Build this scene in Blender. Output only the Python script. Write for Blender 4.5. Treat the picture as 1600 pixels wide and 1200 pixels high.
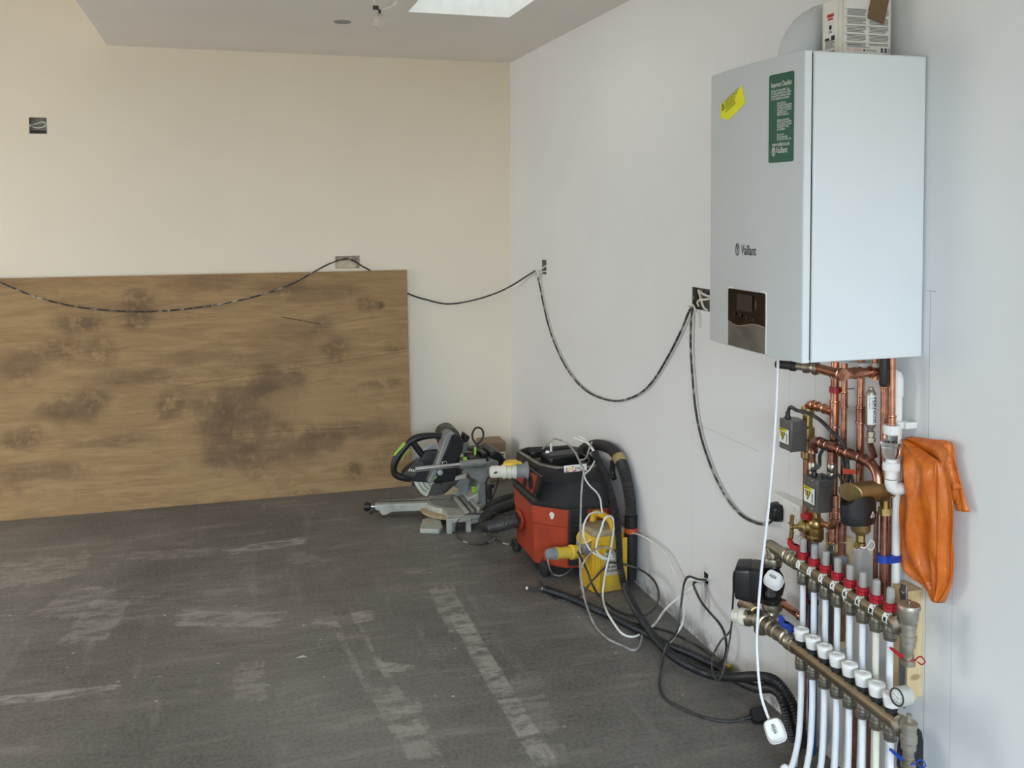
import bpy, bmesh, math, random
from mathutils import Vector, Matrix
random.seed(7)
scene = bpy.context.scene
for _o in list(bpy.data.objects):
    bpy.data.objects.remove(_o, do_unlink=True)
COL = scene.collection
V3 = Vector

# ------------------------------------------------------------------ camera (a rising-front view: level camera with vertical shift)
FPX, CX, CY = 1501.27, 800.0, 395.9
YAW, PITCH, ROLL = 0.2908, 0.0434, -0.0031
CAM = V3((-1.6128, -5.4171, 1.5422))
_F = V3((math.sin(YAW) * math.cos(PITCH), math.cos(YAW) * math.cos(PITCH), -math.sin(PITCH)))
_R0 = V3((math.cos(YAW), -math.sin(YAW), 0)); _U0 = _R0.cross(_F)
_R = _R0 * math.cos(ROLL) + _U0 * math.sin(ROLL)
_U = _U0 * math.cos(ROLL) - _R0 * math.sin(ROLL)
cd = bpy.data.cameras.new('camera'); cam = bpy.data.objects.new('camera', cd); COL.objects.link(cam)
cd.sensor_width = 36; cd.lens = 36 * FPX / 1600; cd.shift_x = 0; cd.shift_y = (CY - 600) / 1600
cd.clip_start = 0.05; cd.clip_end = 200
cam.matrix_world = Matrix(((_R.x, _U.x, -_F.x, CAM.x), (_R.y, _U.y, -_F.y, CAM.y), (_R.z, _U.z, -_F.z, CAM.z), (0, 0, 0, 1)))
scene.camera = cam

def P(u, v, x=None, y=None, z=None):
    """survey helper: the point of a real plane (x, y or z = const) seen at photo pixel u, v"""
    d = _F + _R * ((u - CX) / FPX) - _U * ((v - CY) / FPX)
    i, val = (0, x) if x is not None else ((1, y) if y is not None else (2, z))
    return CAM + d * ((val - CAM[i]) / d[i])
def PX(p):
    d = V3(p) - CAM; w = d.dot(_F)
    return (CX + FPX * d.dot(_R) / w, CY - FPX * d.dot(_U) / w)
def ZV(x, y, v):
    """height of pixel row v on the vertical through x, y"""
    z = 1.0
    for _ in range(6):
        a = PX((x, y, z))[1]; b = PX((x, y, z + 0.01))[1]
        z += (v - a) / (b - a) * 0.01
    return z

# ------------------------------------------------------------------ light and exposure
scene.view_settings.view_transform = 'Standard'; scene.view_settings.look = 'None'
scene.view_settings.gamma = 1.0; scene.view_settings.use_curve_mapping = False
scene.view_settings.exposure = 0.33
scene.cycles.use_denoising = True
scene.cycles.max_bounces = 8; scene.cycles.diffuse_bounces = 5
scene.cycles.sample_clamp_indirect = 4.0
wd = bpy.data.worlds.new('sky'); scene.world = wd; wd.use_nodes = True
_bg = wd.node_tree.nodes['Background']; _bg.inputs[0].default_value = (0.52, 0.75, 1.0, 1); _bg.inputs[1].default_value = 1.05

def area(name, loc, target, sx, sy, power, col):
    l = bpy.data.lights.new(name, 'AREA'); l.shape = 'RECTANGLE'; l.size = sx; l.size_y = sy; l.energy = power; l.color = col
    o = bpy.data.objects.new(name, l); COL.objects.link(o); o.location = loc
    o.rotation_euler = (V3(target) - V3(loc)).to_track_quat('-Z', 'Y').to_euler(); return o
area('door_daylight', (-2.4, -8.85, 3.2), (-1.6, -3.4, 0.5), 4.4, 2.6, 1080, (0.74, 0.875, 1.0))
area('window_daylight', (-5.4, -1.5, 1.55), (-1.0, -1.0, 1.0), 2.2, 2.4, 66, (1.0, 0.85, 0.68))
area('rooflight_daylight', (-0.61, -1.73, 2.98), (-0.61, -1.73, 0), 0.46, 0.94, 0.6, (0.62, 0.81, 1.0))
_s = bpy.data.lights.new('sun', 'SUN'); _s.energy = 9.5; _s.angle = 0.01; _s.color = (1.0, 0.88, 0.70)
_so = bpy.data.objects.new('sun', _s); COL.objects.link(_so); _so.rotation_euler = (math.radians(-42), math.radians(12), 0)

# ------------------------------------------------------------------ materials
def lin(c):
    return tuple((x / 12.92 if x <= 0.04045 else ((x + 0.055) / 1.055) ** 2.4) for x in c)
def rgb(r, g, b):
    return lin((r / 255, g / 255, b / 255)) + (1,)
class NT:
    def __init__(s, name):
        s.m = bpy.data.materials.new(name); s.m.use_nodes = True; s.t = s.m.node_tree
        s.b = s.t.nodes['Principled BSDF']
    def n(s, typ, **kw):
        nd = s.t.nodes.new(typ)
        for k, v in kw.items(): setattr(nd, k, v)
        return nd
    def l(s, a, b): s.t.links.new(a, b)
    def val(s, inp, v):
        if hasattr(v, 'is_linked') or isinstance(v, bpy.types.NodeSocket): s.l(v, inp)
        else: inp.default_value = v
    def math(s, op, a, b=0.0, clamp=False):
        nd = s.n('ShaderNodeMath', operation=op, use_clamp=clamp); s.val(nd.inputs[0], a); s.val(nd.inputs[1], b); return nd.outputs[0]
    def mix(s, fac, a, b):
        nd = s.n('ShaderNodeMix', data_type='RGBA'); s.val(nd.inputs[0], fac); s.val(nd.inputs[6], a); s.val(nd.inputs[7], b); return nd.outputs[2]
    def ramp(s, x, lo, hi):
        nd = s.n('ShaderNodeMapRange', interpolation_type='SMOOTHSTEP'); s.val(nd.inputs[0], x); nd.inputs[1].default_value = lo; nd.inputs[2].default_value = hi; return nd.outputs[0]
    def coords(s, scale=(1, 1, 1), loc=(0, 0, 0), rot=(0, 0, 0)):
        tc = s.n('ShaderNodeTexCoord'); mp = s.n('ShaderNodeMapping'); s.l(tc.outputs['Object'], mp.inputs[0])
        mp.inputs['Scale'].default_value = scale; mp.inputs['Location'].default_value = loc; mp.inputs['Rotation'].default_value = rot; return mp.outputs[0]
    def noise(s, vec, scale=5, detail=4, rough=0.55, dist=0.0):
        nd = s.n('ShaderNodeTexNoise'); s.l(vec, nd.inputs['Vector']); nd.inputs['Scale'].default_value = scale
        nd.inputs['Detail'].default_value = detail; nd.inputs['Roughness'].default_value = rough; nd.inputs['Distortion'].default_value = dist; return nd
    def bump(s, h, strength=0.1, dist=0.01):
        nd = s.n('ShaderNodeBump'); s.l(h, nd.inputs['Height']); nd.inputs['Strength'].default_value = strength; nd.inputs['Distance'].default_value = dist
        s.l(nd.outputs[0], s.b.inputs['Normal'])
def M(name, col, rough=0.5, metal=0.0, var=0.12, vscale=30, dirt=None, dirt_amt=0.0, bump=0.0, trans=0.0, sheen=None, coat=0.0):
    t = NT(name); b = t.b
    b.inputs['Roughness'].default_value = rough; b.inputs['Metallic'].default_value = metal
    if trans: b.inputs['Transmission Weight'].default_value = trans; b.inputs['IOR'].default_value = 1.45
    if coat: b.inputs['Coat Weight'].default_value = coat
    c = t.coords(); nz = t.noise(c, vscale, 4).outputs[0]
    d = tuple(x * (1 - var) for x in col[:3]) + (1,); e = tuple(min(1, x * (1 + var)) for x in col[:3]) + (1,)
    out = t.mix(t.ramp(nz, 0.3, 0.7), d, e)
    if dirt:
        n2 = t.noise(c, vscale * 0.35, 6, 0.65).outputs[0]
        out = t.mix(t.math('MULTIPLY', t.ramp(n2, 0.48, 0.68), dirt_amt), out, dirt)
    t.l(out, b.inputs['Base Color'])
    if bump: t.bump(nz, bump, 0.002)
    return t.m
m = {}
m['copper'] = M('copper', rgb(204, 146, 120), 0.26, 1.0, 0.25, 45, rgb(118, 72, 58), 0.75)
m['copper_dull'] = M('copper_dull', rgb(160, 114, 98), 0.34, 1.0, 0.22, 45, rgb(90, 60, 52), 0.6)
m['brass'] = M('brass', rgb(178, 152, 100), 0.33, 1.0, 0.12, 40, rgb(110, 90, 60), 0.4)
m['bronze'] = M('bronze', rgb(150, 126, 84), 0.42, 0.9, 0.08, 60)
m['nickel'] = M('nickel', rgb(176, 168, 152), 0.36, 1.0, 0.12, 40, rgb(110, 102, 90), 0.35)
m['nickel_bar'] = M('nickel_bar', rgb(160, 148, 126), 0.30, 1.0, 0.08, 40)
m['nickel_matt'] = M('nickel_matt', rgb(168, 162, 150), 0.45, 0.8, 0.06, 40)
m['connector'] = M('connector', rgb(138, 132, 120), 0.40, 0.9, 0.1, 40)
m['steel'] = M('steel', rgb(165, 167, 168), 0.35, 1.0, 0.08, 20)
m['chrome'] = M('chrome', rgb(215, 217, 220), 0.2, 1.0, 0.03, 20)
m['zinc'] = M('zinc', rgb(128, 128, 126), 0.5, 0.75, 0.2, 50, rgb(80, 76, 70), 0.5)
m['valve_steel'] = M('valve_steel', rgb(128, 130, 130), 0.42, 0.85, 0.06, 20)
m['boiler'] = M('boiler_white', rgb(226, 231, 232), 0.28, 0, 0.01, 6)
m['boiler_shaded_front'] = M('boiler_shaded_front', rgb(196, 201, 204), 0.30, 0, 0.01, 6)  # same paint as the casing, darkened for the shade on the front
m['white'] = M('white_plastic', rgb(232, 232, 228), 0.35, 0, 0.03, 30)
m['white_soft'] = M('white_pipe', rgb(228, 231, 234), 0.42, 0, 0.03, 20)
m['cream_pipe'] = M('cream_pipe', rgb(226, 226, 208), 0.42, 0, 0.03, 20)
m['cream'] = M('cream_plastic', rgb(216, 213, 198), 0.45, 0, 0.05, 30)
m['ivory'] = M('ivory_paper', rgb(225, 222, 214), 0.6, 0, 0.03, 30)
m['black'] = M('black_plastic', rgb(24, 24, 25), 0.42, 0, 0.2, 30)
m['black_dusty'] = M('black_dusty', rgb(30, 30, 31), 0.5, 0, 0.25, 25, rgb(88, 84, 78), 0.35)
m['rubber'] = M('black_rubber', rgb(32, 32, 33), 0.55, 0, 0.2, 30, rgb(72, 70, 66), 0.3)
m['dark_grey'] = M('dark_grey', rgb(62, 61, 58), 0.5, 0, 0.1, 30, rgb(110, 104, 96), 0.3)
m['gloss_black'] = M('gloss_black', rgb(8, 8, 9), 0.08, 0, 0.1, 30)
m['screen'] = M('screen_glass', rgb(46, 42, 38), 0.2, 0, 0.3, 60)
m['flap'] = M('control_flap', rgb(112, 110, 106), 0.22, 0.4, 0.25, 14)
m['red'] = M('red_plastic', rgb(168, 24, 38), 0.4, 0, 0.06, 30)
m['red_clip'] = M('red_clip', rgb(150, 20, 28), 0.4, 0, 0.06, 30)
m['blue'] = M('blue_plastic', rgb(24, 62, 158), 0.4, 0, 0.06, 30)
m['blue_foam'] = M('blue_sleeve', rgb(20, 96, 158), 0.5, 0, 0.06, 30)
m['vac_red'] = M('vacuum_orange', rgb(166, 62, 36), 0.45, 0, 0.1, 12, rgb(116, 70, 56), 0.6)
m['vac_black'] = M('vacuum_black', rgb(29, 29, 30), 0.5, 0, 0.15, 20, rgb(96, 92, 86), 0.22)
m['dust'] = M('dusty_plastic', rgb(128, 120, 108), 0.8, 0, 0.25, 30, rgb(60, 58, 55), 0.6)
m['yellow'] = M('yellow_paint', rgb(212, 168, 34), 0.5, 0, 0.08, 15, rgb(150, 128, 84), 0.5)
m['yellow_top'] = M('yellow_dusty', rgb(158, 142, 112), 0.85, 0, 0.2, 30, rgb(190, 160, 70), 0.4)
m['yellow_plug'] = M('yellow_plug', rgb(228, 192, 60), 0.45, 0, 0.08, 20, rgb(180, 160, 110), 0.4)
m['grey_plug'] = M('grey_plug', rgb(132, 134, 134), 0.5, 0, 0.08, 20, rgb(170, 166, 158), 0.4)
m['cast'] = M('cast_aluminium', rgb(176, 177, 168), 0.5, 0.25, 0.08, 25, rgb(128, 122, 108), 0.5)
m['cast_dark'] = M('cast_dark_grey', rgb(140, 142, 138), 0.5, 0.3, 0.08, 25, rgb(100, 96, 88), 0.4)  # darker grey cast metal
m['guard'] = M('guard_cream', rgb(206, 206, 188), 0.4, 0, 0.05, 25, rgb(150, 146, 130), 0.4)
m['sawdust'] = M('sawdust', rgb(168, 148, 116), 0.9, 0, 0.2, 60)
m['blade'] = M('saw_blade', rgb(128, 128, 128), 0.28, 0.9, 0.1, 20)
m['lime'] = M('lime_green', rgb(142, 190, 58), 0.45, 0, 0.06, 25)
m['box_metal'] = M('box_metal', rgb(150, 145, 134), 0.55, 0.15, 0.15, 60, rgb(96, 90, 80), 0.5)
m['card'] = M('brown_card', rgb(120, 96, 66), 0.8, 0, 0.08, 15)
m['box_card'] = M('box_card', rgb(140, 118, 92), 0.75, 0, 0.06, 15)
m['ink'] = M('ink', rgb(26, 26, 28), 0.6, 0, 0.02, 30)
m['ink_grey'] = M('ink_grey', rgb(120, 120, 118), 0.6, 0, 0.02, 30)
m['ink_red'] = M('ink_red', rgb(190, 50, 44), 0.6, 0, 0.02, 30)
m['ink_white'] = M('ink_white', rgb(235, 238, 235), 0.6, 0, 0.02, 30)
m['green'] = M('green_sticker', rgb(8, 86, 66), 0.35, 0, 0.03, 10)
m['neon'] = M('yellow_sticker', rgb(236, 236, 22), 0.5, 0, 0.03, 10)
m['warn'] = M('warning_yellow', rgb(226, 206, 20), 0.45, 0, 0.03, 10)
m['cable'] = M('cable_black', rgb(44, 44, 45), 0.55, 0, 0.25, 40, rgb(132, 128, 120), 0.35)
m['cable_dirty'] = M('cable_speckled', rgb(48, 46, 44), 0.6, 0, 0.3, 60, rgb(200, 194, 180), 0.85)
m['cable_white'] = M('cable_white', rgb(226, 225, 218), 0.45, 0, 0.06, 40, rgb(150, 146, 138), 0.35)
m['cable_grey'] = M('cable_grey', rgb(142, 140, 136), 0.55, 0, 0.2, 40, rgb(205, 202, 196), 0.6)
m['conduit'] = M('conduit', rgb(30, 30, 31), 0.45, 0, 0.15, 40, rgb(62, 60, 58), 0.3)
m['hose'] = M('vacuum_hose', rgb(54, 53, 51), 0.5, 0, 0.15, 25, rgb(96, 90, 82), 0.3)
m['orange_cuff'] = M('orange_cuff', rgb(200, 78, 40), 0.5, 0, 0.06, 25)
m['tape'] = M('beige_tape', rgb(170, 146, 100), 0.7, 0, 0.15, 60)
m['foil'] = M('silver_tape', rgb(150, 150, 152), 0.3, 0.6, 0.5, 90)
m['plaster'] = M('bare_plaster', rgb(206, 192, 168), 0.9, 0, 0.08, 40)
m['clear'] = M('clear_plastic', (0.93, 0.94, 0.95, 1), 0.06, 0, 0.0, 30, trans=1.0)
m['fitting_grey'] = M('fitting_grey', rgb(104, 100, 92), 0.45, 0.5, 0.08, 30)
m['yellow_tape'] = M('yellow_scrap', rgb(190, 180, 50), 0.6, 0, 0.1, 40)
m['glass'] = M('window_glass', (1, 1, 1, 1), 0.0, 0, 0, 5, trans=1.0)

# ------------------------------------------------------------------ mesh builder
def rotz(a):
    return Matrix.Rotation(a, 3, 'Z')
def frame(axis):
    w = V3(axis).normalized(); a = V3((0, 0, 1)) if abs(w.z) < 0.9 else V3((1, 0, 0))
    p = a.cross(w).normalized(); q = w.cross(p); return p, q, w
class MB:
    def __init__(s): s.v = []; s.f = []
    def add(s, vs, fs):
        b = len(s.v); s.v += [V3(x) for x in vs]; s.f += [tuple(i + b for i in f) for f in fs]; return s
    def box(s, c, size, rz=0.0, R=None):
        c = V3(c); hx, hy, hz = size[0] / 2, size[1] / 2, size[2] / 2
        R = R or rotz(rz)
        vs = [c + R @ V3((sx * hx, sy * hy, sz * hz)) for sz in (-1, 1) for sy in (-1, 1) for sx in (-1, 1)]
        return s.add(vs, [(0, 2, 3, 1), (4, 5, 7, 6), (0, 1, 5, 4), (2, 6, 7, 3), (0, 4, 6, 2), (1, 3, 7, 5)])
    def box2(s, a, b):
        a, b = V3(a), V3(b); return s.box((a + b) / 2, [abs(b[i] - a[i]) for i in range(3)])
    def lathe(s, prof, o, axis, seg=20, cap=True):
        p, q, w = frame(axis); o = V3(o); n = len(prof); vs = []
        for r, h in prof:
            for k in range(seg):
                a = 2 * math.pi * k / seg; vs.append(o + w * h + (p * math.cos(a) + q * math.sin(a)) * max(r, 1e-5))
        fs = [(i * seg + k, i * seg + (k + 1) % seg, (i + 1) * seg + (k + 1) % seg, (i + 1) * seg + k) for i in range(n - 1) for k in range(seg)]
        if cap: fs += [tuple(range(seg - 1, -1, -1)), tuple((n - 1) * seg + k for k in range(seg))]
        return s.add(vs, fs)
    def cyl(s, a, b, r, seg=16):
        a, b = V3(a), V3(b); return s.lathe([(r, 0), (r, (b - a).length)], a, b - a, seg)
    def hexnut(s, a, b, r): return s.cyl(a, b, r, 6)
    def sweep(s, pts, radii, seg=10, cap=True):
        pts = [V3(x) for x in pts]; n = len(pts); vs = []
        if not hasattr(radii, '__len__'): radii = [radii] * n
        t = [(pts[min(i + 1, n - 1)] - pts[max(i - 1, 0)]).normalized() for i in range(n)]
        p, q, w = frame(t[0])
        for i in range(n):
            if i:
                ax = t[i - 1].cross(t[i])
                if ax.length > 1e-7:
                    R = Matrix.Rotation(t[i - 1].angle(t[i]), 3, ax); p = R @ p
                p = (p - t[i] * p.dot(t[i])).normalized(); q = t[i].cross(p)
            else: q = t[0].cross(p)
            for k in range(seg):
                a = 2 * math.pi * k / seg; vs.append(pts[i] + (p * math.cos(a) + q * math.sin(a)) * radii[i])
        fs = [(i * seg + k, i * seg + (k + 1) % seg, (i + 1) * seg + (k + 1) % seg, (i + 1) * seg + k) for i in range(n - 1) for k in range(seg)]
        if cap: fs += [tuple(range(seg - 1, -1, -1)), tuple((n - 1) * seg + k for k in range(seg))]
        return s.add(vs, fs)
    def tube(s, ctrl, r, seg=8, sub=6):
        return s.sweep(spline(ctrl, sub), r, seg)
    def corrug(s, ctrl, r, pitch=0.006, depth=0.12, seg=12):
        pts = resample(spline(ctrl, 10), pitch / 2); rad = [r * (1 - depth * (i % 2)) for i in range(len(pts))]
        return s.sweep(pts, rad, seg)
    def prism(s, poly, o, ex, ey, ez, d0, d1):
        """2-D outline in the plane ex, ey, given thickness along ez"""
        o, ex, ey, ez = V3(o), V3(ex), V3(ey), V3(ez); n = len(poly)
        if sum(poly[i][0] * poly[(i + 1) % n][1] - poly[(i + 1) % n][0] * poly[i][1] for i in range(n)) < 0: poly = poly[::-1]
        vs = [o + ex * a + ey * b + ez * d for d in (d0, d1) for a, b in poly]
        fs = [(i, (i + 1) % n, n + (i + 1) % n, n + i) for i in range(n)] + [tuple(range(n - 1, -1, -1)), tuple(range(n, 2 * n))]
        return s.add(vs, fs)
    def loft(s, rings, cap=True):
        n = len(rings[0]); vs = [p for r in rings for p in r]
        fs = [(i * n + k, i * n + (k + 1) % n, (i + 1) * n + (k + 1) % n, (i + 1) * n + k) for i in range(len(rings) - 1) for k in range(n)]
        if cap: fs += [tuple(range(n - 1, -1, -1)), tuple((len(rings) - 1) * n + k for k in range(n))]
        return s.add(vs, fs)
    def ball(s, c, r, seg=12, sc=(1, 1, 1)):
        c = V3(c); vs = []; n = seg // 2
        for i in range(n + 1):
            th = math.pi * i / n; rr = max(math.sin(th), 0.01)
            for k in range(seg):
                a = 2 * math.pi * k / seg; vs.append(c + V3((r * sc[0] * rr * math.cos(a), r * sc[1] * rr * math.sin(a), -r * sc[2] * math.cos(th))))
        return s.add(vs, [(i * seg + k, i * seg + (k + 1) % seg, (i + 1) * seg + (k + 1) % seg, (i + 1) * seg + k) for i in range(n) for k in range(seg)])
    def text(s, body, size, fn, align='LEFT', squash=1.0, bold=0.0):
        vs, fs = text_mesh(body, align, bold)
        return s.add([fn(a * size * squash, b * size) for a, b in vs], fs)
    def quad(s, fn, x0, y0, x1, y1, nx=1):
        vs = []; fs = []
        for i in range(nx + 1):
            x = x0 + (x1 - x0) * i / nx; vs += [fn(x, y0), fn(x, y1)]
        return s.add(vs, [(2 * i, 2 * i + 2, 2 * i + 3, 2 * i + 1) for i in range(nx)])
def spline(c, sub=6):
    c = [V3(x) for x in c]
    if len(c) < 3: return c
    out = []
    for i in range(len(c) - 1):
        p0, p1, p2, p3 = c[max(i - 1, 0)], c[i], c[i + 1], c[min(i + 2, len(c) - 1)]
        for k in range(sub):
            t = k / sub
            out.append(0.5 * ((2 * p1) + (p2 - p0) * t + (2 * p0 - 5 * p1 + 4 * p2 - p3) * t * t + (3 * p1 - p0 - 3 * p2 + p3) * t ** 3))
    out.append(c[-1]); return out
def resample(pts, step):
    out = [pts[0]]; acc = 0.0
    for a, b in zip(pts, pts[1:]):
        L = (b - a).length
        while acc + L >= step and L > 1e-9:
            t = (step - acc) / L; a = a + (b - a) * t; out.append(a); L = (b - a).length; acc = 0.0
        acc += L
    return out
_tc = {}
def text_mesh(body, align='LEFT', bold=0.0):
    k = (body, align, bold)
    if k not in _tc:
        c = bpy.data.curves.new('lettering', 'FONT'); c.body = body; c.align_x = align; c.resolution_u = 2; c.offset = bold
        o = bpy.data.objects.new('lettering', c); COL.objects.link(o)
        dg = bpy.context.evaluated_depsgraph_get(); me = bpy.data.meshes.new_from_object(o.evaluated_get(dg))
        _tc[k] = ([(v.co.x, v.co.y) for v in me.vertices], [tuple(p.vertices) for p in me.polygons])
        bpy.data.objects.remove(o); bpy.data.meshes.remove(me); bpy.data.curves.remove(c)
    return _tc[k]

def thing(name, label, cat, loc, group=None, rz=0.0):
    o = bpy.data.objects.new(name, None); COL.objects.link(o); o.empty_display_size = 0.05
    o.location = loc; o.rotation_euler = (0, 0, rz); o['label'] = label; o['category'] = cat
    if group: o['group'] = group
    return o
def root_of(o):
    while o.parent: o = o.parent
    return o
def obj(name, mb, mat, parent=None, label=None, sharp=38, bevel=0.0, solid=0.0, flat=False, loc=None):
    """one mesh object; vertices are given in world space and stored from the thing's base"""
    base = V3(root_of(parent).location) if parent else V3(loc or (0, 0, 0))
    me = bpy.data.meshes.new(name); me.from_pydata([tuple(v - base) for v in mb.v], [], mb.f)
    bm = bmesh.new(); bm.from_mesh(me); bmesh.ops.recalc_face_normals(bm, faces=bm.faces); bm.to_mesh(me); bm.free()
    if not flat:
        me.shade_smooth(); me.set_sharp_from_angle(angle=math.radians(sharp))
    me.materials.append(m[mat] if isinstance(mat, str) else mat)
    o = bpy.data.objects.new(name, me); COL.objects.link(o)
    if parent: o.parent = parent
    else: o.location = base
    if label: o['label'] = label
    if bevel:
        md = o.modifiers.new('bevel', 'BEVEL'); md.width = bevel; md.segments = 2; md.limit_method = 'ANGLE'; md.angle_limit = math.radians(40)
    if solid:
        md = o.modifiers.new('thickness', 'SOLIDIFY'); md.thickness = solid; md.offset = 0
    return o
def tag(o, label, cat, group=None):
    o['label'] = label; o['category'] = cat
    if group: o['group'] = group
    return o
def struct(o):
    o['kind'] = 'structure'; return o
# ================================================================== the setting
CEIL = 2.41
def wall_grid(mb, mk, us, vs, holes):
    for i in range(len(us) - 1):
        for j in range(len(vs) - 1):
            cu, cv = (us[i] + us[i + 1]) / 2, (vs[j] + vs[j + 1]) / 2
            if any(a < cu < b and c < cv < d for a, b, c, d in holes): continue
            mb.add([mk(us[i], vs[j]), mk(us[i + 1], vs[j]), mk(us[i + 1], vs[j + 1]), mk(us[i], vs[j + 1])], [(0, 1, 2, 3)])
def holed_wall(name, front, back, u0, u1, v0, v1, holes, mat, mk):
    """a wall with thickness: front skin with holes, the holes' reveals and the back skin; mk(u, v, d) -> point"""
    us = sorted({u0, u1} | {h[0] for h in holes} | {h[1] for h in holes}); vs = sorted({v0, v1} | {h[2] for h in holes} | {h[3] for h in holes})
    mb = MB(); wall_grid(mb, lambda a, b: mk(a, b, front), us, vs, holes)
    for a, b, c, d in holes:
        ring = [(a, c), (b, c), (b, d), (a, d)]
        for k in range(4):
            (p, q), (r, s_) = ring[k], ring[(k + 1) % 4]
            mb.add([mk(p, q, front), mk(r, s_, front), mk(r, s_, back), mk(p, q, back)], [(0, 1, 2, 3)])
    return mb, us, vs
def blob(t, vec, c, r, warp=0.25, wscale=4, soft=0.35, box=False):
    """soft-edged stain mask around c (own coordinates), radii r, edge broken by noise"""
    d = t.n('ShaderNodeVectorMath', operation='SUBTRACT'); t.l(vec, d.inputs[0]); d.inputs[1].default_value = c
    e = t.n('ShaderNodeVectorMath', operation='DIVIDE'); t.l(d.outputs[0], e.inputs[0]); e.inputs[1].default_value = r
    L = t.n('ShaderNodeVectorMath', operation='LENGTH'); t.l(e.outputs[0], L.inputs[0])
    nz = t.noise(vec, wscale, 6, 0.68).outputs[0]; rad = L.outputs[1]
    if box:
        ab = t.n('ShaderNodeVectorMath', operation='ABSOLUTE'); t.l(e.outputs[0], ab.inputs[0]); sx = t.n('ShaderNodeSeparateXYZ'); t.l(ab.outputs[0], sx.inputs[0]); rad = t.math('MAXIMUM', sx.outputs[0], sx.outputs[1])
    x = t.math('ADD', rad, t.math('MULTIPLY', t.math('SUBTRACT', nz, 0.5), warp * 4))
    inv = t.ramp(x, 1.0 - soft, 1.0 + soft)
    return t.math('SUBTRACT', 1.0, inv)

# --- wall paint
def wall_mat(name, col, lines=()):
    t = NT(name); c = t.coords(); nz = t.noise(c, 1.4, 3).outputs[0]
    a = tuple(x * 0.96 for x in col[:3]) + (1,)
    out = t.mix(t.ramp(nz, 0.3, 0.7), a, col)
    n2 = t.noise(c, 9, 6, 0.7).outputs[0]
    out = t.mix(t.math('MULTIPLY', t.ramp(n2, 0.62, 0.8), 0.10), out, rgb(150, 145, 135))
    sep = t.n('ShaderNodeSeparateXYZ'); t.l(c, sep.inputs[0])
    y, z = sep.outputs[1], sep.outputs[2]
    for kind, at, lo, hi, s in lines:     # pencil lines of the fitter's setting-out
        p, q = (y, z) if kind == 'v' else (z, y)
        dd = t.math('ABSOLUTE', t.math('SUBTRACT', p, at))
        k = t.math('LESS_THAN', dd, 0.0011)
        k = t.math('MULTIPLY', k, t.math('GREATER_THAN', q, lo)); k = t.math('MULTIPLY', k, t.math('LESS_THAN', q, hi))
        out = t.mix(t.math('MULTIPLY', k, s), out, rgb(110, 108, 108))
    if lines:
        # splashed grime just above the floor and under the cable hole
        low = t.math('SUBTRACT', 1.0, t.ramp(z, 0.0, 0.10)); k = t.math('MULTIPLY', low, t.ramp(n2, 0.40, 0.62))
        out = t.mix(t.math('MULTIPLY', k, 0.75), out, rgb(96, 90, 84))
        st = t.noise(t.coords((1, 45, 6)), 1.0, 4).outputs[0]
        h = blob(t, c, (0, -2.40, 0.17), (0.3, 0.035, 0.09), 0.1, 9, 0.5)
        out = t.mix(t.math('MULTIPLY', t.math('MULTIPLY', h, t.ramp(st, 0.42, 0.6)), 0.7), out, rgb(120, 98, 80))
    t.l(out, t.b.inputs['Base Color']); t.b.inputs['Roughness'].default_value = 0.72
    t.bump(t.noise(c, 55, 3).outputs[0], 0.05, 0.003); return t.m

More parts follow.
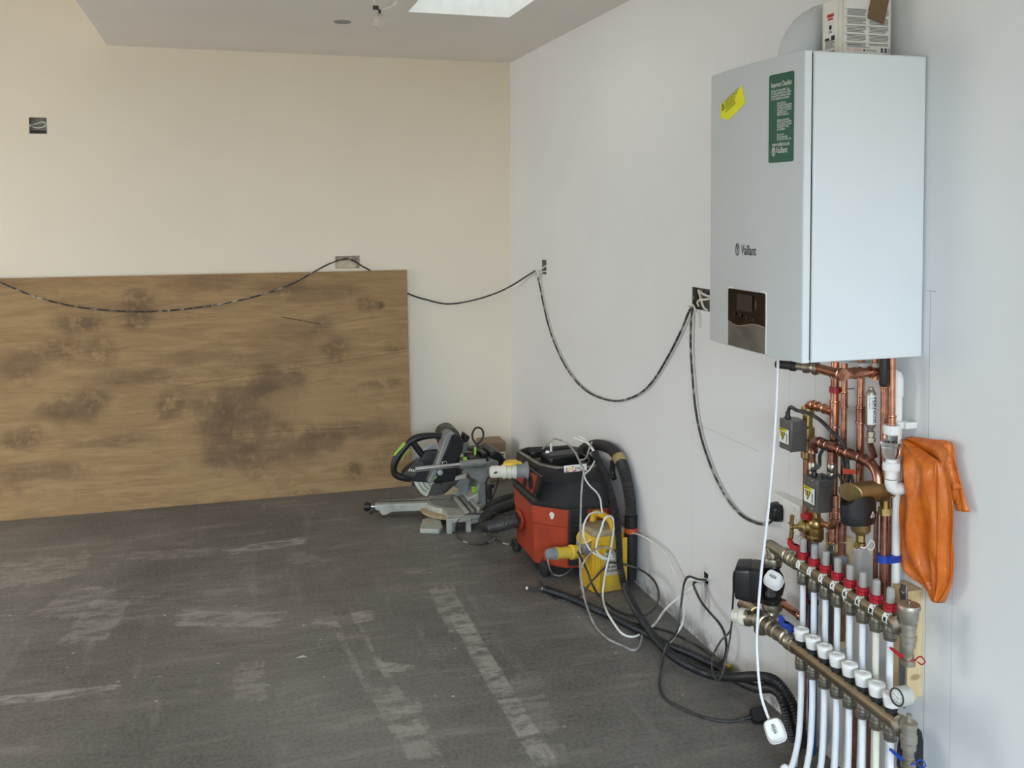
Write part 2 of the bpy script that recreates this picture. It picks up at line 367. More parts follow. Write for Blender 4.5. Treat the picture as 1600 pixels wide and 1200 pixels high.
# --- power-floated concrete
def floor_mat():
    t = NT('concrete_floor'); c = t.coords()
    big = t.noise(c, 0.9, 5, 0.6, 0.3).outputs[0]; mid = t.noise(c, 5, 6, 0.65).outputs[0]
    sx = t.noise(t.coords((1.3, 6.5, 1), rot=(0, 0, 0.05)), 1.6, 6, 0.62).outputs[0]
    sy = t.noise(t.coords((7.5, 1.2, 1), loc=(3, 1, 0), rot=(0, 0, 0.12)), 1.4, 6, 0.62).outputs[0]
    fine = t.noise(c, 75, 4, 0.75).outputs[0]
    out = t.mix(t.ramp(big, 0.3, 0.7), rgb(86, 83, 78), rgb(119, 115, 108))
    out = t.mix(t.math('MULTIPLY', t.ramp(mid, 0.35, 0.75), 0.5), out, rgb(122, 118, 112))
    out = t.mix(t.math('MULTIPLY', t.ramp(sx, 0.52, 0.74), 0.5), out, rgb(150, 145, 136))
    out = t.mix(t.math('MULTIPLY', t.ramp(sy, 0.55, 0.78), 0.5), out, rgb(152, 148, 140))
    out = t.mix(t.math('MULTIPLY', t.ramp(sx, 0.46, 0.30), 0.3), out, rgb(72, 69, 65))
    marks = [  # trowelled and scraped patches, at their places on the slab: u0, v0, u1, v1 along X then along Y
        ((360, 860), (470, 845), 0.05, .8), ((285, 965), (430, 968), .07, .75), ((500, 975), (575, 962), .05, .8), ((0, 1095), (168, 1078), .03, .9),
        ((545, 985), (640, 1150), .05, .55), ((715, 960), (850, 1190), .035, .85), ((690, 920), (720, 985), .05, .6), ((590, 1040), (635, 1045), .03, .8), ((130, 1000), (175, 940), .08, .5), ((390, 1040), (390, 1090), .05, .4), ((640, 895), (690, 890), .02, .6),
        ((530, 950), (590, 1070), .03, -.7), ((180, 930), (300, 935), .05, -.5), ((300, 1010), (560, 1010), .05, -.35), ((60, 1010), (140, 1070), .05, -.3), ((460, 870), (500, 880), .06, .3), ((630, 1100), (660, 1180), .05, .5), ((200, 870), (330, 862), .06, .35), ((820, 1060), (860, 1180), .05, .3), ((0, 900), (130, 880), .16, .5), ((90, 960), (150, 920), .1, .45)]
    brk = t.noise(t.coords((2.5, 6, 1)), 3.0, 6, 0.75).outputs[0]
    for (a, b_), (c2, d), w, s in marks:
        p, q = P(a, b_, z=0), P(c2, d, z=0); mid_ = (p + q) / 2; dv = q - p; L = dv.length / 2 + 0.02; ang = math.atan2(dv.y, dv.x)
        mp = t.n('ShaderNodeMapping', vector_type='TEXTURE'); tc = t.n('ShaderNodeTexCoord'); t.l(tc.outputs['Object'], mp.inputs[0])
        mp.inputs['Location'].default_value = (mid_.x, mid_.y, 0); mp.inputs['Rotation'].default_value = (0, 0, ang); mp.inputs['Scale'].default_value = (L, w, 1)
        k = blob(t, mp.outputs[0], (0, 0, 0), (1, 1, 1), 0.32, 2.6, 0.12, True)
        k = t.math('MULTIPLY', k, t.ramp(brk, 0.40, 0.58))
        out = t.mix(t.math('MULTIPLY', k, min(1, abs(s) * 1.05)), out, rgb(166, 161, 152) if s > 0 else rgb(78, 74, 68))
    s3 = t.noise(t.coords((2.2, 12, 1), rot=(0, 0, -0.04)), 2.6, 7, 0.7, 0.6).outputs[0]; s4 = t.noise(c, 1.7, 4, .6).outputs[0]
    out = t.mix(t.math('MULTIPLY', t.math('MULTIPLY', t.ramp(s3, 0.5, 0.62), t.ramp(s4, .45, .6)), 0.32), out, rgb(148, 143, 134))
    out = t.mix(t.math('MULTIPLY', t.math('MULTIPLY', t.ramp(s3, 0.5, 0.38), t.ramp(s4, .55, .4)), 0.28), out, rgb(64, 60, 55))
    sp = t.n('ShaderNodeTexVoronoi'); sp.inputs['Scale'].default_value = 16; t.l(c, sp.inputs['Vector'])
    k = t.math('MULTIPLY', t.math('LESS_THAN', sp.outputs['Distance'], 0.09), t.ramp(mid, 0.5, 0.6))
    out = t.mix(t.math('MULTIPLY', k, 0.7), out, rgb(196, 192, 186))
    out = t.mix(t.math('MULTIPLY', t.ramp(fine, 0.42, 0.72), 0.55), out, rgb(128, 125, 120))
    out = t.mix(t.math('MULTIPLY', t.ramp(fine, 0.5, 0.32), 0.45), out, rgb(62, 60, 58))
    t.l(out, t.b.inputs['Base Color'])
    t.l(t.math('ADD', 0.5, t.math('MULTIPLY', mid, 0.3)), t.b.inputs['Roughness'])
    t.bump(t.math('ADD', fine, t.math('MULTIPLY', mid, 1.5)), 0.25, 0.003); return t.m

# --- stained plywood sheet
def ply_mat(B):
    t = NT('plywood'); c = t.coords()
    g = t.noise(t.coords((1.2, 5, 9)), 2.2, 6, 0.6, 1.2).outputs[0]; g2 = t.noise(t.coords((2.5, 10, 26)), 3, 5, 0.6, 0.8).outputs[0]
    n = t.noise(c, 3.2, 6, 0.62).outputs[0]; nf = t.noise(c, 16, 7, 0.75).outputs[0]
    out = t.mix(t.ramp(g, 0.3, 0.7), rgb(151, 119, 79), rgb(172, 140, 97))
    out = t.mix(t.math('MULTIPLY', t.ramp(g2, 0.45, 0.7), 0.35), out, rgb(122, 96, 68))
    out = t.mix(t.math('MULTIPLY', t.math('MULTIPLY', t.ramp(n, 0.47, 0.66), t.ramp(nf, 0.42, 0.6)), 0.32), out, rgb(108, 82, 54))
    st = [(338, 660, 34, 34, .6), (352, 702, 42, 26, .6), (395, 640, 66, 42, .62), (440, 598, 48, 24, .6), (435, 700, 64, 26, .5), (400, 730, 22, 20, .5), (560, 672, 70, 14, .5), (500, 690, 40, 14, .45), (208, 470, 26, 22, .6), (212, 500, 24, 18, .6), (110, 508, 34, 16, .6), (145, 505, 18, 12, .5), (95, 545, 34, 20, .5), (150, 548, 30, 26, .5), (30, 572, 44, 22, .5), (112, 640, 46, 24, .6), (150, 622, 26, 14, .6), (35, 685, 34, 20, .55), (268, 630, 32, 26, .6), (205, 590, 70, 12, .45),
          (525, 548, 24, 20, .55), (575, 478, 14, 10, .6), (596, 479, 7, 6, .8), (550, 733, 14, 14, .65), (70, 738, 70, 14, .45), (505, 508, 16, 12, .45), (420, 565, 60, 16, .35), (470, 520, 50, 14, .3), (500, 460, 60, 14, .35), (430, 450, 40, 12, .35), (610, 600, 34, 8, .45), (480, 768, 30, 6, .5), (300, 560, 60, 10, .35), (330, 440, 50, 12, .3), (180, 690, 60, 8, .4), (620, 545, 16, 12, .4)]
    for u, v, ru, rv, s in st:
        if not ru: continue
        p = P(u, v, y=-0.1); q = P(u + ru, v, y=-0.1); r = P(u, v + rv, y=-0.1)
        k = blob(t, c, tuple(p - B), (abs(q.x - p.x), 1.0, abs(r.z - p.z)), 0.6, 8, 0.5)
        k = t.math('MULTIPLY', k, t.ramp(nf, 0.36, 0.56) if ru < 40 else t.ramp(nf, 0.12, 0.54))
        out = t.mix(t.math('MULTIPLY', k, min(1, s * 1.1)), out, rgb(92, 71, 47))
    # the paler bite inside the big crescent stain
    p = P(480, 630, y=-.1); k = blob(t, c, tuple(p - B), (0.24, 1, 0.10), 0.3, 6, 0.25); out = t.mix(t.math('MULTIPLY', k, .6), out, rgb(162, 130, 88))
    sep = t.n('ShaderNodeSeparateXYZ'); t.l(c, sep.inputs[0])
    for (u0, v0, u1, v1, w, s) in [(440, 497, 503, 508, .0022, .9), (280, 605, 640, 550, .0016, .5), (180, 600, 640, 545, .0012, .4), (500, 510, 640, 490, .0012, .4), (330, 680, 560, 668, .0016, .5)]:
        p, q = P(u0, v0, y=-.1) - B, P(u1, v1, y=-.1) - B; sl = (q.z - p.z) / (q.x - p.x)
        dd = t.math('ABSOLUTE', t.math('SUBTRACT', sep.outputs[2], t.math('ADD', t.math('MULTIPLY', t.math('SUBTRACT', sep.outputs[0], p.x), sl), p.z)))
        k = t.math('LESS_THAN', dd, w); k = t.math('MULTIPLY', k, t.math('GREATER_THAN', sep.outputs[0], p.x)); k = t.math('MULTIPLY', k, t.math('LESS_THAN', sep.outputs[0], q.x))
        out = t.mix(t.math('MULTIPLY', k, s), out, rgb(52, 40, 30))
    out = t.mix(t.math('MULTIPLY', t.ramp(nf, 0.5, 0.8), 0.25), out, rgb(176, 152, 116))
    t.l(out, t.b.inputs['Base Color']); t.b.inputs['Roughness'].default_value = 0.7; t.bump(g2, 0.08, 0.002); return t.m

XL, YN, HI = -4.6, -7.4, 3.3
# holes for the electrical boxes (found on the wall faces)
def hole_y(u0, v0, u1, v1):
    a, b = P(u0, v0, y=0), P(u1, v1, y=0); return (min(a.x, b.x), max(a.x, b.x), min(a.z, b.z), max(a.z, b.z))
H_dbl = (-1.022, -0.886, 1.227, 1.297)
H_sgl = (-2.558, -2.475, 1.947, 2.030)
H_r1 = (-0.655, -0.581, 1.212, 1.288)
H_r2 = (-2.425, -2.292, 1.192, 1.270)
H_hole = (-2.424, -2.392, 0.225, 0.265)
lines = [('v', -3.512, 0.0, 1.35, .5), ('h', 1.35, -3.53, -3.50, .5), ('v', -3.05, 0.5, 1.2, .25), ('v', -2.92, 0.1, 1.1, .25), ('h', 0.78, -2.75, -2.3, .3), ('v', -2.3, 0.2, 0.78, .2), ('v', -3.60, 0.1, 0.8, .25)]
mat_back = wall_mat('wall_paint_cream', rgb(240, 230, 211)); mat_right = wall_mat('wall_paint_white', rgb(231, 233, 234), lines)
mat_ceil = wall_mat('ceiling_paint', rgb(232, 228, 220))
m['wall_back'] = mat_back; m['wall_right'] = mat_right; m['ceil'] = mat_ceil; m['floor'] = floor_mat()
mb, us, vs = holed_wall('wall_back', 0, 0.06, XL, 0.0, 0.0, HI, [H_dbl, H_sgl], 'wall_back', lambda a, b, d: (a, d, b))
mb.box2((XL, 0.06, 0), (0.2, 0.2, HI)); struct(obj('wall_back', mb, 'wall_back', sharp=30))
mb, us, vs = holed_wall('wall_right', 0, 0.06, YN, 0.0, 0.0, HI, [H_r1, H_r2, H_hole], 'wall_right', lambda a, b, d: (d, a, b))
mb.box2((0.06, YN, 0), (0.2, 0.0, HI)); struct(obj('wall_right', mb, 'wall_right', sharp=30))
mb = MB(); mb.box2((XL - .2, YN - .2, -0.15), (0.2, 0.2, 0)); struct(obj('floor', mb, 'floor', flat=True))
# dropped plasterboard ceiling with the rooflight opening and its shaft
SX0, SX1, SY0, SY1 = -0.835, -0.377, -2.20, -1.248
mb = MB()
wall_grid(mb, lambda a, b: (a, b, CEIL), sorted([-2.18, SX0, SX1, 0]), sorted([YN, SY0, SY1, 0]), [(SX0, SX1, SY0, SY1)])
wall_grid(mb, lambda a, b: (a, b, CEIL + .12), sorted([-2.18, SX0, SX1, 0]), sorted([YN, SY0, SY1, 0]), [(SX0, SX1, SY0, SY1)])
mb.add([(-2.18, YN, CEIL), (-2.18, 0, CEIL), (-2.18, 0, HI), (-2.18, YN, HI)], [(0, 1, 2, 3)])
struct(obj('ceiling', mb, 'ceil', flat=True))
mb = MB(); mb.box2((XL - .2, YN - .2, HI), (-2.1, 0.2, HI + .12)); struct(obj('ceiling', mb, 'ceil', flat=True))
mb = MB(); t_ = .03
mb.box2((SX0 - t_, SY0 - t_, CEIL + .001), (SX0, SY1 + t_, 2.95)); mb.box2((SX1, SY0 - t_, CEIL + .001), (SX1 + t_, SY1 + t_, 2.95))
mb.box2((SX0, SY0 - t_, CEIL + .001), (SX1, SY0, 2.95)); mb.box2((SX0, SY1, CEIL + .001), (SX1, SY1 + t_, 2.95))
struct(obj('trim_1', mb, 'white', flat=True, label='white lining of the rooflight shaft'))
# walls behind and to the left of the viewpoint, with the glazed openings that light the room
mb = MB(); wall_grid(mb, lambda a, b: (a, YN, b), sorted([XL, -4.3, -0.5, 0]), [0, 0.05, 2.15, HI], [(-4.3, -0.5, 0.05, 2.15)]); struct(obj('wall_front', mb, 'wall_right', flat=True, solid=.1))
mb = MB(); wall_grid(mb, lambda a, b: (XL, a, b), sorted([YN, -2.6, -0.4, 0]), [0, 0.05, 2.2, HI], [(-2.6, -0.4, 0.05, 2.2)]); struct(obj('wall_left', mb, 'wall_right', flat=True, solid=.1))
mb = MB()
for x in (-4.3, -3.03, -1.77, -0.5): mb.box((x, YN, 1.1), (.06, .07, 2.1))
mb.box((-2.4, YN, 2.12), (3.8, .07, .06)); mb.box((-2.4, YN, .08), (3.8, .07, .06)); struct(obj('door_1', mb, 'dark_grey', flat=True))
mb = MB()
for y in (-2.6, -1.5, -0.4): mb.box((XL, y, 1.12), (.07, .05, 2.15))
mb.box((XL, -1.5, 2.18), (.07, 2.2, .05)); mb.box((XL, -1.5, .07), (.07, 2.2, .05)); struct(obj('window_1', mb, 'dark_grey', flat=True))
m['bounce_ground'] = M('bounce_ground', rgb(196, 170, 130), 0.8, 0, 0.1, 3)  # tan ground added out of view to bounce warm sun indoors
mb = MB(); mb.box2((-14, -20, -0.25), (8, YN - .2, -0.1)); o = struct(obj('trim_2', mb, 'bounce_ground', flat=True, label='unseen tan ground outside the doors, added for warm bounce'))
# ================================================================== plywood sheet against the back wall
PB = V3((-0.6228, -0.1276, 0))
m['ply'] = ply_mat(V3((-1.84, -0.09, 0)))
def board_pt(x, s, t):      # s up the sheet 0..1, t through its thickness (0 = room face)
    a = V3((0, -0.1276, 0.0)); b = V3((0, -0.022, 1.2125)); n = V3((0, 1, 0)); w = (b - a).normalized()
    nn = V3((0, w.z, -w.y)); q = a + (b - a) * s + nn * t; return V3((x, q.y, q.z))
mb = MB(); xs = (-3.06, -0.6228)
mb.add([board_pt(x, s, t) for t in (0, .016) for s in (0, 1) for x in xs], [(0, 1, 3, 2), (4, 6, 7, 5), (0, 4, 5, 1), (2, 3, 7, 6), (0, 2, 6, 4), (1, 5, 7, 3)])
o = obj('plywood_sheet', mb, 'ply', flat=True, loc=(-1.84, -0.09, 0), bevel=.0015)
tag(o, 'large stained brown plywood sheet leaning on the cream back wall', 'plywood')

# ================================================================== boiler
BY0, BY1, BZ0, BZ1, BD = -3.4917, -3.0515, 1.1887, 1.9087, 0.338
BYC = (BY0 + BY1) / 2
boiler = thing('gas_boiler', 'white wall-hung gas boiler with black display above the copper pipes', 'boiler', (0, BYC, BZ0))
def face_x(y): return -BD - 0.014 * (1 - ((y - BYC) / 0.22) ** 2)
def on_front(off=0.0008):          # a runs to the right as one faces the boiler (towards -Y), b up
    return lambda a, b: V3((face_x(BYC - a) - off, BYC - a, BZ0 + b))
mb = MB(); mb.box2((-.312, BY0, BZ0), (-0.004, BY1, BZ1)); obj('casing', mb, 'boiler', boiler, bevel=.004)
mb = MB(); mb.box2((-.3185, BY0 + .006, BZ0 + .006), (-.3115, BY1 - .006, BZ1 - .006)); obj('seam_shade_strip', mb, 'ink', boiler, flat=True)  # dark strip standing in for the shade inside the seam gap
mb = MB(); n = 20
ys = [BY0 + (BY1 - BY0) * i / n for i in range(n + 1)]
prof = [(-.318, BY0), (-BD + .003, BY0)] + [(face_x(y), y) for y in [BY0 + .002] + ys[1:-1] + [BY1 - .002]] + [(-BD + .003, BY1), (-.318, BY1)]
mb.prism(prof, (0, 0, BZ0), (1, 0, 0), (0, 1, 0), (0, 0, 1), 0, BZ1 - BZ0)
obj('front_panel', mb, 'boiler_shaded_front', boiler, sharp=30, bevel=.0015)
front = boiler.children[-1]
mb = MB(); mb.box2((-.3365, BY0 - .0006, BZ0 + .001), (-.3190, BY0 + .0006, BZ1 - .001)); obj('panel_edge', mb, 'boiler', front, flat=True)
# control panel: black display, chrome wave, grey flap   (a, b measured off the photograph on the front face)
def AB(u, v):
    p = P(u, v, x=-BD - .006); p = P(u, v, x=face_x(max(BY0, min(BY1, p.y)))); return (BYC - p.y, p.z - BZ0)
a0, b1 = AB(1140, 450); a1, b2 = AB(1196, 458); a0 = AB(1139.5, 480)[0]; a1 = AB(1196, 500)[0]
bt = b1; bw0 = AB(1140, 500)[1]; bw1 = AB(1196, 512)[1]
wave = [(a0 + (a1 - a0) * i / 14, bw0 + (bw1 - bw0) * (i / 14) - 0.006 * math.sin(math.pi * 2 * i / 14) - .004 * math.sin(math.pi * i / 14)) for i in range(15)]
def panel(name, poly, mat, d0, d1, par, **k):
    """a flat outline laid on the curved front"""
    f0, f1 = on_front(d0), on_front(d1); n = len(poly)
    if sum(poly[i][0] * poly[(i + 1) % n][1] - poly[(i + 1) % n][0] * poly[i][1] for i in range(n)) < 0: poly = poly[::-1]
    mb = MB(); mb.add([f0(a, b) for a, b in poly] + [f1(a, b) for a, b in poly], [tuple(range(n - 1, -1, -1)), tuple(range(n, 2 * n))] + [(i, (i + 1) % n, n + (i + 1) % n, n + i) for i in range(n)])
    return obj(name, mb, mat, par, flat=True, **k)
def rrect(x0, y0, x1, y1, r, k=4):
    out = []
    for cx, cy, s in ((x1 - r, y1 - r, 0), (x0 + r, y1 - r, 90), (x0 + r, y0 + r, 180), (x1 - r, y0 + r, 270)):
        out += [(cx + r * math.cos(math.radians(s + 90 * i / k)), cy + r * math.sin(math.radians(s + 90 * i / k))) for i in range(k + 1)]
    return out
panel('control_frame', rrect(a0 - .004, 0.001, a1 + .004, bt + .004, .006), 'white', 0, .001, boiler)
disp = panel('display', wave[::-1] + [(a0, bt - .004), (a0 + .004, bt), (a1 - .004, bt), (a1, bt - .004)][0:4], 'gloss_black', 0.001, .003, boiler, label='glossy black display')
panel('control_flap', wave[::-1] + [(a0, .003), (a1, .003)], 'flap', 0.001, .0025, boiler, label='dark grey flap under the display')
mb = MB(); f = on_front(.0032); mb.add([f(a, b + s) for a, b in wave for s in (-.0012, .0012)], [(2 * i, 2 * i + 2, 2 * i + 3, 2 * i + 1) for i in range(14)]); obj('chrome_strip', mb, 'chrome', boiler, flat=True)
w = a1 - a0
panel('screen', rrect(a0 + w * .27, bt - .052, a0 + w * .70, bt - .010, .001), 'screen', .003, .0034, disp)
for k in range(4):
    mb = MB(); f = on_front(.0032); mb.lathe([(.0042, 0), (.0042, .0012), (.003, .0016)], f(a0 + w * (.22 + .17 * k), bt - .064 - .002 * k), (-1, 0, 0), 12); obj('button', mb, 'gloss_black', disp)
mb = MB(); f = on_front(.0034); mb.add([f(a0 + w * .79 + math.cos(t) * .004, bt - .032 + math.sin(t) * .014) for t in [i * math.pi / 8 for i in range(16)]], [tuple(range(16))]); obj('rotary_dial', mb, 'dark_grey', disp, flat=True)
# lettering on the casing: oval emblem and the maker's word
f = on_front(.0006)
ae, be = AB(1152.5, 391); at, bt2 = AB(1158.5, 397.5); a_end = AB(1181.5, 400)[0]; cap = .0215
mb = MB()
def emblem(mb, f, cx, cy, h):
    n = 24; w_ = h * .36
    mb.add([f(cx + math.cos(2 * math.pi * i / n) * w_ * k, cy + math.sin(2 * math.pi * i / n) * h * .5 * k) for i in range(n) for k in (1, .78)], [(2 * i, 2 * ((i + 1) % n), 2 * ((i + 1) % n) + 1, 2 * i + 1) for i in range(n)])
    for s in (-1, 1):
        mb.add([f(cx + s * w_ * .18, cy + h * .3), f(cx + s * w_ * .42, cy + h * .62), f(cx + s * w_ * .56, cy + h * .60), f(cx + s * w_ * .34, cy + h * .22)], [(0, 1, 2, 3)])
    for s in (-1, 1): mb.add([f(cx + s * w_ * .10, cy - h * .30), f(cx + s * w_ * .16, cy - h * .02), f(cx + s * w_ * .52, cy + h * .26), f(cx + s * w_ * .30, cy + h * .30), f(cx, cy + h * .04), f(cx, cy - h * .30)], [(0, 1, 2, 3, 4, 5)])
emblem(mb, f, ae, bt2 + .011, .030)
vs_, _ = text_mesh('Vaillant', 'LEFT', 0.012); tw = max(v[0] for v in vs_); th = max(v[1] for v in vs_)
mb.text('Vaillant', .026 / th * .95, lambda a, b: f(at + a, bt2 + b), 'LEFT', (a_end - at) / (tw * .026 / th * .95), 0.012)
obj('lettering', mb, 'ink', boiler, flat=True)
# green checklist sticker
ga0 = AB(1201.5, 180)[0]; ga1 = AB(1241, 180)[0]; gb0 = AB(1220, 253.5)[1]; gb1 = AB(1222, 114)[1]
st = panel('green_sticker', rrect(ga0, gb0, ga1, gb1, .006), 'green', .0004, .0010, boiler, label='dark green checklist sticker with white print')
H_ = gb1 - gb0; W_ = ga1 - ga0; f = on_front(.0014); mb = MB()
def gt(s, fx, fy, size, fit=None):
    vs_, _ = text_mesh(s, 'LEFT', 0.0); tw = max(v[0] for v in vs_)
    sq = fit * W_ / (tw * size) if fit else 1
    mb.text(s, size, lambda a, b: f(ga0 + W_ * fx + a, gb0 + H_ * fy + b), 'LEFT', sq)
gt('Important Checklist', .10, .855, .017, .82)
for i, s in enumerate(['Thank you for choosing Vaillant. To get', 'your boiler guarantee and avoid future', 'complications, the following checklist', 'is to be completed by the installer.']): gt(s, .10, .80 - .03 * i, .009, (.74, .80, .78, .74)[i])
for y0, L in ((.655, ['Scan the QR code', 'for important boiler guarantee', 'information and installation', 'video guides. It is important', 'applicable to your', 'boiler and accessories']), (.465, ['Register your guarantee', 'Scan the QR code to complete', 'your registration. This must', 'be done within 30 days', 'of installation']), (.30, ['Get even more', 'from your new boiler', 'Scan the QR to visit us now'])):
    for i, s in enumerate(L): gt(s, .36, y0 - .026 * i, .0085, min(.56, .021 * len(s)))
gt('www.vaillant.co.uk', .16, .185, .014, .70)
gt('Vaillant', .32, .105, .021, .46); emblem(mb, f, ga0 + W_ * .22, gb0 + H_ * .122, .020)
obj('lettering', mb, 'ink_white', st, flat=True)
# yellow warning sticker (tilted)
pts = [(1127, 164), (1160, 134), (1165, 161), (1139.5, 187), (1127, 185)]
ab = [AB(*p) for p in pts]; ys_ = panel('yellow_sticker', ab, 'neon', .0004, .0016, boiler, label='tilted fluorescent yellow warning sticker')
f = on_front(.0022)
mb = MB(); c0 = V3((AB(1129, 176)[0], AB(1129, 176)[1], 0)); ex = (V3((*AB(1160, 147), 0)) - V3((*AB(1129, 176), 0))).normalized(); ey = V3((-ex.y, ex.x, 0))
def fy(a, b): p = c0 + ex * a + ey * b; return f(p.x, p.y)
vx = lambda k: [(k * .0, .0), (.022 * k, .0), (.011 * k, .02 * k)]
for i, (s, x0, y0, wd_) in enumerate([('Do not open the casing. Read the instructions', .024, .0185, .062), ('and check that the system is filled before', .024, .012, .058), ('commissioning. Ignition must be', .024, .0055, .046), ('switched off while servicing', .024, -.001, .040), ('See manual for details and warranty', .020, -.009, .046)]):
    v_, _ = text_mesh(s); mb.text(s, .0085, lambda a, b: fy(x0 + a, y0 + b), 'LEFT', 1.3 * wd_ / (max(q[0] for q in v_) * .0085), .006)
tri = [(0.0, .004), (.021, .004), (.0105, .024)]; ti = [(.004, .0065), (.017, .0065), (.0105, .019)]
mb.add([fy(*p) for p in tri + ti], [(0, 1, 4, 3), (1, 2, 5, 4), (2, 0, 3, 5)]); mb.add([fy(.0095, .009), fy(.0115, .009), fy(.0115, .016), fy(.0095, .016)], [(0, 1, 2, 3)])
obj('lettering', mb, 'ink', ys_, flat=True)
# flue elbow on top, with its sampling cap
fc = P(1312, 74, x=-.20); fy_ = -3.22
mb = MB(); pts = [V3((-.17, fy_, BZ1 + .002)), V3((-.17, fy_, BZ1 + .02))] + [V3((-.17 + .10 * (1 - math.cos(t)), fy_, BZ1 + .02 + .10 * math.sin(t))) for t in [i * math.pi / 16 for i in range(1, 9)]] + [V3((-.003, fy_, BZ1 + .12))]
mb.sweep(pts, .058, 24); obj('flue_elbow', mb, M('flue_white', rgb(205, 210, 212), .2, 0, .01, 5), boiler)
mb = MB(); mb.lathe([(.0085, 0), (.0085, .010), (.006, .012), (.006, .016), (.003, .018)], (-.235, -3.40, BZ1), (0, 0, 1), 14); obj('sampling_cap', mb, 'white', boiler)
mb = MB()
for y in (-3.46, -3.10): mb.lathe([(.004, 0), (.004, .002), (.002, .003)], (-.03, y, BZ1), (0, 0, 1), 10)
obj('screw', mb, 'zinc', boiler)
# ------------------------------------------------------------------ white bottle on the boiler
bl, br = P(1302, 82, z=BZ1 + .001), P(1393, 82, z=BZ1 + .001)
yb = -3.35; q0 = P(1315, 80, y=yb - .045).x; q1 = P(1393, 80, y=yb - .045).x; ql = P(1301.5, 80, y=yb + .03).x
bot = thing('plastic_bottle', 'white plastic bottle with a printed back label standing on the boiler', 'bottle', ((q0 + q1) / 2, yb, BZ1))
xc = (q0 + q1) / 2; hw = (q1 - q0) / 2; hd = .045
def ring(z, w, d, r): return [V3((xc + a, yb + b, BZ1 + z)) for a, b in rrect(-w, -d, w, d, r, 5)]
mb = MB(); mb.loft([ring(.001, hw - .004, hd - .004, .014), ring(.006, hw, hd, .016), ring(.17, hw, hd, .016), ring(.20, hw * .8, hd * .8, .016), ring(.22, .020, .020, .018), ring(.24, .018, .018, .017)])
obj('body', mb, 'cream', bot, sharp=50)
mb = MB(); mb.lathe([(.021, 0), (.021, .02), (.019, .022)], (xc, yb, BZ1 + .236), (0, 0, 1), 20); obj('cap', mb, 'red', bot)
yl = yb - hd - .0006; x0 = q0 + .010; x1 = q1 - .006
zt = .15
mb = MB(); mb.add([(x0 - .006, yl, BZ1 + .014), (x1 + .002, yl, BZ1 + .014), (x1 + .002, yl, BZ1 + zt), (x0 - .006, yl, BZ1 + zt)], [(0, 1, 2, 3)])
xl = xc - hw - .0006; mb.add([(xl, yb - .03, BZ1 + .012), (xl, yb + .03, BZ1 + .012), (xl, yb + .03, BZ1 + zt), (xl, yb - .03, BZ1 + zt)], [(0, 1, 2, 3)])
lab = obj('label', mb, 'ivory', bot, flat=True)
yl -= .0006
g = MB(); k = MB(); r = MB()
def L2(a, b): return V3((x0 + a, yl, BZ1 + b))
W2 = x1 - x0; hz = .0028
for col, (ca, cb) in enumerate(((.03, .46), (.53, .97))):
    for i in range(26):
        z = .122 - i * .0034
        if i % 6 == 5: continue
        e = cb - (0.12 * random.random() if i % 6 in (3, 4) else .01)
        g.quad(L2, W2 * ca, z, W2 * e, z + .0019)
        if i % 6 == 0: k.quad(L2, W2 * (ca - .035), z, W2 * (ca - .018), z + .0022)
for i in range(3): g.quad(L2, W2 * .03, .031 + i * .0028, W2 * (.55 - .1 * i), .0325 + i * .0028)
r.text('15 L', .0095, lambda a, b: L2(W2 * .0 + a, .0225 + b)); r.quad(L2, W2 * .15, .0225, W2 * .37, .0235); r.quad(L2, W2 * .15, .0265, W2 * .37, .0275); r.quad(L2, W2 * .84, .0135, W2 * 1.0, .0185)
k.quad(L2, W2 * .40, .0225, W2 * .435, .0275); k.quad(L2, W2 * .46, .0228, W2 * .70, .0238); k.quad(L2, W2 * .46, .0262, W2 * .68, .0272)
for i in range(2): k.quad(L2, W2 * (.79 + .085 * i), .0215, W2 * (.85 + .085 * i), .0255); k.add([L2(W2 * (.82 + .085 * i) + math.cos(t) * .004, .029 + math.sin(t) * .003) for t in [j * .785 for j in range(8)]], [tuple(range(8))])
for i in range(5): k.quad(L2, W2 * .955, .0215 + i * .0022, W2 * .998, .0225 + i * .0022)
k.text('1.4 kg', .0075, lambda a, b: L2(W2 * .0 + a, .0138 + b)); g.quad(L2, W2 * .17, .0138, W2 * .80, .018)
def L3(a, b): return V3((xl - .0006, yb + .026 - a, BZ1 + b))
k.text('UN', .010, lambda a, b: L3(.018 + a, .07 + b)); k.add([L3(.026 + math.cos(t) * .006, .085 + math.sin(t) * .006) for t in [j * .4 for j in range(15)]], [tuple(range(15))])
for i in range(7): k.quad(L3, .006 + i * .006, .016, .006 + i * .006 + .002 + .002 * (i % 2), .028)
for i in range(6): g.quad(L3, .006, .034 + i * .0035, .046 - .004 * (i % 3), .036 + i * .0035)
r.quad(L3, .012, .11, .040, .118); r.quad(L3, .016, .103, .036, .108); k.quad(L3, .004, .054, .022, .060); k.quad(L3, .030, .052, .044, .064)
obj('lettering', g, 'ink_grey', lab, flat=True); obj('lettering', k, 'ink', lab, flat=True); obj('lettering', r, 'ink_red', lab, flat=True)
# strip of brown card hanging over the bottle
mb = MB(); yk = yl - .003
c4 = [P(1362, -6, y=yk), P(1390, -6, y=yk), P(1380.5, 38, y=yk), P(1355.5, 27.5, y=yk)]
mb.add([p + V3((0, d, 0)) for d in (0, -.0018) for p in c4], [(0, 1, 2, 3), (7, 6, 5, 4), (0, 4, 5, 1), (1, 5, 6, 2), (2, 6, 7, 3), (3, 7, 4, 0)])
o = obj('cardboard_strip', mb, 'card', flat=True, loc=c4[2]); tag(o, 'torn brown cardboard strip hanging down over the white bottle', 'cardboard')
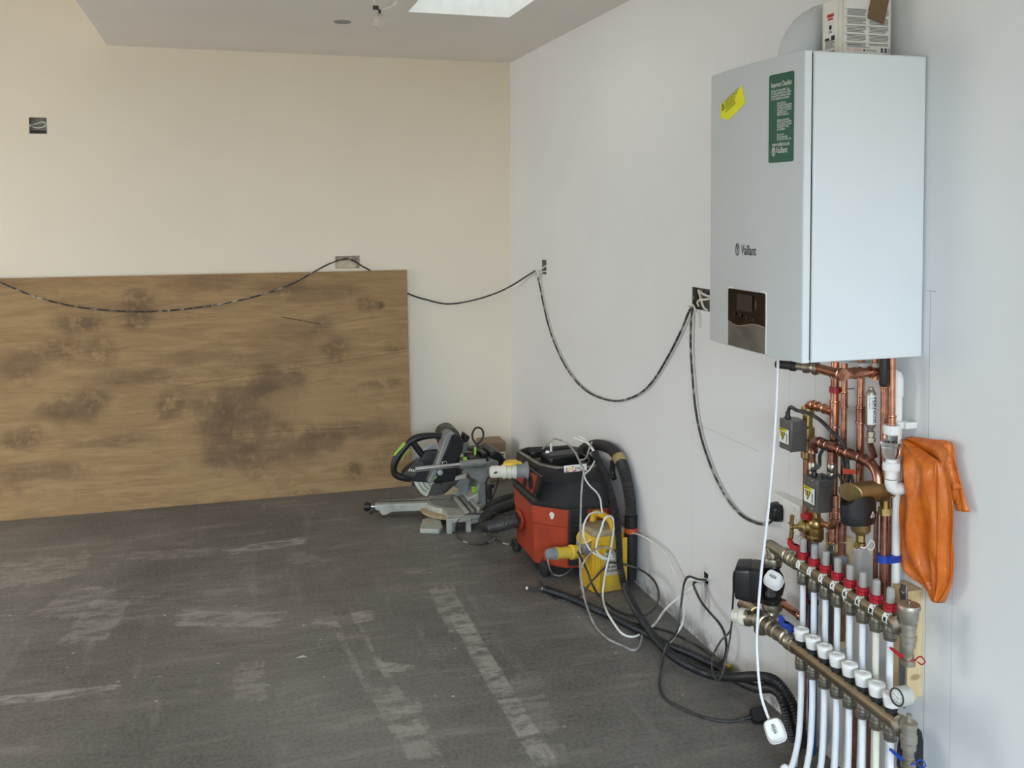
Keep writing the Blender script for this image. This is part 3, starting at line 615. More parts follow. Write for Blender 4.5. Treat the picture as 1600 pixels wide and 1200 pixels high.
# ------------------------------------------------------------------ white cord with a plug hanging from the boiler
yc = P(1215, 562, x=-.26).y
pts = [P(1216, 552, x=-.27), P(1213, 640, x=-.285), P(1206, 740, x=-.30), P(1198, 820, x=-.31), P(1189, 900, x=-.325), P(1183, 985, x=-.335), P(1184, 1040, x=-.34), P(1189, 1085, x=-.34), P(1197, 1112, x=-.34), P(1202, 1124, x=-.34)]
cord = thing('white_power_cord', 'white boiler cord hanging down with a white plug above the floor', 'cord', pts[-1])
mb = MB(); mb.tube(pts, .0036, 10, 6); obj('flex', mb, 'white_soft', cord)
def plug13(parent, c, ax, nrm, mat, label_mat=True, s=1.0, pins='brass'):
    """British three-pin plug: rounded cap, base plate, pins; ax = cord end direction, nrm = back of the plug"""
    ax = V3(ax).normalized(); nrm = V3(nrm); nrm = (nrm - ax * nrm.dot(ax)).normalized(); sd = ax.cross(nrm)
    out = [(a * s, b * s) for a, b in [(-.010, .027), (.010, .027), (.018, .0245), (.0225, .018), (.024, .006), (.024, -.012), (.021, -.021), (.014, -.026), (0, -.0275), (-.014, -.026), (-.021, -.021), (-.024, -.012), (-.024, .006), (-.0225, .018), (-.018, .0245)]]
    mb = MB(); c = V3(c)
    def rg(d, k): return [c + sd * a * k + ax * b * k + nrm * d * s for a, b in out]
    mb.loft([rg(-.012, .98), rg(-.004, 1.0), rg(.002, .97), rg(.010, .90), rg(.014, .80)]); o = obj('plug_body', mb, mat, parent, sharp=45)
    mb = MB(); mb.loft([rg(-.0155, 1.02), rg(-.0125, 1.02)]); obj('base_plate', mb, mat, o, sharp=45)
    mb = MB()
    for a, b, w_, h_ in ((0, .013, .004, .008), (-.011, -.009, .0063, .004), (.011, -.009, .0063, .004)):
        R = Matrix((sd, ax, nrm)).transposed(); mb.box(c + sd * a * s + ax * b * s - nrm * .024 * s, (w_ * s, h_ * s, .018 * s), R=R)
    obj('pin', mb, pins, o, flat=True)
    if label_mat:
        fn = lambda a, b: c + sd * a * s + ax * b * s + nrm * (.0146 * s)
        mb = MB(); mb.quad(fn, -.014, -.013, .014, .015); lb = obj('label', mb, 'ink_white', o, flat=True)
        fn = lambda a, b: c + sd * a * s + ax * b * s + nrm * (.0152 * s); mb = MB()
        for i in range(13): mb.quad(fn, -.004, -.011 + i * .0018, .003, -.011 + i * .0018 + (.0007, .0012, .0010)[i % 3])
        mb.quad(fn, .0045, -.010, .0055, .010); mb.quad(fn, -.0065, -.005, -.0058, .006)
        obj('lettering', mb, 'ink', lb, flat=True)
    return o
e = pts[-1]; dn = (e - pts[-2]).normalized()
plug13(cord, P(1210.5, 1141, x=-.34), -dn + V3((0, -.15, 0)), V3((-.55, -1.0, .35)), 'white')
# ================================================================== copper pipework under the boiler
PW = thing('copper_pipework', 'copper pipework dropping from the boiler to the floor manifolds', 'pipework', (-.06, -3.29, .35))
RC = .011
def vy(u, v, x): return P(u, v, x=x).y
def pipe(pts, r=RC, mat='copper', name='pipe', seg=12, parent=None, sub=1):
    mb = MB(); mb.sweep(spline(pts, sub) if sub > 1 else pts, r, seg); return obj(name, mb, mat, parent or PW)
def joint(a, b, r=RC, mat='copper', name='fitting', parent=None):
    """soldered sleeve with rolled rims between a and b"""
    a, b = V3(a), V3(b); L = (b - a).length; e = .0035
    mb = MB(); mb.lathe([(r * 1.0, 0), (r * 1.28, 0), (r * 1.32, e * .5), (r * 1.28, e), (r * 1.13, e * 1.3), (r * 1.13, L - e * 1.3), (r * 1.28, L - e), (r * 1.32, L - e * .5), (r * 1.28, L), (r, L)], a, b - a, 14)
    return obj(name, mb, mat, parent or PW)
def bend(a, c, b, r=RC * 1.15, mat='copper', name='elbow', parent=None):
    a, b, c = V3(a), V3(b), V3(c); pts = [a] + [a.lerp(c, t).lerp(c.lerp(b, t), t) for t in [i / 8 for i in range(1, 8)]] + [b]
    n = len(pts); rad = [r] * n; rad[0] = rad[-1] = r * 1.12
    mb = MB(); mb.sweep(pts, rad, 14); return obj(name, mb, mat, parent or PW)
def vert(u, v0, v1, x, r=RC, mat='copper', vref=None, name='pipe'):
    y = vy(u, vref or (v0 + v1) / 2, x); z0, z1 = ZV(x, y, v0), ZV(x, y, v1)
    return V3((x, y, z0)), V3((x, y, z1)), pipe([(x, y, z1), (x, y, z0)], r, mat, name)
def pt(u, v, x): return P(u, v, x=x)
X1 = -.06
def at(x, y, v): return V3((x, y, ZV(x, y, v)))
zb = BZ0 + .012
# riser 1 with red clip, branch tee
y1 = vy(1304, 640, X1)
pipe([(X1, y1, zb), at(X1, y1, 845)])
joint(at(X1, y1, 590), at(X1, y1, 588), RC); j = joint(at(X1, y1, 668), at(X1, y1, 626), RC)
joint(at(X1, y1, 848), at(X1, y1, 822), RC)
def clip(c, r, mat, label):
    x, y, z = c; mb = MB(); mb.lathe([(r, -.008), (r + .0035, -.008), (r + .0035, .008), (r, .008)], c, (0, 0, 1), 16, cap=False)
    mb.box2((x + r, y - .004, z - .005), (x + r + .010, y + .004, z + .005)); o = obj('pipe_clip', mb, mat, PW, label=label)
    mb = MB(); mb.cyl((x + r + .008, y, z), (-.001, y, z), .002, 8); obj('clip_stud', mb, 'steel', o)
clip(at(X1, y1, 609), RC, 'red_clip', 'red clip near the boiler')
# branch towards the far end: tee arm, elbow, drop to the upper motor valve
yv1 = vy(1262, 640, X1); zt = ZV(X1, y1, 644)
joint((X1, y1 + .010, zt), (X1, y1 + .046, zt), RC); pipe([(X1, y1, zt), (X1, yv1 - .02, zt)]); bend((X1, yv1 - .026, zt), (X1, yv1, zt), (X1, yv1, zt - .028)); joint((X1, yv1 - .026, zt), (X1, yv1 - .05, zt))
pipe([(X1, yv1, zt - .02), at(X1, yv1, 770)]); pipe([at(X1, yv1, 766), at(X1, yv1, 985)], RC)
# riser 2, riser 3 with couplers
y2 = vy(1319, 640, X1 + .012); x2 = X1 + .012
pipe([(x2, y2, zb), at(x2, y2, 800)], .0078); joint(at(x2, y2, 636), at(x2, y2, 612), .0078)
y3 = vy(1345, 640, X1); pipe([(X1, y3, zb), at(X1, y3, 775)], .0085); joint(at(X1, y3, 636), at(X1, y3, 618), .0085); joint(at(X1, y3, 661), at(X1, y3, 636), .0105)
pipe([at(X1, y3, 661), at(X1, y3, 775)], .0095)
# white plastic pipe blocks holding the risers under the casing
for (y, x, v) in ((y2, x2, 560), (y3, X1, 573)):
    z = ZV(x, y, v); mb = MB(); mb.box2((x - .015, y - .015, z - .011), (-.001, y + .015, z + .011)); obj('pipe_block', mb, 'white', PW, bevel=.002, label='white plastic pipe block')
# header along the wall with black-capped valve, bend to the tee above the cylinder
xh = -.165; ph0 = pt(1276, 575, xh); ph1 = V3((xh, vy(1318, 588, xh), ph0.z))
ycyl = vy(1367, 637, X1); zh = ph0.z
pipe([ph0, ph1], .0125); joint(ph1 + V3((0, .012, 0)), ph1 + V3((0, -.002, 0)), .0125)
xb = xh + .045; bend(ph1, (xh, ycyl, zh), (xb, ycyl, zh), .0135)
pipe([(xb - .005, ycyl, zh), (X1, ycyl, zh)], .0115); joint((xb, ycyl, zh), (xb + .018, ycyl, zh), .0115)
joint((X1 - .018, ycyl, zh), (X1 + .012, ycyl, zh), .0118)
pipe([(X1, ycyl, zb), (X1, ycyl, zh - .02)], .008); joint((X1, ycyl, zh + .012), (X1, ycyl, zh + .022), .008, 'cream')
mb = MB(); dv = V3((-.5, .86, -.02)).normalized(); a = ph0; mb.lathe([(.017, -.004), (.019, .002), (.017, .010), (.012, .012), (.012, .02), (.016, .022), (.016, .034), (.010, .038), (.010, .055)], a, dv, 16); obj('valve_body', mb, 'nickel', PW)
c = a + dv * .055; mb = MB(); mb.lathe([(.010, -.002), (.014, .004), (.014, .016), (.011, .02), (.011, .055), (.009, .058)], c, dv, 14); obj('valve_cap', mb, 'rubber', PW, label='black knurled valve cap')
# riser 5, riser 6 to the tundish
y5 = vy(1382, 640, X1 + .01); x5 = X1 + .01
pipe([(x5, y5, zb), at(x5, y5, 735)], .0095); joint(at(x5, y5, 606), at(x5, y5, 600), .0095)
mb = MB(); z = ZV(X1 - .02, y5, 585); yy = vy(1380.5, 585, X1 - .03); mb.box((X1 - .03, yy, ZV(X1 - .03, yy, 578)), (.02, .02, .085)); o = obj('drain_handle', mb, 'rubber', PW, bevel=.009, label='black moulded handle under the casing')
y6 = vy(1394, 620, -.07); x6 = -.07
pipe([V3((x6 - .004, y6 - .003, zb)), at(x6, y6, 668)], .0085); joint(at(x6, y6, 664), at(x6, y6, 649), .0085)
# mixed tee run from upper valve to filter
xr = -.085; pr = pt(1272, 688, xr); yre = vy(1350, 716, xr); zr = pr.z
pr_b = V3((xr, yre, zr))
pipe([pr, V3((xr, yre - .03, zr))], .0115, 'copper_dull')
bend(pr + V3((0, -.024, 0)), pr + V3((0, .006, 0)), pr + V3((0, .006, -.034)), .0135, 'copper_dull'); pipe([pr + V3((0, .006, -.03)), pr + V3((0, .006, -.062))], .0085, 'copper_dull')
for ua, ub in ((1284, 1291), (1313, 1319), (1325, 1330), (1344, 1352)):
    joint(V3((xr, vy(ua, 700, xr), zr)), V3((xr, vy(ub, 700, xr), zr)), .0115, 'copper_dull')
yt = vy(1300, 700, xr); joint(V3((xr, yt + .022, zr)), V3((xr, yt - .022, zr)), .0115, 'copper_dull', 'tee'); joint(V3((xr, yt, zr - .012)), V3((xr, yt, zr - .042)), .0095, 'copper_dull')
yf = vy(1372, 738, xr)
bend(V3((xr, yre, zr)), V3((xr, yf, zr)), V3((xr, yf, zr - .045)), .0125, 'copper_dull')
joint(V3((xr, yf, zr - .045)), V3((xr, yf, zr - .062)), .012, 'copper_dull')
# cylinder's lower connection
yq = vy(1367, 690, X1 - .02); pipe([V3((X1 - .012, ycyl, ZV(X1 - .012, ycyl, 694))), pt(1366, 713, xr)], .008, 'copper_dull')
# y-strainer drop under the tee
mb = MB(); o_ = V3((xr, yt, zr - .042)); mb.lathe([(.010, 0), (.013, -.004), (.013, -.02), (.010, -.024), (.012, -.028), (.012, -.062), (.009, -.068)], o_, (0, 0, 1), 14); mb.lathe([(.011, 0), (.011, .03), (.014, .032), (.014, .046), (.008, .05)], o_ + V3((0, 0, -.038)), (-.35, .75, -.55), 14); obj('strainer', mb, 'nickel', PW)
mb = MB(); o_ = pr + V3((0, .006, -.06)); mb.lathe([(.0095, 0), (.012, -.004), (.012, -.022), (.0085, -.026), (.010, -.032), (.010, -.085)], o_, (0, 0, 1), 14); obj('check_valve', mb, 'nickel', PW)
# lower drops below the valves and the filter
ya = vy(1316, 830, X1); pipe([at(X1, ya, 850), at(X1, ya, 1000)], .0105, 'copper_dull'); mb = MB(); mb.hexnut(at(X1, ya, 879), at(X1, ya, 866), .018); obj('union_nut', mb, 'steel', PW, label='grey hexagon union nut')
pipe([at(X1, ya, 815), at(X1, ya, 845)], .011, 'copper_dull')
p0 = pt(1306, 792, -.09); pipe([p0 + V3((0, 0, .03)), p0, p0 + V3((0, 0, -.03))], .0085, 'copper'); joint(p0 + V3((0, 0, -.014)), p0 + V3((0, 0, -.004)), .0085)
bend(p0 + V3((0, 0, -.03)), p0 + V3((0, .0, -.055)), p0 + V3((0, .03, -.06)), .009, 'copper'); pipe([p0 + V3((0, .03, -.06)), p0 + V3((0, .055, -.062))], .008, 'copper')
for (u, v0, v1, x, r) in ((1368.5, 800, 905, X1 + .02, .0065), (1381, 795, 945, X1 - .005, .0105), (1392, 760, 960, X1 + .03, .006), (1268, 820, 975, X1 - .005, .006), (1300, 870, 990, X1 + .02, .005)):
    vert(u, v0, v1, x, r, 'copper_dull')
mb = MB(); c = pt(1380.5, 872, X1 - .005); mb.lathe([(.0105, -.009), (.0165, -.009), (.0165, .009), (.0105, .009)], c, (0, 0, 1), 16, cap=False); mb.box2((c.x, c.y - .02, c.z - .008), (-.02, c.y + .006, c.z + .008)); o = obj('pipe_clip', mb, 'blue', PW, label='blue pipe clip')
mb = MB(); mb.box2((-.03, c.y + .0, c.z + .0), (-.001, c.y + .05, c.z + .028)); obj('clip_base', mb, 'white', o, bevel=.002)
c = pt(1259.5, 932, X1); clip(c, RC, 'red_clip', 'red clip behind the white pipes')
# long horizontal runs behind the pump and along under the lower bar
pa, pb = pt(1220, 941, -.06), pt(1254, 963, -.06); pb.z = pa.z; pb = V3((-.06, yv1, pa.z))
pipe([pa, pb + V3((0, .02, 0))], RC); joint(pa + V3((0, -.012, 0)), pa + V3((0, .014, 0))); joint(pb + V3((0, .03, 0)), pb + V3((0, .008, 0)), RC)
joint(at(X1, yv1, 955), at(X1, yv1, 938), RC); bend(pb + V3((0, .02, 0)), pb, pb + V3((0, 0, -.02)), RC * 1.1)
pipe([pa, pa + V3((0, .07, 0))], RC); mb = MB(); mb.lathe([(.012, -.02), (.016, -.015), (.016, .02), (.010, .024)], pt(1174, 946, -.06), (-.3, .9, 0), 14); obj('end_cap', mb, 'copper_dull', PW)
pd = pt(1205, 988, -.04); pe = V3((-.04, vy(1250, 1020, -.04), pd.z)); pipe([pd, pe], .009, 'copper_dull'); bend(pe, pe + V3((0, -.02, 0)), pe + V3((0, -.02, -.03)), .0095, 'copper_dull'); pipe([pe + V3((0, -.02, -.03)), V3((pe.x, pe.y - .02, .0))], .009, 'copper_dull')
for u, v in ((1360, 1130), (1389, 1150), (1335, 1100)): y = vy(u, v, -.05); pipe([(-.05, y, .33), (-.05, y, 0.0)], .009, 'copper_dull')
# ------------------------------------------------------------------ motorised valves
def motor_valve(u0, u1, u2, v0, v1, x0, label):
    a = P(u0, v0, x=x0); b = P(u1, v1, x=x0); y_far, y_near = a.y, b.y
    zt_ = ZV(x0, y_near, v0 + 5.5 if True else v0); zbm = b.z; x1 = P(u2, v1 - 2, y=y_near).x
    o = thing('motorised_valve', label, 'valve', (x1 + .01, (y_far + y_near) / 2, zbm), 'grey motor valve heads')
    cx, cy = (x0 + x1) / 2, (y_far + y_near) / 2; hx, hy = (x1 - x0) / 2, (y_far - y_near) / 2
    mb = MB(); mb.box2((x0 + .0015, y_near + .0005, zbm), (x1, y_far - .0005, zt_)); h = obj('actuator_head', mb, 'valve_steel', o, bevel=.0015)
    mb = MB(); mb.box2((x0 - .0005, y_near - .0003, zbm - .001), (x0 + .0015, y_near + .0042, zt_ + .0005)); obj('edge_trim', mb, 'steel', h, flat=True)
    xs_ = x0 - .0012
    def fn(a_, b_): return V3((xs_, y_far - .004 - a_, zbm + b_))
    wl = (y_far - y_near) - .014; H = zt_ - zbm
    mb = MB(); mb.quad(fn, 0, H * .22, wl, H * .70); s = obj('warning_label', mb, 'ink_white', h, flat=True)
    xs_ -= .0006; mb = MB(); mb.quad(fn, 0, H * .60, wl * .74, H * .70); obj('label_band', mb, 'warn', s, flat=True)
    mb = MB(); mb.add([fn(wl * .06, H * .575), fn(wl * .68, H * .575), fn(wl * .37, H * .29)], [(0, 1, 2)]); obj('warning_triangle', mb, 'ink', s, flat=True)
    xs_ -= .0006; mb = MB(); mb.add([fn(wl * .15, H * .55), fn(wl * .59, H * .55), fn(wl * .37, H * .35)], [(0, 1, 2)]); obj('triangle_fill', mb, 'warn', s, flat=True)
    xs_ -= .0006; mb = MB(); mb.add([fn(wl * .33, H * .54), fn(wl * .45, H * .54), fn(wl * .38, H * .47), fn(wl * .46, H * .47), fn(wl * .34, H * .38), fn(wl * .37, H * .45), fn(wl * .29, H * .45)], [(0, 1, 2, 3, 4, 5, 6)]); v_ = text_mesh('240V')[0]; mb.text('240V', .0085, lambda a_, b_: fn(wl * .10 + a_, H * .625 + b_)); mb.quad(fn, wl * .80, H * .26, wl * .86, H * .56); obj('lettering', mb, 'ink', s, flat=True)
    xs_ = x0 - .0006
    for k, fz in enumerate((.92, .07)):
        mb = MB(); mb.lathe([(.0022, 0), (.0016, .0012)], (x0 + .001, cy - .006, zbm + H * fz), (-1, 0, 0), 8); obj('screw', mb, 'steel', h)
    mb = MB(); mb.lathe([(.002, 0), (.0014, .001)], (cx, y_near + .0003, zbm + H * .84), (0, -1, 0), 8); obj('screw', mb, 'chrome', h)
    return o, V3((cx, cy, 0)), zbm, zt_, x1, h
mv, c, z0, z1, x1_, h = motor_valve(1217, 1236, 1260.5, 654, 707, -.135, 'upper grey motor valve with black lead, its box just beside the hanging white cord')
mb = MB(); bz = (z0 + z1) / 2; mb.lathe([(.013, -.075), (.018, -.07), (.018, -.052), (.014, -.05), (.014, -.02), (.02, -.015), (.02, .015), (.014, .02), (.014, .05), (.018, .052), (.018, .07), (.013, .075)], (X1, yv1, bz), (0, 0, 1), 14); mb.cyl((x1_, yv1, bz), (X1, yv1, bz), .012); obj('valve_body', mb, 'brass', mv)
gz = V3((c.x - .006, c.y + .016, z1))
mb = MB(); mb.lathe([(.009, 0), (.009, .004), (.0065, .008), (.0065, .018)], gz, (0, 0, 1), 12); obj('cable_gland', mb, 'black', mv)
mb = MB(); mb.tube([gz + V3((0, 0, .012)), gz + V3((.004, -.006, .032)), P(1245, 641, x=-.13), P(1262, 645, x=-.125), P(1282, 657, x=-.12), P(1300, 675, x=-.115), P(1316, 692, x=-.10), P(1323, 715, x=-.085), P(1325, 750, x=-.08), P(1318, 775, x=-.08)], .0052, 10, 6); obj('lead', mb, 'cable', mv)
mb = MB(); mb.tube([gz + V3((.016, -.012, .001)), gz + V3((.02, -.02, .006)), gz + V3((.016, -.03, .0035)), gz + V3((.026, -.044, .001))], .0008, 5, 4); obj('spring_wire', mb, 'steel', mv)
mv, c, z0, z1, x1_, h = motor_valve(1255.5, 1276.5, 1302, 745.5, 803, -.140, 'lower grey motor valve box in front of the double socket plate')
yv2 = vy(1275, 815, X1 - .02)
mb = MB(); mb.lathe([(.017, -.012), (.021, -.006), (.021, .022), (.014, .026)], (X1 - .02, yv2, ZV(X1 - .02, yv2, 838)), (0, 0, 1), 14)
zc = ZV(X1 - .02, yv2, 818); mb.ball((X1 - .02, yv2, zc), .023, 14); mb.cyl((X1 - .02, yv2, zc), (X1 - .02, yv2, z0 + .004), .013); mb.cyl((X1 - .02, yv2, zc - .02), (X1 - .02, yv2, zc - .035), .013)
obj('valve_body', mb, 'brass', mv)
gz = V3((c.x - .004, c.y + .014, z1)); mb = MB(); mb.lathe([(.009, 0), (.009, .004), (.0065, .008), (.0065, .018)], gz, (0, 0, 1), 12); obj('cable_gland', mb, 'black', mv)
mb = MB(); mb.tube([gz + V3((0, 0, .012)), P(1270, 733, x=-.13), P(1280, 728, x=-.115), P(1281, 712, x=-.10), P(1288, 700, x=-.085), P(1300, 692, x=-.075), P(1312, 700, x=-.07), P(1320, 730, x=-.07), P(1331, 745, x=-.07), P(1333, 775, x=-.07)], .0048, 10, 6); obj('lead', mb, 'cable', mv)
mb = MB(); mb.tube([gz + V3((.02, -.01, .002)), P(1285, 741, x=-.12), P(1297, 747, x=-.10), P(1310, 742, x=-.09), P(1316, 756, x=-.09), P(1317, 775, x=-.08)], .004, 8, 6); obj('lead', mb, 'cable', mv)
mb = MB(); mb.tube([gz + V3((.016, -.012, .001)), gz + V3((.02, -.02, .006)), gz + V3((.016, -.03, .0035)), gz + V3((.026, -.044, .001))], .0008, 5, 4); obj('spring_wire', mb, 'steel', mv)
# orange tag round the leads
tg = pt(1316, 740, -.10); t = thing('cable_tag', 'small orange tag wrapped on the black leads behind the brass filter', 'tag', tg)
mb = MB(); A = [P(1316.5, 732, x=-.10), P(1336, 734.5, x=-.10), P(1337, 741, x=-.10), P(1318.5, 740.5, x=-.10)]; mb.add(A + [p + V3((.002, 0, 0)) for p in A], [(0, 1, 2, 3), (7, 6, 5, 4), (0, 4, 5, 1), (1, 5, 6, 2), (2, 6, 7, 3), (3, 7, 4, 0)]); o = obj('tag_strip', mb, 'orange_cuff', t, flat=True)
mb = MB()
for s in (.25, .5, .72):
    q = lambda f, g: A[0].lerp(A[1], f).lerp(A[3].lerp(A[2], f), g) + V3((-.0006, 0, 0)); mb.add([q(.15, s), q(.8, s), q(.8, s + .12), q(.15, s + .12)], [(0, 1, 2, 3)])
obj('lettering', mb, 'ink_red', o, flat=True)
# ------------------------------------------------------------------ inhibitor cylinder
zt0, zt1 = ZV(X1 - .012, ycyl, 605), ZV(X1 - .012, ycyl, 674); xc_ = X1 - .012
cy = thing('filter_cylinder', 'slim silver cylinder with a black and white vertical label among the pipes', 'cylinder', (xc_, ycyl, zt1))
L = zt0 - zt1
mb = MB(); mb.lathe([(.006, 0), (.0075, L * .06), (.0085, L * .08), (.0125, L * .14), (.0125, L * .86), (.0085, L * .93), (.0065, L * .95), (.0065, L)], (xc_, ycyl, zt1), (0, 0, 1), 20); obj('body', mb, 'nickel_matt', cy)
R_ = .0128
def cylf(a, b, off=0.0):   # a = angle*R measured from the -Y side, b = height
    th = a / R_; return V3((xc_ + math.sin(th) * (R_ + off) * -1 * -1 - 0, ycyl - math.cos(th) * (R_ + off), zt1 + b))
mb = MB(); mb.quad(lambda a, b: cylf(a - .0035, b), -.013, L * .17, .010, L * .83, 10); s = obj('label', mb, 'ink_white', cy)
mb = MB(); v_ = text_mesh('FERNOX', 'LEFT', .02)[0]; tw = max(q[0] for q in v_); th_ = max(q[1] for q in v_)
mb.text('FERNOX', .0082 / th_, lambda a, b: cylf(.0005 + b - .003, L * .80 - a, .0007), 'LEFT', L * .60 / (tw * .0082 / th_), .02)
mb.text('PROTECTOR FILTER', .0030, lambda a, b: cylf(-.0065 + b, L * .80 - a, .0007), 'LEFT', 1.2, .01); mb.text('Water treatment', .0036, lambda a, b: cylf(-.0115 + b, L * .80 - a, .0007), 'LEFT', 1.2, .01)
obj('lettering', mb, 'ink', s, flat=True)
mb = MB(); mb.hexnut((xc_, ycyl, zt1 - .012), (xc_, ycyl, zt1), .011); mb.hexnut((xc_, ycyl, zt1 - .026), (xc_, ycyl, zt1 - .015), .0125); mb.cyl((xc_, ycyl, zt1 - .03), (xc_, ycyl, zt1), .008); obj('union_nut', mb, 'nickel', cy)
# ------------------------------------------------------------------ magnetic filter
xf0 = -.20; pf = P(1318, 770, x=xf0)          # room end of the horizontal brass barrel
yfil = P(1383, 762, x=-.085).y; yfil = (yfil + vy(1345, 765, -.15)) / 2 if False else vy(1352, 766, -.12)
zf = P(1352, 768, x=-.12).z
fl = thing('magnetic_filter', 'brass magnetic filter barrel with black sleeve and brass drain cup', 'filter', (-.12, yfil, zf - .11))
mb = MB(); seg = 28; rf = .0245; rings = []
for k, (xx, rr) in enumerate(((-.073, rf), (-.164, rf))):
    rings.append([V3((xx + (0 if k == 0 else (-.017 * math.cos(a) - .003 * math.sin(a))), yfil + rr * math.cos(a), zf + rr * math.sin(a))) for a in [2 * math.pi * i / seg for i in range(seg)]])
mb.loft(rings); obj('barrel', mb, 'bronze', fl, bevel=.002)
mb = MB()
for i in range(40):
    a = 2 * math.pi * i / 40
    mb.box(V3((-.076, yfil + .0265 * math.cos(a), zf + .0265 * math.sin(a))), (.02, .003, .003), R=Matrix.Rotation(a, 3, 'X'))
mb.lathe([(.0245, 0), (.027, .001), (.0262, .003), (.0262, .021), (.0245, .023)], (-.087, yfil, zf), (1, 0, 0), 28); obj('knurled_collar', mb, 'bronze', fl); fl.children[-1]['kind'] = 'stuff'
mb = MB(); mb.lathe([(.022, 0), (.022, .022)], (-.068, yfil, zf), (1, 0, 0), 20); mb.cyl((-.062, yfil, zf + .015), (-.062, yfil, zf + .05), .014); mb.cyl((-.062, yfil, zf - .015), (-.062, yfil, zf - .045), .013); mb.hexnut((-.062, yfil, zf - .062), (-.062, yfil, zf - .045), .017); mb.hexnut((-.062, yfil, zf + .045), (-.062, yfil, zf + .058), .017); obj('valve_body', mb, 'brass', fl)
pipe([(-.062, yfil, zf - .06), (-.062, yfil, zf - .075)], .0105)
# black sleeve: ellipse in plan with a saddle-cut top that hugs the barrel
xs0 = -.140; mb = MB(); n = 32; ax_, ay_ = .047, .031
top = []; low = []; mid_ = []
for i in range(n):
    a = 2 * math.pi * i / n; cx_, cy_ = math.cos(a), math.sin(a); px, py = xs0 + ax_ * cx_, yfil + ay_ * cy_
    zt_ = zf - .006 + .0 - .022 * max(0, 1 - (abs(py - yfil) / .026) ** 2) ** .5
    top.append(V3((px, py, zt_ if True else 0))); mid_.append(V3((px, py, zf - .05))); low.append(V3((xs0 + ax_ * .9 * cx_, yfil + ay_ * .9 * cy_, zf - .076 - .006 * (1 + cx_) * 0)))
mb.loft([low, [p + V3((0, 0, 0)) for p in [V3((xs0 + ax_ * .97 * math.cos(2 * math.pi * i / n), yfil + ay_ * .97 * math.sin(2 * math.pi * i / n), zf - .070)) for i in range(n)]], mid_, top]); sl = obj('magnet_sleeve', mb, 'black', fl, label='black plastic magnet sleeve')
tri = [(0, -.0085), (.0165, -.0085), (.00825, .0075)]
def slf(a, b, off=.0012):
    px = xs0 + .012 + a; k = max(0.05, 1 - ((px - xs0) / ax_) ** 2) ** .5; return V3((px, yfil - ay_ * k - off, zf - .047 + b))
mb = MB(); mb.add([slf(*p) for p in tri], [(0, 1, 2)]); w_ = obj('warning_triangle', mb, 'ink_white', sl, flat=True)
mb = MB(); mb.add([slf(a * .72 + .0023, b * .72 - .001, .0018) for a, b in tri], [(0, 1, 2)]); obj('triangle_fill', mb, 'tape', w_, flat=True)
mb = MB(); mb.add([slf(.0072, -.006, .0024), slf(.0094, -.006, .0024), slf(.0090, .0008, .0024), slf(.0076, .0008, .0024)], [(0, 1, 2, 3)]); obj('lettering', mb, 'ink', w_, flat=True)
mb = MB(); o_ = V3((xs0 + .008, yfil, zf - .076)); mb.lathe([(.024, .004), (.024, -.016), (.021, -.022), (.013, -.027), (.012, -.030)], o_, (0, 0, 1), 24); obj('drain_cup', mb, 'bronze', fl)
mb = MB(); mb.hexnut(o_ + V3((0, 0, -.046)), o_ + V3((0, 0, -.029)), .011); mb.lathe([(.009, -.046), (.013, -.049), (.013, -.057), (.008, -.060), (.007, -.062)], o_, (0, 0, 1), 14); mb.lathe([(.006, 0), (.006, .012), (.008, .013), (.008, .018)], o_ + V3((0, 0, -.053)), (-.8, -.3, 0), 10); obj('drain_valve', mb, 'brass', fl)
mb = MB(); q = o_ + V3((0, 0, -.056)); mb.tube([q + V3((-.014, -.004, .002)), q + V3((0, -.014, -.002)), q + V3((.014, -.010, .003)), q + V3((.024, -.008, .012)), q + V3((.034, -.006, .006)), q + V3((.034, -.006, -.008)), q + V3((.022, -.008, -.012)), q + V3((.014, -.010, -.004))], .0013, 8, 5); obj('retaining_strap', mb, 'white', fl, label='white retaining strap')
# ------------------------------------------------------------------ tundish and white waste pipe
zq = ZV(x6, y6, 664)
td = thing('tundish', 'clear plastic tundish between two white unions on the near copper pipe', 'tundish', (x6, y6, ZV(x6, y6, 764)))
def Z6(v): return ZV(x6, y6, v)
def union(v0, v1, r):
    z0, z1 = Z6(v1), Z6(v0); mb = MB(); n = 30; rr = lambda i: r * (1.0 if i % 2 else .94)
    mb.loft([[V3((x6 + math.cos(2 * math.pi * i / n) * rr(i) * k, y6 + math.sin(2 * math.pi * i / n) * rr(i) * k, z)) for i in range(n)] for z, k in ((z0, .92), (z0 + .003, 1), (z1 - .003, 1), (z1, .92))]); obj('union_nut', mb, 'white', td, sharp=25)
union(664, 678.5, .0205); union(722, 735, .0205)
mb = MB(); mb.lathe([(.0145, Z6(690)), (.0145, Z6(677))], (x6, y6, 0), (0, 0, 1), 20); mb.lathe([(.026, Z6(695)), (.026, Z6(690))], (x6, y6, 0), (0, 0, 1), 24); mb.lathe([(.017, Z6(716)), (.023, Z6(708)), (.024, Z6(696))], (x6, y6, 0), (0, 0, 1), 24); obj('clear_body', mb, 'clear', td)
mb = MB()
for i in range(8):
    a = i * math.pi / 4; mb.box((x6 + .0125 * math.cos(a), y6 + .0125 * math.sin(a), Z6(684)), (.0015, .003, Z6(677) - Z6(690)), a)
obj('vent_ribs', mb, 'steel', td, flat=True); td.children[-1]['kind'] = 'stuff'
mb = MB(); mb.lathe([(.0135, Z6(722)), (.0135, Z6(714))], (x6, y6, 0), (0, 0, 1), 20); obj('spigot', mb, 'white', td)
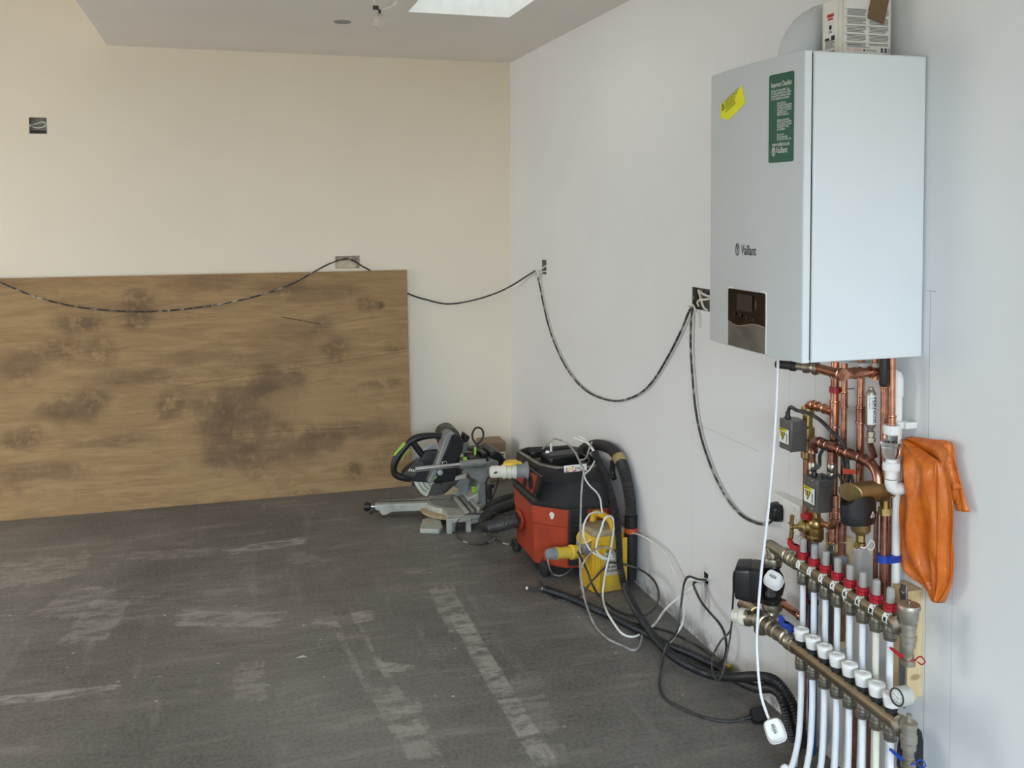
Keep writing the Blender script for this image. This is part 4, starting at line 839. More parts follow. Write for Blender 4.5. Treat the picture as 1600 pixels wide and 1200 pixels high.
zz = Z6(735); ze = Z6(757); pts = [V3((x6, y6, zz)), V3((x6, y6, ze + .012)), V3((x6 + .004, y6, ze - .002)), V3((x6 + .016, y6, ze - .012)), V3((x6 + .03, y6, ze - .010))]
mb = MB(); mb.sweep([pts[0], V3((x6, y6, ze + .015))], .0142, 20); mb.sweep([V3((x6, y6, ze + .013)), V3((x6, y6, ze + .002)), V3((x6 + .003, y6, ze - .007)), V3((x6 + .010, y6, ze - .012)), V3((x6 + .036, y6, ze - .012))], .0152, 20); obj('elbow', mb, 'white', td)
xw = -.034; yw = vy(1402, 690, xw)
wp = thing('white_waste_pipe', 'white plastic waste pipe running down the wall beside the orange bag', 'pipe', (xw, yw, 0))
Zw = lambda v: ZV(xw, yw, v)
mb = MB(); mb.sweep([V3((xw, yw, .30)), V3((xw, yw, Zw(598)))], .0105, 18); obj('pipe', mb, 'white', wp)
mb = MB(); mb.sweep([V3((xw, yw, Zw(619)))] + [V3((xw, yw, Zw(600))), V3((xw, yw, Zw(592))), V3((xw, yw + .004, Zw(587))), V3((xw - .003, yw + .014, Zw(584.5))), V3((xw - .008, yw + .040, Zw(584.5)))], .0128, 18); obj('elbow', mb, 'white', wp)
mb = MB(); mb.lathe([(.0132, Zw(772)), (.0132, Zw(752))], (xw, yw, 0), (0, 0, 1), 18); mb.sweep([V3((x6 + .03, y6, ze - .012)), V3((xw, yw, ze - .012))], .0135, 16); obj('tee', mb, 'white', wp)
mb = MB(); z = Zw(662); mb.box2((xw - .016, yw - .022, z - .009), (xw + .016, yw + .014, z + .009)); mb.box2((xw, yw - .05 + .02, z - .008), (0, yw - .02, z + .008)); obj('pipe_clip', mb, 'white', wp, bevel=.002)
# ------------------------------------------------------------------ double socket with a black plug
sy0, sy1 = P(1262, 800, x=-.012).y, P(1211, 780, x=-.012).y; sy1 = sy0 + .147
zs = P(1236, 800, x=-.012).z
so = thing('double_socket', 'white double wall socket behind the hanging cord and grey valve box', 'socket', (0, (sy0 + sy1) / 2, zs))
mb = MB(); mb.box2((-.032, sy0 - .0, zs - .043), (0, sy1, zs + .043)); obj('pattress', mb, 'white', so, bevel=.003)
mb = MB(); mb.box2((-.040, sy0 - .002, zs - .045), (-.032, sy1 + .002, zs + .045)); fp = obj('face_plate', mb, 'white', so, bevel=.003)
for k in (.27, .73):
    yk = sy1 + (sy0 - sy1) * k
    mb = MB(); mb.box((-.041, yk - .012, zs + .03), (.006, .012, .016)); obj('rocker_switch', mb, 'white', fp, bevel=.001)
    mb = MB(); mb.box((-.0402, yk - .012, zs + .034), (.0006, .008, .0045)) if False else None
    for dy, dz, a_, b_ in ((0, .010, .004, .008), (.011, -.012, .0065, .004), (-.011, -.012, .0065, .004)):
        mb = MB(); mb.box((-.0402, yk + dy, zs - .008 + dz), (.0008, a_, b_)); obj('pin_slot', mb, 'ink', fp, flat=True)
for s in (-1, 1): mb = MB(); mb.lathe([(.003, 0), (.002, .001)], (-.040, (sy0 + sy1) / 2 + s * .06, zs), (-1, 0, 0), 8); obj('screw', mb, 'steel', fp)
# stop tap with tee handle and blue sleeve
tp = pt(1268, 822, -.085); st = thing('stop_tap', 'brass stop tap with a tee handle above the blue pipe sleeve', 'tap', tp)
hd_ = pt(1237, 823, -.125)
mb = MB(); ax = (hd_ - tp).normalized(); L = (hd_ - tp).length; mb.lathe([(.019, -.008), (.021, .002), (.020, .012), (.0225, .014), (.0225, .020), (.016, .022), (.013, .034), (.0065, .038), (.0055, L - .004), (.0075, L - .003), (.0075, L + .004)], tp, ax, 18); obj('tap_body', mb, 'brass', st)
mb = MB(); mb.sweep([hd_ + V3((0, -.004, .032)), hd_ + V3((0, 0, .02)), hd_, hd_ + V3((0, 0, -.02)), hd_ + V3((0, .004, -.034))], [.0058, .0058, .005, .0058, .0058], 12); obj('tee_handle', mb, 'brass', st)
mb = MB(); q = tp + V3((0, -.012, -.018)); mb.hexnut(q + V3((0, 0, -.02)), q, .018); mb.lathe([(.021, -.008), (.021, -.002)], q, (0, 0, 1), 18); obj('union_nut', mb, 'brass', st)
yb_ = q.y; mb = MB(); mb.cyl((q.x, yb_, q.z - .02), (q.x, yb_, .05), .0125, 16); obj('pipe_sleeve', mb, 'blue_foam', st, label='blue plastic pipe sleeve')
mb = MB(); mb.lathe([(.0125, -.006), (.0145, -.006), (.0145, .006), (.0125, .006)], (q.x, yb_, ZV(q.x, yb_, 940)), (0, 0, 1), 16); obj('sleeve_ring', mb, 'black', st)
mb = MB(); mb.box(pt(1261, 806, -.10), (.028, .024, .016), .3); obj('lever', mb, 'red', st, bevel=.003, label='red plastic lever')
# ------------------------------------------------------------------ timber battens behind the manifolds
def batten(ybt, z0, z1, w, d, label):
    mb = MB(); mb.box2((-d, ybt, z0), (0, ybt + w, z1)); o = obj('timber_batten', mb, 'batten', flat=True, loc=(0, ybt + w / 2, z0), bevel=.001); tag(o, label, 'timber'); return o
t = NT('batten_pine'); c_ = t.coords((26, 26, 2.2)); g = t.noise(c_, 1.6, 5, .6, .6).outputs[0]; out = t.mix(t.ramp(g, .3, .7), rgb(214, 190, 148), rgb(190, 162, 116)); kn = blob(t, t.coords(), (-.02, -.03, .05), (.014, .05, .007), .15, 20, .4); out = t.mix(t.math('MULTIPLY', kn, .6), out, rgb(120, 92, 60)); t.l(out, t.b.inputs['Base Color']); t.b.inputs['Roughness'].default_value = .7; m['batten'] = t.m
ynb = vy(1442, 1000, 0); zb0, zb1 = ZV(0, ynb, 1099), ZV(0, ynb, 921)
batten(ynb, zb0 + .018, zb1, .062, .044, 'near pine batten behind the round pressure gauge, under the orange bag')
mb = MB(); mb.box2((-.036, ynb + .016, zb0), (0, ynb + .056, zb0 + .0179)); o = obj('timber_offcut', mb, 'batten', flat=True, loc=(0, ynb + .03, zb0), bevel=.001); tag(o, 'short pine offcut packed below the near batten', 'timber')
yfb = vy(1312, 855, -.044); batten(yfb, .36, ZV(-.044, yfb, 843), .062, .044, 'far pine batten seen between the clear flow meters, in shade under the stop tap')
# ================================================================== underfloor heating manifolds
XU, XD = -.115, -.17
def bar(mb, x, ya, yb, z, r=.0195):
    """extruded bar, flat-topped"""
    pr_ = [(r * .98 * math.cos(a) * (1 if abs(math.sin(a)) < .8 else .95), max(-r, min(r * .86, r * 1.05 * math.sin(a)))) for a in [2 * math.pi * i / 20 for i in range(20)]]
    mb.prism(pr_, (x, yb, z), (1, 0, 0), (0, 0, 1), (0, 1, 0), 0, ya - yb)
def nut_chain(mb, o, axis, prof, seg=18): mb.lathe(prof, o, axis, seg)
u0 = P(1255, 882, x=XU); u7 = P(1391, 969, x=XU)
YU = [u0.y + (u7.y - u0.y) * i / 7 for i in range(8)]; ZU = (u0.z + u7.z) / 2
d0 = P(1252, 1018, x=XD); d7 = P(1392, 1120, x=XD)
YD = [d0.y + (d7.y - d0.y) * i / 7 for i in range(8)]; ZD = (d0.z + d7.z) / 2
# ---- upper (flow) manifold
up = thing('flow_manifold', 'upper heating manifold bar with red-collared clear flow meters and number labels', 'manifold', (XU, (YU[0] + YU[7]) / 2, ZU))
mb = MB(); bar(mb, XU, YU[0] + .030, YU[7] - .030, ZU); obj('bar', mb, 'nickel_bar', up, sharp=25)
R_ = .0195
fm = None
for i, y in enumerate(YU):
    zt = ZU + R_ * .86
    if fm is None:
        mb = MB(); mb.lathe([(.0125, -.001), (.0125, .004)], (XU, y, zt), (0, 0, 1), 18); seat_ = obj('flow_meter', mb, 'nickel', up)
        mb = MB(); n = 28; mb.loft([[V3((XU + math.cos(2 * math.pi * k / n) * r * (1 if k % 2 else .95), y + math.sin(2 * math.pi * k / n) * r * (1 if k % 2 else .95), zt + h)) for k in range(n)] for h, r in ((.003, .0138), (.005, .0160), (.0125, .0160), (.013, .0148), (.014, .0160), (.021, .0160), (.0225, .012))]); red_ = obj('red_collar', mb, 'red', seat_, sharp=28)
        mb = MB(); mb.lathe([(.0094, .022), (.0094, .054), (.0082, .058), (.0045, .060)], (XU, y, zt), (0, 0, 1), 18); cl_ = obj('clear_tube', mb, M('flow_tube', rgb(206, 204, 198), .2, 0, 0, 30, trans=.45), seat_)
        mb = MB(); mb.lathe([(.0036, .022), (.0036, .048), (.0066, .049), (.0066, .053), (.002, .054)], (XU, y, zt), (0, 0, 1), 10); in_ = obj('indicator', mb, 'ink_grey', seat_)
        fm = [seat_, red_, cl_, in_]; y0_ = y
    else:
        a = fm[0].copy(); COL.objects.link(a); a.parent = up; a.location = (0, y - y0_, 0)
        for q in fm[1:]: b = q.copy(); COL.objects.link(b); b.parent = a
# number tags stuck on the bar
for i, y in enumerate(YU):
    def lf(a, b, off=.0006):
        th = math.radians(22) + b / R_; return V3((XU - (R_ + off) * math.cos(th) * 1.0, y - .004 - a, ZU + (R_ * 1.0 + off) * math.sin(th)))
    vs_ = [lf(a, -.013 + .026 * k / 5) for k in range(6) for a in (-.009, .009)]
    mb = MB(); mb.add(vs_, [(2 * k, 2 * k + 1, 2 * k + 3, 2 * k + 2) for k in range(5)]); lb = obj('number_label', mb, 'ink_white', up)
    mb = MB(); fn = lambda a, b: lf(a * 1.35, b * 1.3, .0012)
    if i < 4: mb.text(str(i + 1), .009, lambda a, b: fn(a - .003, b - .004), 'LEFT', 1, .01)
    elif i < 6: mb.add([fn(-.003, -.006), fn(.004, -.006), fn(.0045, -.002), fn(0, .004), fn(-.001, .001), fn(-.0035, 0)], [(0, 1, 2, 3, 4, 5)])
    else: mb.add([fn(-.0035, -.007), fn(.0035, -.007), fn(.0035, .0005), fn(-.0035, .0005)], [(0, 1, 2, 3)])
    mb.quad(fn, .003, .004, .005, .007); mb.quad(fn, -.004, -.0095, .004, -.0085); obj('lettering', mb, 'ink', lb, flat=True)
    if i == 4:
        mb = MB(); q = [lf(-.006, -.009, .001), lf(.004, -.010, .001), lf(.008, -.012, .006), lf(.004, -.019, .008), lf(-.004, -.016, .003)]; mb.add(q, [(0, 1, 2, 3, 4)]); obj('torn_label', mb, 'ink_white', lb, flat=True)
def connectors(par, ys, x, z, drop=.0):
    src = None
    for y in ys:
        if src is None:
            zt = z - R_ + .003
            mb = MB(); mb.lathe([(.0135, .002), (.0155, -.004), (.0155, -.010), (.0135, -.0105), (.0135, -.012)], (x, y, zt), (0, 0, 1), 18)
            n = 24; mb.loft([[V3((x + math.cos(2 * math.pi * k / n) * r, y + math.sin(2 * math.pi * k / n) * r, zt + h)) for k in range(n)] for h, r in ((-.011, .0145), (-.014, .0165), (-.024, .0165), (-.027, .015))]); c = obj('pipe_connector', mb, 'connector', par, sharp=22)
            mb = MB(); mb.lathe([(.0148, -.0275), (.0152, -.028), (.0152, -.033), (.010, -.034)], (x, y, zt), (0, 0, 1), 18); k_ = obj('compression_ring', mb, 'fitting_grey', c); src = (c, k_, y)
        else:
            a = src[0].copy(); COL.objects.link(a); a.parent = par; a.location = (0, y - src[2], 0); b = src[1].copy(); COL.objects.link(b); b.parent = a
connectors(up, YU, XU, ZU)
# ball valve with red butterfly handle, elbow and union at the pump end
ye = YU[0] + .030; mb = MB()
nut_chain(mb, (XU, ye - .004, ZU), (0, 1, 0), [(.0175, 0), (.0225, .001), (.0225, .014), (.019, .016), (.019, .02), (.0215, .022), (.0225, .030), (.0215, .038), (.019, .040), (.019, .046), (.0215, .048), (.0215, .062), (.0165, .066), (.0165, .110)])
obj('ball_valve', mb, 'nickel', up)
def butterfly(par, c, mat, lab):
    mb = MB(); c = V3(c); mb.lathe([(.0075, -.02), (.0075, 0)], c, (0, 0, 1), 12); s = obj('valve_stem', mb, 'nickel', par)
    mb = MB(); mb.lathe([(.011, 0), (.011, .010), (.008, .012)], c, (0, 0, 1), 14); mb.prism([(-.024, .024), (-.024, .008), (-.012, -.004), (.010, -.004), (.022, -.010), (.022, .008), (.008, .012), (-.010, .012)], c, V3((.25, -1, 0)).normalized(), (0, 0, 1), V3((1, .25, 0)).normalized(), -.008, .008); obj('butterfly_handle', mb, mat, par, bevel=.002, label=lab)
yv = P(1243, 858, x=XU).y; butterfly(up, (XU, yv, ZU + .034), 'red', 'red butterfly handle')
yp = P(1207, 875, x=XU).y          # the pump axis
mb = MB(); mb.sweep([V3((XU, ye + .10, ZU)), V3((XU, yp + .012, ZU)), V3((XU, yp + .003, ZU - .003)), V3((XU, yp, ZU - .012)), V3((XU, yp, ZU - .036))], [.0165, .017, .0175, .0175, .0165], 18); mb.cyl((XU, yp + .0, ZU), (XU, yp + .028, ZU), .0125)
obj('elbow', mb, 'nickel', up)
zpu = ZV(XU, yp, 872)
mb = MB(); mb.lathe([(.02, .004), (.0265, .002), (.0275, -.003), (.0275, -.013), (.0265, -.017), (.02, -.019)], (XU, yp, zpu), (0, 0, 1), 8 * 3); obj('union_nut', mb, 'nickel', up, sharp=30)
# end piece with the air vent and drain cock, near end
yn = P(1413, 985, x=XU).y; mb = MB()
nut_chain(mb, (XU, YU[7] - .028, ZU), (0, -1, 0), [(.018, 0), (.024, .002), (.024, .011), (.018, .013), (.012, .016), (.012, .04)]); obj('end_union', mb, 'nickel', up)
yn = YU[7] - .028 - .036
mb = MB(); nut_chain(mb, (XU, yn, ZU), (0, 0, 1), [(.010, -.056), (.012, -.052), (.012, -.040), (.0165, -.038), (.0165, -.026), (.0185, -.024), (.0185, -.012), (.0165, -.010), (.0165, .006), (.0185, .008), (.0185, .016), (.014, .018)]); obj('end_tee', mb, 'nickel_matt', up)
mb = MB(); nut_chain(mb, (XU, yn, ZU + .016), (0, 0, 1), [(.0165, 0), (.019, .006), (.0215, .010), (.0215, .032), (.0255, .034), (.0255, .043), (.024, .045)], 24); av = obj('air_vent', mb, 'nickel_matt', up, label='grey automatic air vent')
mb = MB(); mb.lathe([(.004, .044), (.004, .049), (.0055, .050), (.0055, .054), (.003, .055)], (XU, yn, ZU + .016), (0, 0, 1), 10); obj('vent_cap', mb, 'nickel', av)
def drain(par, x, y, z, mat, lab):
    mb = MB(); mb.lathe([(.010, 0), (.013, -.003), (.013, -.012), (.016, -.013), (.016, -.026), (.013, -.028)], (x, y, z), (0, 0, 1), 16); dc = obj('drain_cock', mb, 'nickel', par)
    mb = MB(); mb.prism([(0, -.005), (.010, -.005), (.036, .006), (.036, .010), (.026, .010), (.010, .004), (0, .004)], (x - .012, y, z - .006), V3((-.35, .94, .0)).normalized(), (0, 0, 1), V3((.94, .35, 0)), -.0028, .0028); obj('drain_lever', mb, mat, dc, bevel=.002, label=lab)
    mb = MB(); c = V3((x, y, z - .010)); mb.tube([c + V3((-.013, .005, 0)), c + V3((0, -.016, -.002)), c + V3((.016, -.012, .003)), c + V3((.022, -.018, .007)), c + V3((.027, -.023, -.003)), c + V3((.022, -.018, -.011)), c + V3((.016, -.012, -.006))], .0017, 8, 5); obj('cap_strap', mb, mat, dc)
drain(up, XU, yn, ZU - .055, 'red', 'red drain lever')
# ---- lower (return) manifold
lo = thing('return_manifold', 'lower heating manifold bar with a row of white ribbed caps and a round gauge', 'manifold', (XD, (YD[0] + YD[7]) / 2, ZD))
mb = MB(); bar(mb, XD, YD[0] + .030, YD[7] - .030, ZD); obj('bar', mb, 'nickel_bar', lo, sharp=25)
src = None
capu = [(1248.5, 972), (1266, 984), (1283, 997), (1300, 1010), (1320, 1025), (1340, 1040), (1360, 1055), (1382, 1071)]
for i, y in enumerate(YD):
    zt = ZD + R_ * .86 - .001
    if src is None:
        mb = MB(); mb.lathe([(.0125, -.001), (.0125, .004), (.0148, .0045), (.0148, .007), (.0138, .0075), (.0138, .010), (.0148, .0105), (.0148, .0135), (.012, .014)], (XD, y, zt), (0, 0, 1), 20); a = obj('valve_cap', mb, 'rubber', lo, label='white cap over black ring')
        mb = MB(); n = 24
        def lobed(r, k): return r * (1 + .035 * math.cos(6 * 2 * math.pi * k / n))
        mb.loft([[V3((XD + math.cos(2 * math.pi * k / n) * lobed(r, k), y + math.sin(2 * math.pi * k / n) * lobed(r, k), zt + h)) for k in range(n)] for h, r in ((.0135, .0155), (.016, .0170), (.036, .0200), (.041, .0200), (.0435, .0175), (.044, .010), (.0425, .0095))]); b = obj('cap_top', mb, 'white', a, sharp=50); src = (a, b, y)
    else:
        a = src[0].copy(); COL.objects.link(a); a.parent = lo; a.location = (0, y - src[2], 0); b = src[1].copy(); COL.objects.link(b); b.parent = a
connectors(lo, YD, XD, ZD)
ye = YD[0] + .030; mb = MB()
nut_chain(mb, (XD, ye - .004, ZD), (0, 1, 0), [(.0175, 0), (.0225, .001), (.0225, .012), (.019, .014), (.019, .018), (.0215, .020), (.0235, .028), (.0215, .036), (.018, .038), (.018, .044), (.0215, .046), (.0215, .058), (.0175, .062), (.0175, .080)]); obj('ball_valve', mb, 'nickel', lo)
yv = P(1229, 972, x=XD).y; butterfly(lo, (XD, yv, ZD + .034), 'blue', 'blue butterfly handle')
# end piece, gauge, drain
mb = MB(); nut_chain(mb, (XD, YD[7] - .028, ZD), (0, -1, 0), [(.018, 0), (.024, .002), (.024, .011), (.018, .013), (.012, .016), (.012, .034)]); obj('end_union', mb, 'nickel', lo)
yn = YD[7] - .028 - .032
mb = MB(); nut_chain(mb, (XD, yn, ZD), (0, 0, 1), [(.010, -.056), (.012, -.052), (.012, -.040), (.0165, -.038), (.0165, -.024), (.0185, -.022), (.0185, -.008), (.0165, -.006), (.0165, .010), (.0185, .012), (.0185, .022), (.006, .024), (.006, .040)]); obj('end_tee', mb, 'nickel_matt', lo)
drain(lo, XD, yn, ZD - .055, 'blue', 'blue drain lever')
gd = V3((-.99, -.12, .06)).normalized(); gc = P(1402.5, 1089, x=XD - .016); px_, qx_, _w = frame(gd)
mb = MB(); mb.lathe([(.019, -.032), (.0215, -.029), (.0215, -.002), (.0205, .001)], gc, gd, 28); ga = obj('gauge_case', mb, M('gauge_case', rgb(214, 212, 205), .3, 0, .03, 20, trans=.35), lo, label='round pressure gauge')
mb = MB(); mb.lathe([(.0165, .0015), (.0205, .0015), (.0205, .003), (.0165, .003), (.0165, .0015)], gc, gd, 28, cap=False); obj('bezel', mb, 'dark_grey', ga)
def gf(a, b, off=.0022): return gc + (px_ if px_.y < 0 else -px_) * a * .74 + V3((0, 0, 1)) * b * .74 + gd * off
mb = MB(); mb.add([gf(.023 * math.cos(t), .023 * math.sin(t), .0016) for t in [2 * math.pi * i / 28 for i in range(28)]], [tuple(range(28))]); dl = obj('dial', mb, 'ink_white', ga, flat=True)
mb = MB()
for i in range(13):
    t = math.radians(225 - 270 * i / 12); c, s = math.cos(t), math.sin(t); w = .0006
    mb.add([gf(.0155 * c - w * s, .0155 * s + w * c), gf(.0205 * c - w * s, .0205 * s + w * c), gf(.0205 * c + w * s, .0205 * s - w * c), gf(.0155 * c + w * s, .0155 * s - w * c)], [(0, 1, 2, 3)])
for i, tx in enumerate('0246'): 
    t = math.radians(225 - 270 * i / 3.6); mb.text(tx, .006, lambda a, b: gf(.0125 * math.cos(t) - .0015 + a, .0125 * math.sin(t) - .002 + b))
mb.text('bar', .006, lambda a, b: gf(a - .004, b - .013)); obj('lettering', mb, 'ink', dl, flat=True)
mb = MB(); mb.add([gf(-.015, .006, .003), gf(.008, -.0045, .003), (gf(.009, -.002, .003)), gf(-.0148, .0068, .003)], [(0, 1, 2, 3)]); obj('needle', mb, 'ink', dl, flat=True)
# ---- wall brackets carrying both bars (seated on the battens)
for i, yb_ in enumerate((yfb + .032, ynb + .014)):
    br = thing('manifold_bracket', ('far' if i == 0 else 'near') + ' bright metal bracket clamping both manifold bars to the ' + ('far' if i == 0 else 'near') + ' batten', 'bracket', (-.045, yb_, ZD), 'manifold brackets')
    mb = MB(); mb.box2((-.048, yb_ - .011, ZD - .05), (-.0445, yb_ + .011, ZU + .06)); obj('back_strip', mb, 'steel', br, bevel=.001)
    mb = MB(); mb.box2((XU + .01, yb_ - .012, ZU - .030), (-.046, yb_ + .012, ZU - .027)); mb.box2((XD + .01, yb_ - .012, ZD + .034), (-.046, yb_ + .012, ZD + .037)) if False else None; obj('arm', mb, 'steel', br, flat=True)
    mb = MB(); mb.box2((XD + .012, yb_ - .014, ZD - .0285), (-.046, yb_ + .014, ZD - .0255)); obj('arm', mb, 'steel', br, flat=True)
    for x, z in ((XU, ZU), (XD, ZD)):
        mb = MB(); n = 24; mb.loft([[V3((x + math.cos(2 * math.pi * k / n) * r, yb_ + h, z + math.sin(2 * math.pi * k / n) * r)) for k in range(n)] for h, r in ((-.0015, .0176), (-.0015, .0192), (.0015, .0192), (.0015, .0176))], cap=False); obj('clamp_band', mb, 'steel', br)
    zz = ZU + .040
    mb = MB(); mb.lathe([(.0125, 0), (.0125, .002), (.0055, .002), (.0055, .006), (.003, .0065)], (-.048, yb_, zz), (-1, 0, 0), 18); obj('fixing_bolt', mb, 'steel', br)
# ---- pump between the bars
zpd = ZV(XU, yp, 941)
pu = thing('circulation_pump', 'black circulation pump standing between the two manifolds', 'pump', (XU, yp, zpd))
zc = ZV(XU, yp, 911)
mb = MB(); mb.lathe([(.024, zpd + .004), (.028, zpd + .012), (.020, zpd + .02), (.030, zc - .03), (.036, zc), (.030, zc + .025), (.019, zpu - .03), (.026, zpu - .022), (.024, zpu - .017)], (XU, yp, 0), (0, 0, 1), 24); obj('pump_casing', mb, 'black', pu)
dirp = V3((-.80, .60, 0)).normalized(); fc_ = P(1165, 908, x=-.19)
hc = V3((XU, yp, zc)); D = .105
side = V3((dirp.y, -dirp.x, 0)); 
def pr_ring(d, w, h, r): return [hc + dirp * d + side * a + V3((0, 0, b + .0)) for a, b in rrect(-w, -h, w, h, r, 4)]
mb = MB(); mb.loft([pr_ring(.022, .040, .042, .012), pr_ring(.026, .047, .050, .012), pr_ring(.055, .048, .051, .014), pr_ring(.058, .046, .049, .014), pr_ring(.062, .048, .051, .014), pr_ring(.098, .045, .048, .016), pr_ring(.102, .038, .041, .014)]); hs = obj('motor_housing', mb, 'black', pu, sharp=40)
mb = MB(); fn = lambda a, b: hc + dirp * .1028 + side * a + V3((0, 0, b))
mb.add([fn(.022 * math.cos(t) + .0, .022 * math.sin(t)) for t in [2 * math.pi * i / 24 for i in range(24)]] + [fn(.020 * math.cos(t), .020 * math.sin(t)) for t in [2 * math.pi * i / 24 for i in range(24)]], [(i, (i + 1) % 24, 24 + (i + 1) % 24, 24 + i) for i in range(24)])
mb.quad(fn, -.008, -.033, .008, -.027); mb.quad(fn, -.004, .026, .004, .033); mb.quad(fn, .014, -.012, .022, -.002); obj('control_marks', mb, 'ink_grey', hs, flat=True)
for s in (-1, 1):
    for t in (-1, 1):
        mb = MB(); mb.lathe([(.004, 0), (.004, .003), (.0025, .0035)], hc + dirp * .0985 + side * (.036 * s) + V3((0, 0, .038 * t)), dirp, 8); obj('screw', mb, 'dark_grey', hs)
for s in (-.014, .014):
    mb = MB(); mb.box(hc - dirp * .03 + side * s + V3((0, 0, -.008)), (.006, .006, .10), math.atan2(dirp.y, dirp.x)); mb.box(hc + V3((.012, -.024 + s, 0)), (.006, .008, .09)) if False else None
mb = MB(); a = P(1204, 915, x=XU - .035); mb.box(a + V3((0.0, 0, -.006)), (.018, .012, .055)); mb.box(a + V3((0, -.0, -.024)), (.026, .018, .014)); obj('cable_cover', mb, 'dark_grey', pu, bevel=.003)
# white plug lying against the pump
pc = P(1208.5, 905, x=XU - .055)
wp_ = thing('white_plug', 'white plug with a barcode label resting on the pump', 'plug', pc)
plug13(wp_, pc, (-.45, .8, .25), (-.42, -.5, .8), 'white', True, .92)
# black pump lead hanging in a long loop
ld = thing('pump_lead', 'thin black pump lead hanging in a loop below the mixing valve', 'cable', P(1125, 1065, x=-.17))
h0 = hc + dirp * .07 + side * -.046
mb = MB(); mb.tube([h0 + V3((0, 0, .02)), P(1148, 893, x=-.20), P(1146, 925, x=-.18), P(1144, 960, x=-.10), P(1141, 985, x=-.10), P(1126, 1002, x=-.12), P(1114, 1025, x=-.13), P(1113, 1047, x=-.14), P(1120, 1063, x=-.14), P(1128, 1056, x=-.13), P(1134, 1030, x=-.11), P(1140, 1000, x=-.09), P(1143, 975, x=-.07)], .0032, 8, 6); obj('flex', mb, 'cable', ld)
# ---- mixing valve at the far end of the lower bar
mx = thing('mixing_valve', 'nickel mixing valve with a white adjusting knob at the far end', 'valve', (XD, yp, ZD - .03))
xm, zm = XD + .02, ZV(XD + .02, yp, 968)
mb = MB(); ym = yp
mb.lathe([(.020, zpd - .022), (.0285, zpd - .020), (.0295, zpd - .012), (.0285, zpd - .002), (.022, zpd + .002)], (XU, yp, 0), (0, 0, 1), 24); obj('union_nut', mb, 'nickel', mx, sharp=30)
mb = MB(); mb.sweep([V3((XU, yp, zpd - .015)), V3((XU, yp, zpd - .03)), V3((XU - .012, yp, zpd - .045)), V3((xm, yp, zm))], [.022, .022, .023, .026], 20)
kd = V3((-.52, .85, -.0)).normalized(); ko = V3((xm, yp, zm)); kp = P(1155, 963, x=-.19)
kd = (kp - ko).normalized(); L = (kp - ko).length
mb.lathe([(.022, -.012), (.027, 0), (.027, .016), (.021, .022), (.021, .03), (.0245, .033), (.0245, .045), (.022, L - .018)], ko, kd, 20)
by = V3((XD, ye + .074, ZD)); mb.sweep([ko, ko.lerp(by, .5) + V3((0, 0, -.002)), by, by + V3((0, -.02, 0))], [.025, .022, .019, .018], 20)
mb.lathe([(.017, -.04), (.021, -.034), (.021, -.02), (.024, -.01)], ko, (0, 0, 1), 20); 
for f_, r_ in ((.30, .026), (.62, .0245), (.90, .0225)):
    c_ = ko.lerp(by, f_); mb.lathe([(r_ * .9, -.006), (r_, -.004), (r_, .004), (r_ * .9, .006)], c_, by - ko, 20)
mb.lathe([(.0295, -.004), (.0295, .004)], ko + kd * .008, kd, 20)
obj('valve_body', mb, 'nickel', mx)
mb = MB(); n = 28; pk, qk, wk = frame(kd)
mb.loft([[kp + wk * h + (pk * math.cos(2 * math.pi * k / n) + qk * math.sin(2 * math.pi * k / n)) * r * (1 + lob * math.cos(8 * 2 * math.pi * k / n)) for k in range(n)] for h, r, lob in ((-.024, .0235, 0), (-.020, .0255, 0), (-.006, .0255, 0), (-.004, .021, .03), (.016, .0185, .05), (.020, .016, .05))]); kb = obj('adjusting_knob', mb, 'cream', mx, sharp=40, label='white adjusting knob')
mb = MB(); fn = lambda a, b: kp + wk * .0205 + pk * a + qk * b; mb.add([fn(.0115 * math.cos(t), .0115 * math.sin(t)) for t in [i * .4 for i in range(15)]], [tuple(range(15))]); obj('knob_badge', mb, 'ink_grey', kb, flat=True)
mb = MB(); q = P(1160, 945, x=-.10); mb.sweep([ko + V3((-.005, .02, .01)), ko.lerp(q, .6) + V3((0, 0, .006)), q, q + V3((.025, .015, .006)), q + V3((.07, .02, .006))], [.017, .016, .016, .015, .014], 16); mb.lathe([(.016, 0), (.018, .002), (.018, .016), (.016, .018)], q + V3((.02, .012, .005)), (.9, .3, 0), 16); obj('side_elbow', mb, 'brass', mx)
# ---- white pipes: eight from the upper bar, eight from the lower
zfu = ZU - R_ - .030; zfl = ZD - R_ - .030
def floorpipe(x, y, ztop, bend_x, bend_y, mat, name, label, grp):
    pts = [V3((x, y, ztop)), V3((x, y, ztop * .72)), V3((x - bend_x * .10, y + bend_y * .10, ztop * .42)), V3((x - bend_x * .42, y + bend_y * .42, ztop * .17)), V3((x - bend_x * .78, y + bend_y * .78, .05)), V3((x - bend_x, y + bend_y, .0))]
    mb = MB(); mb.tube(pts, .008, 14, 5); o = obj(name, mb, mat, loc=pts[-1]); tag(o, label, 'pipe', grp); return o
orders = ['leftmost', 'second from the left', 'third from the left', 'fourth from the left', 'fifth from the left', 'sixth from the left', 'seventh from the left', 'rightmost']
for i, y in enumerate(YD):
    floorpipe(XD, y, zfl, .035 - .006 * i, .045 * (1 - i / 9), 'cream_pipe' if i == 6 else 'white_soft', 'heating_pipe', orders[i] + (' white pipe' if i != 6 else ' and creamier pipe') + ' dropping from the lower manifold bar', 'white pipes from the lower manifold')
for i, y in enumerate(YU):
    floorpipe(XU, y, zfu, .0, .03 * (1 - i / 9), 'cream_pipe' if i == 6 else 'white_soft', 'heating_pipe', orders[i] + ' white pipe dropping from the upper manifold bar', 'white pipes from the upper manifold')
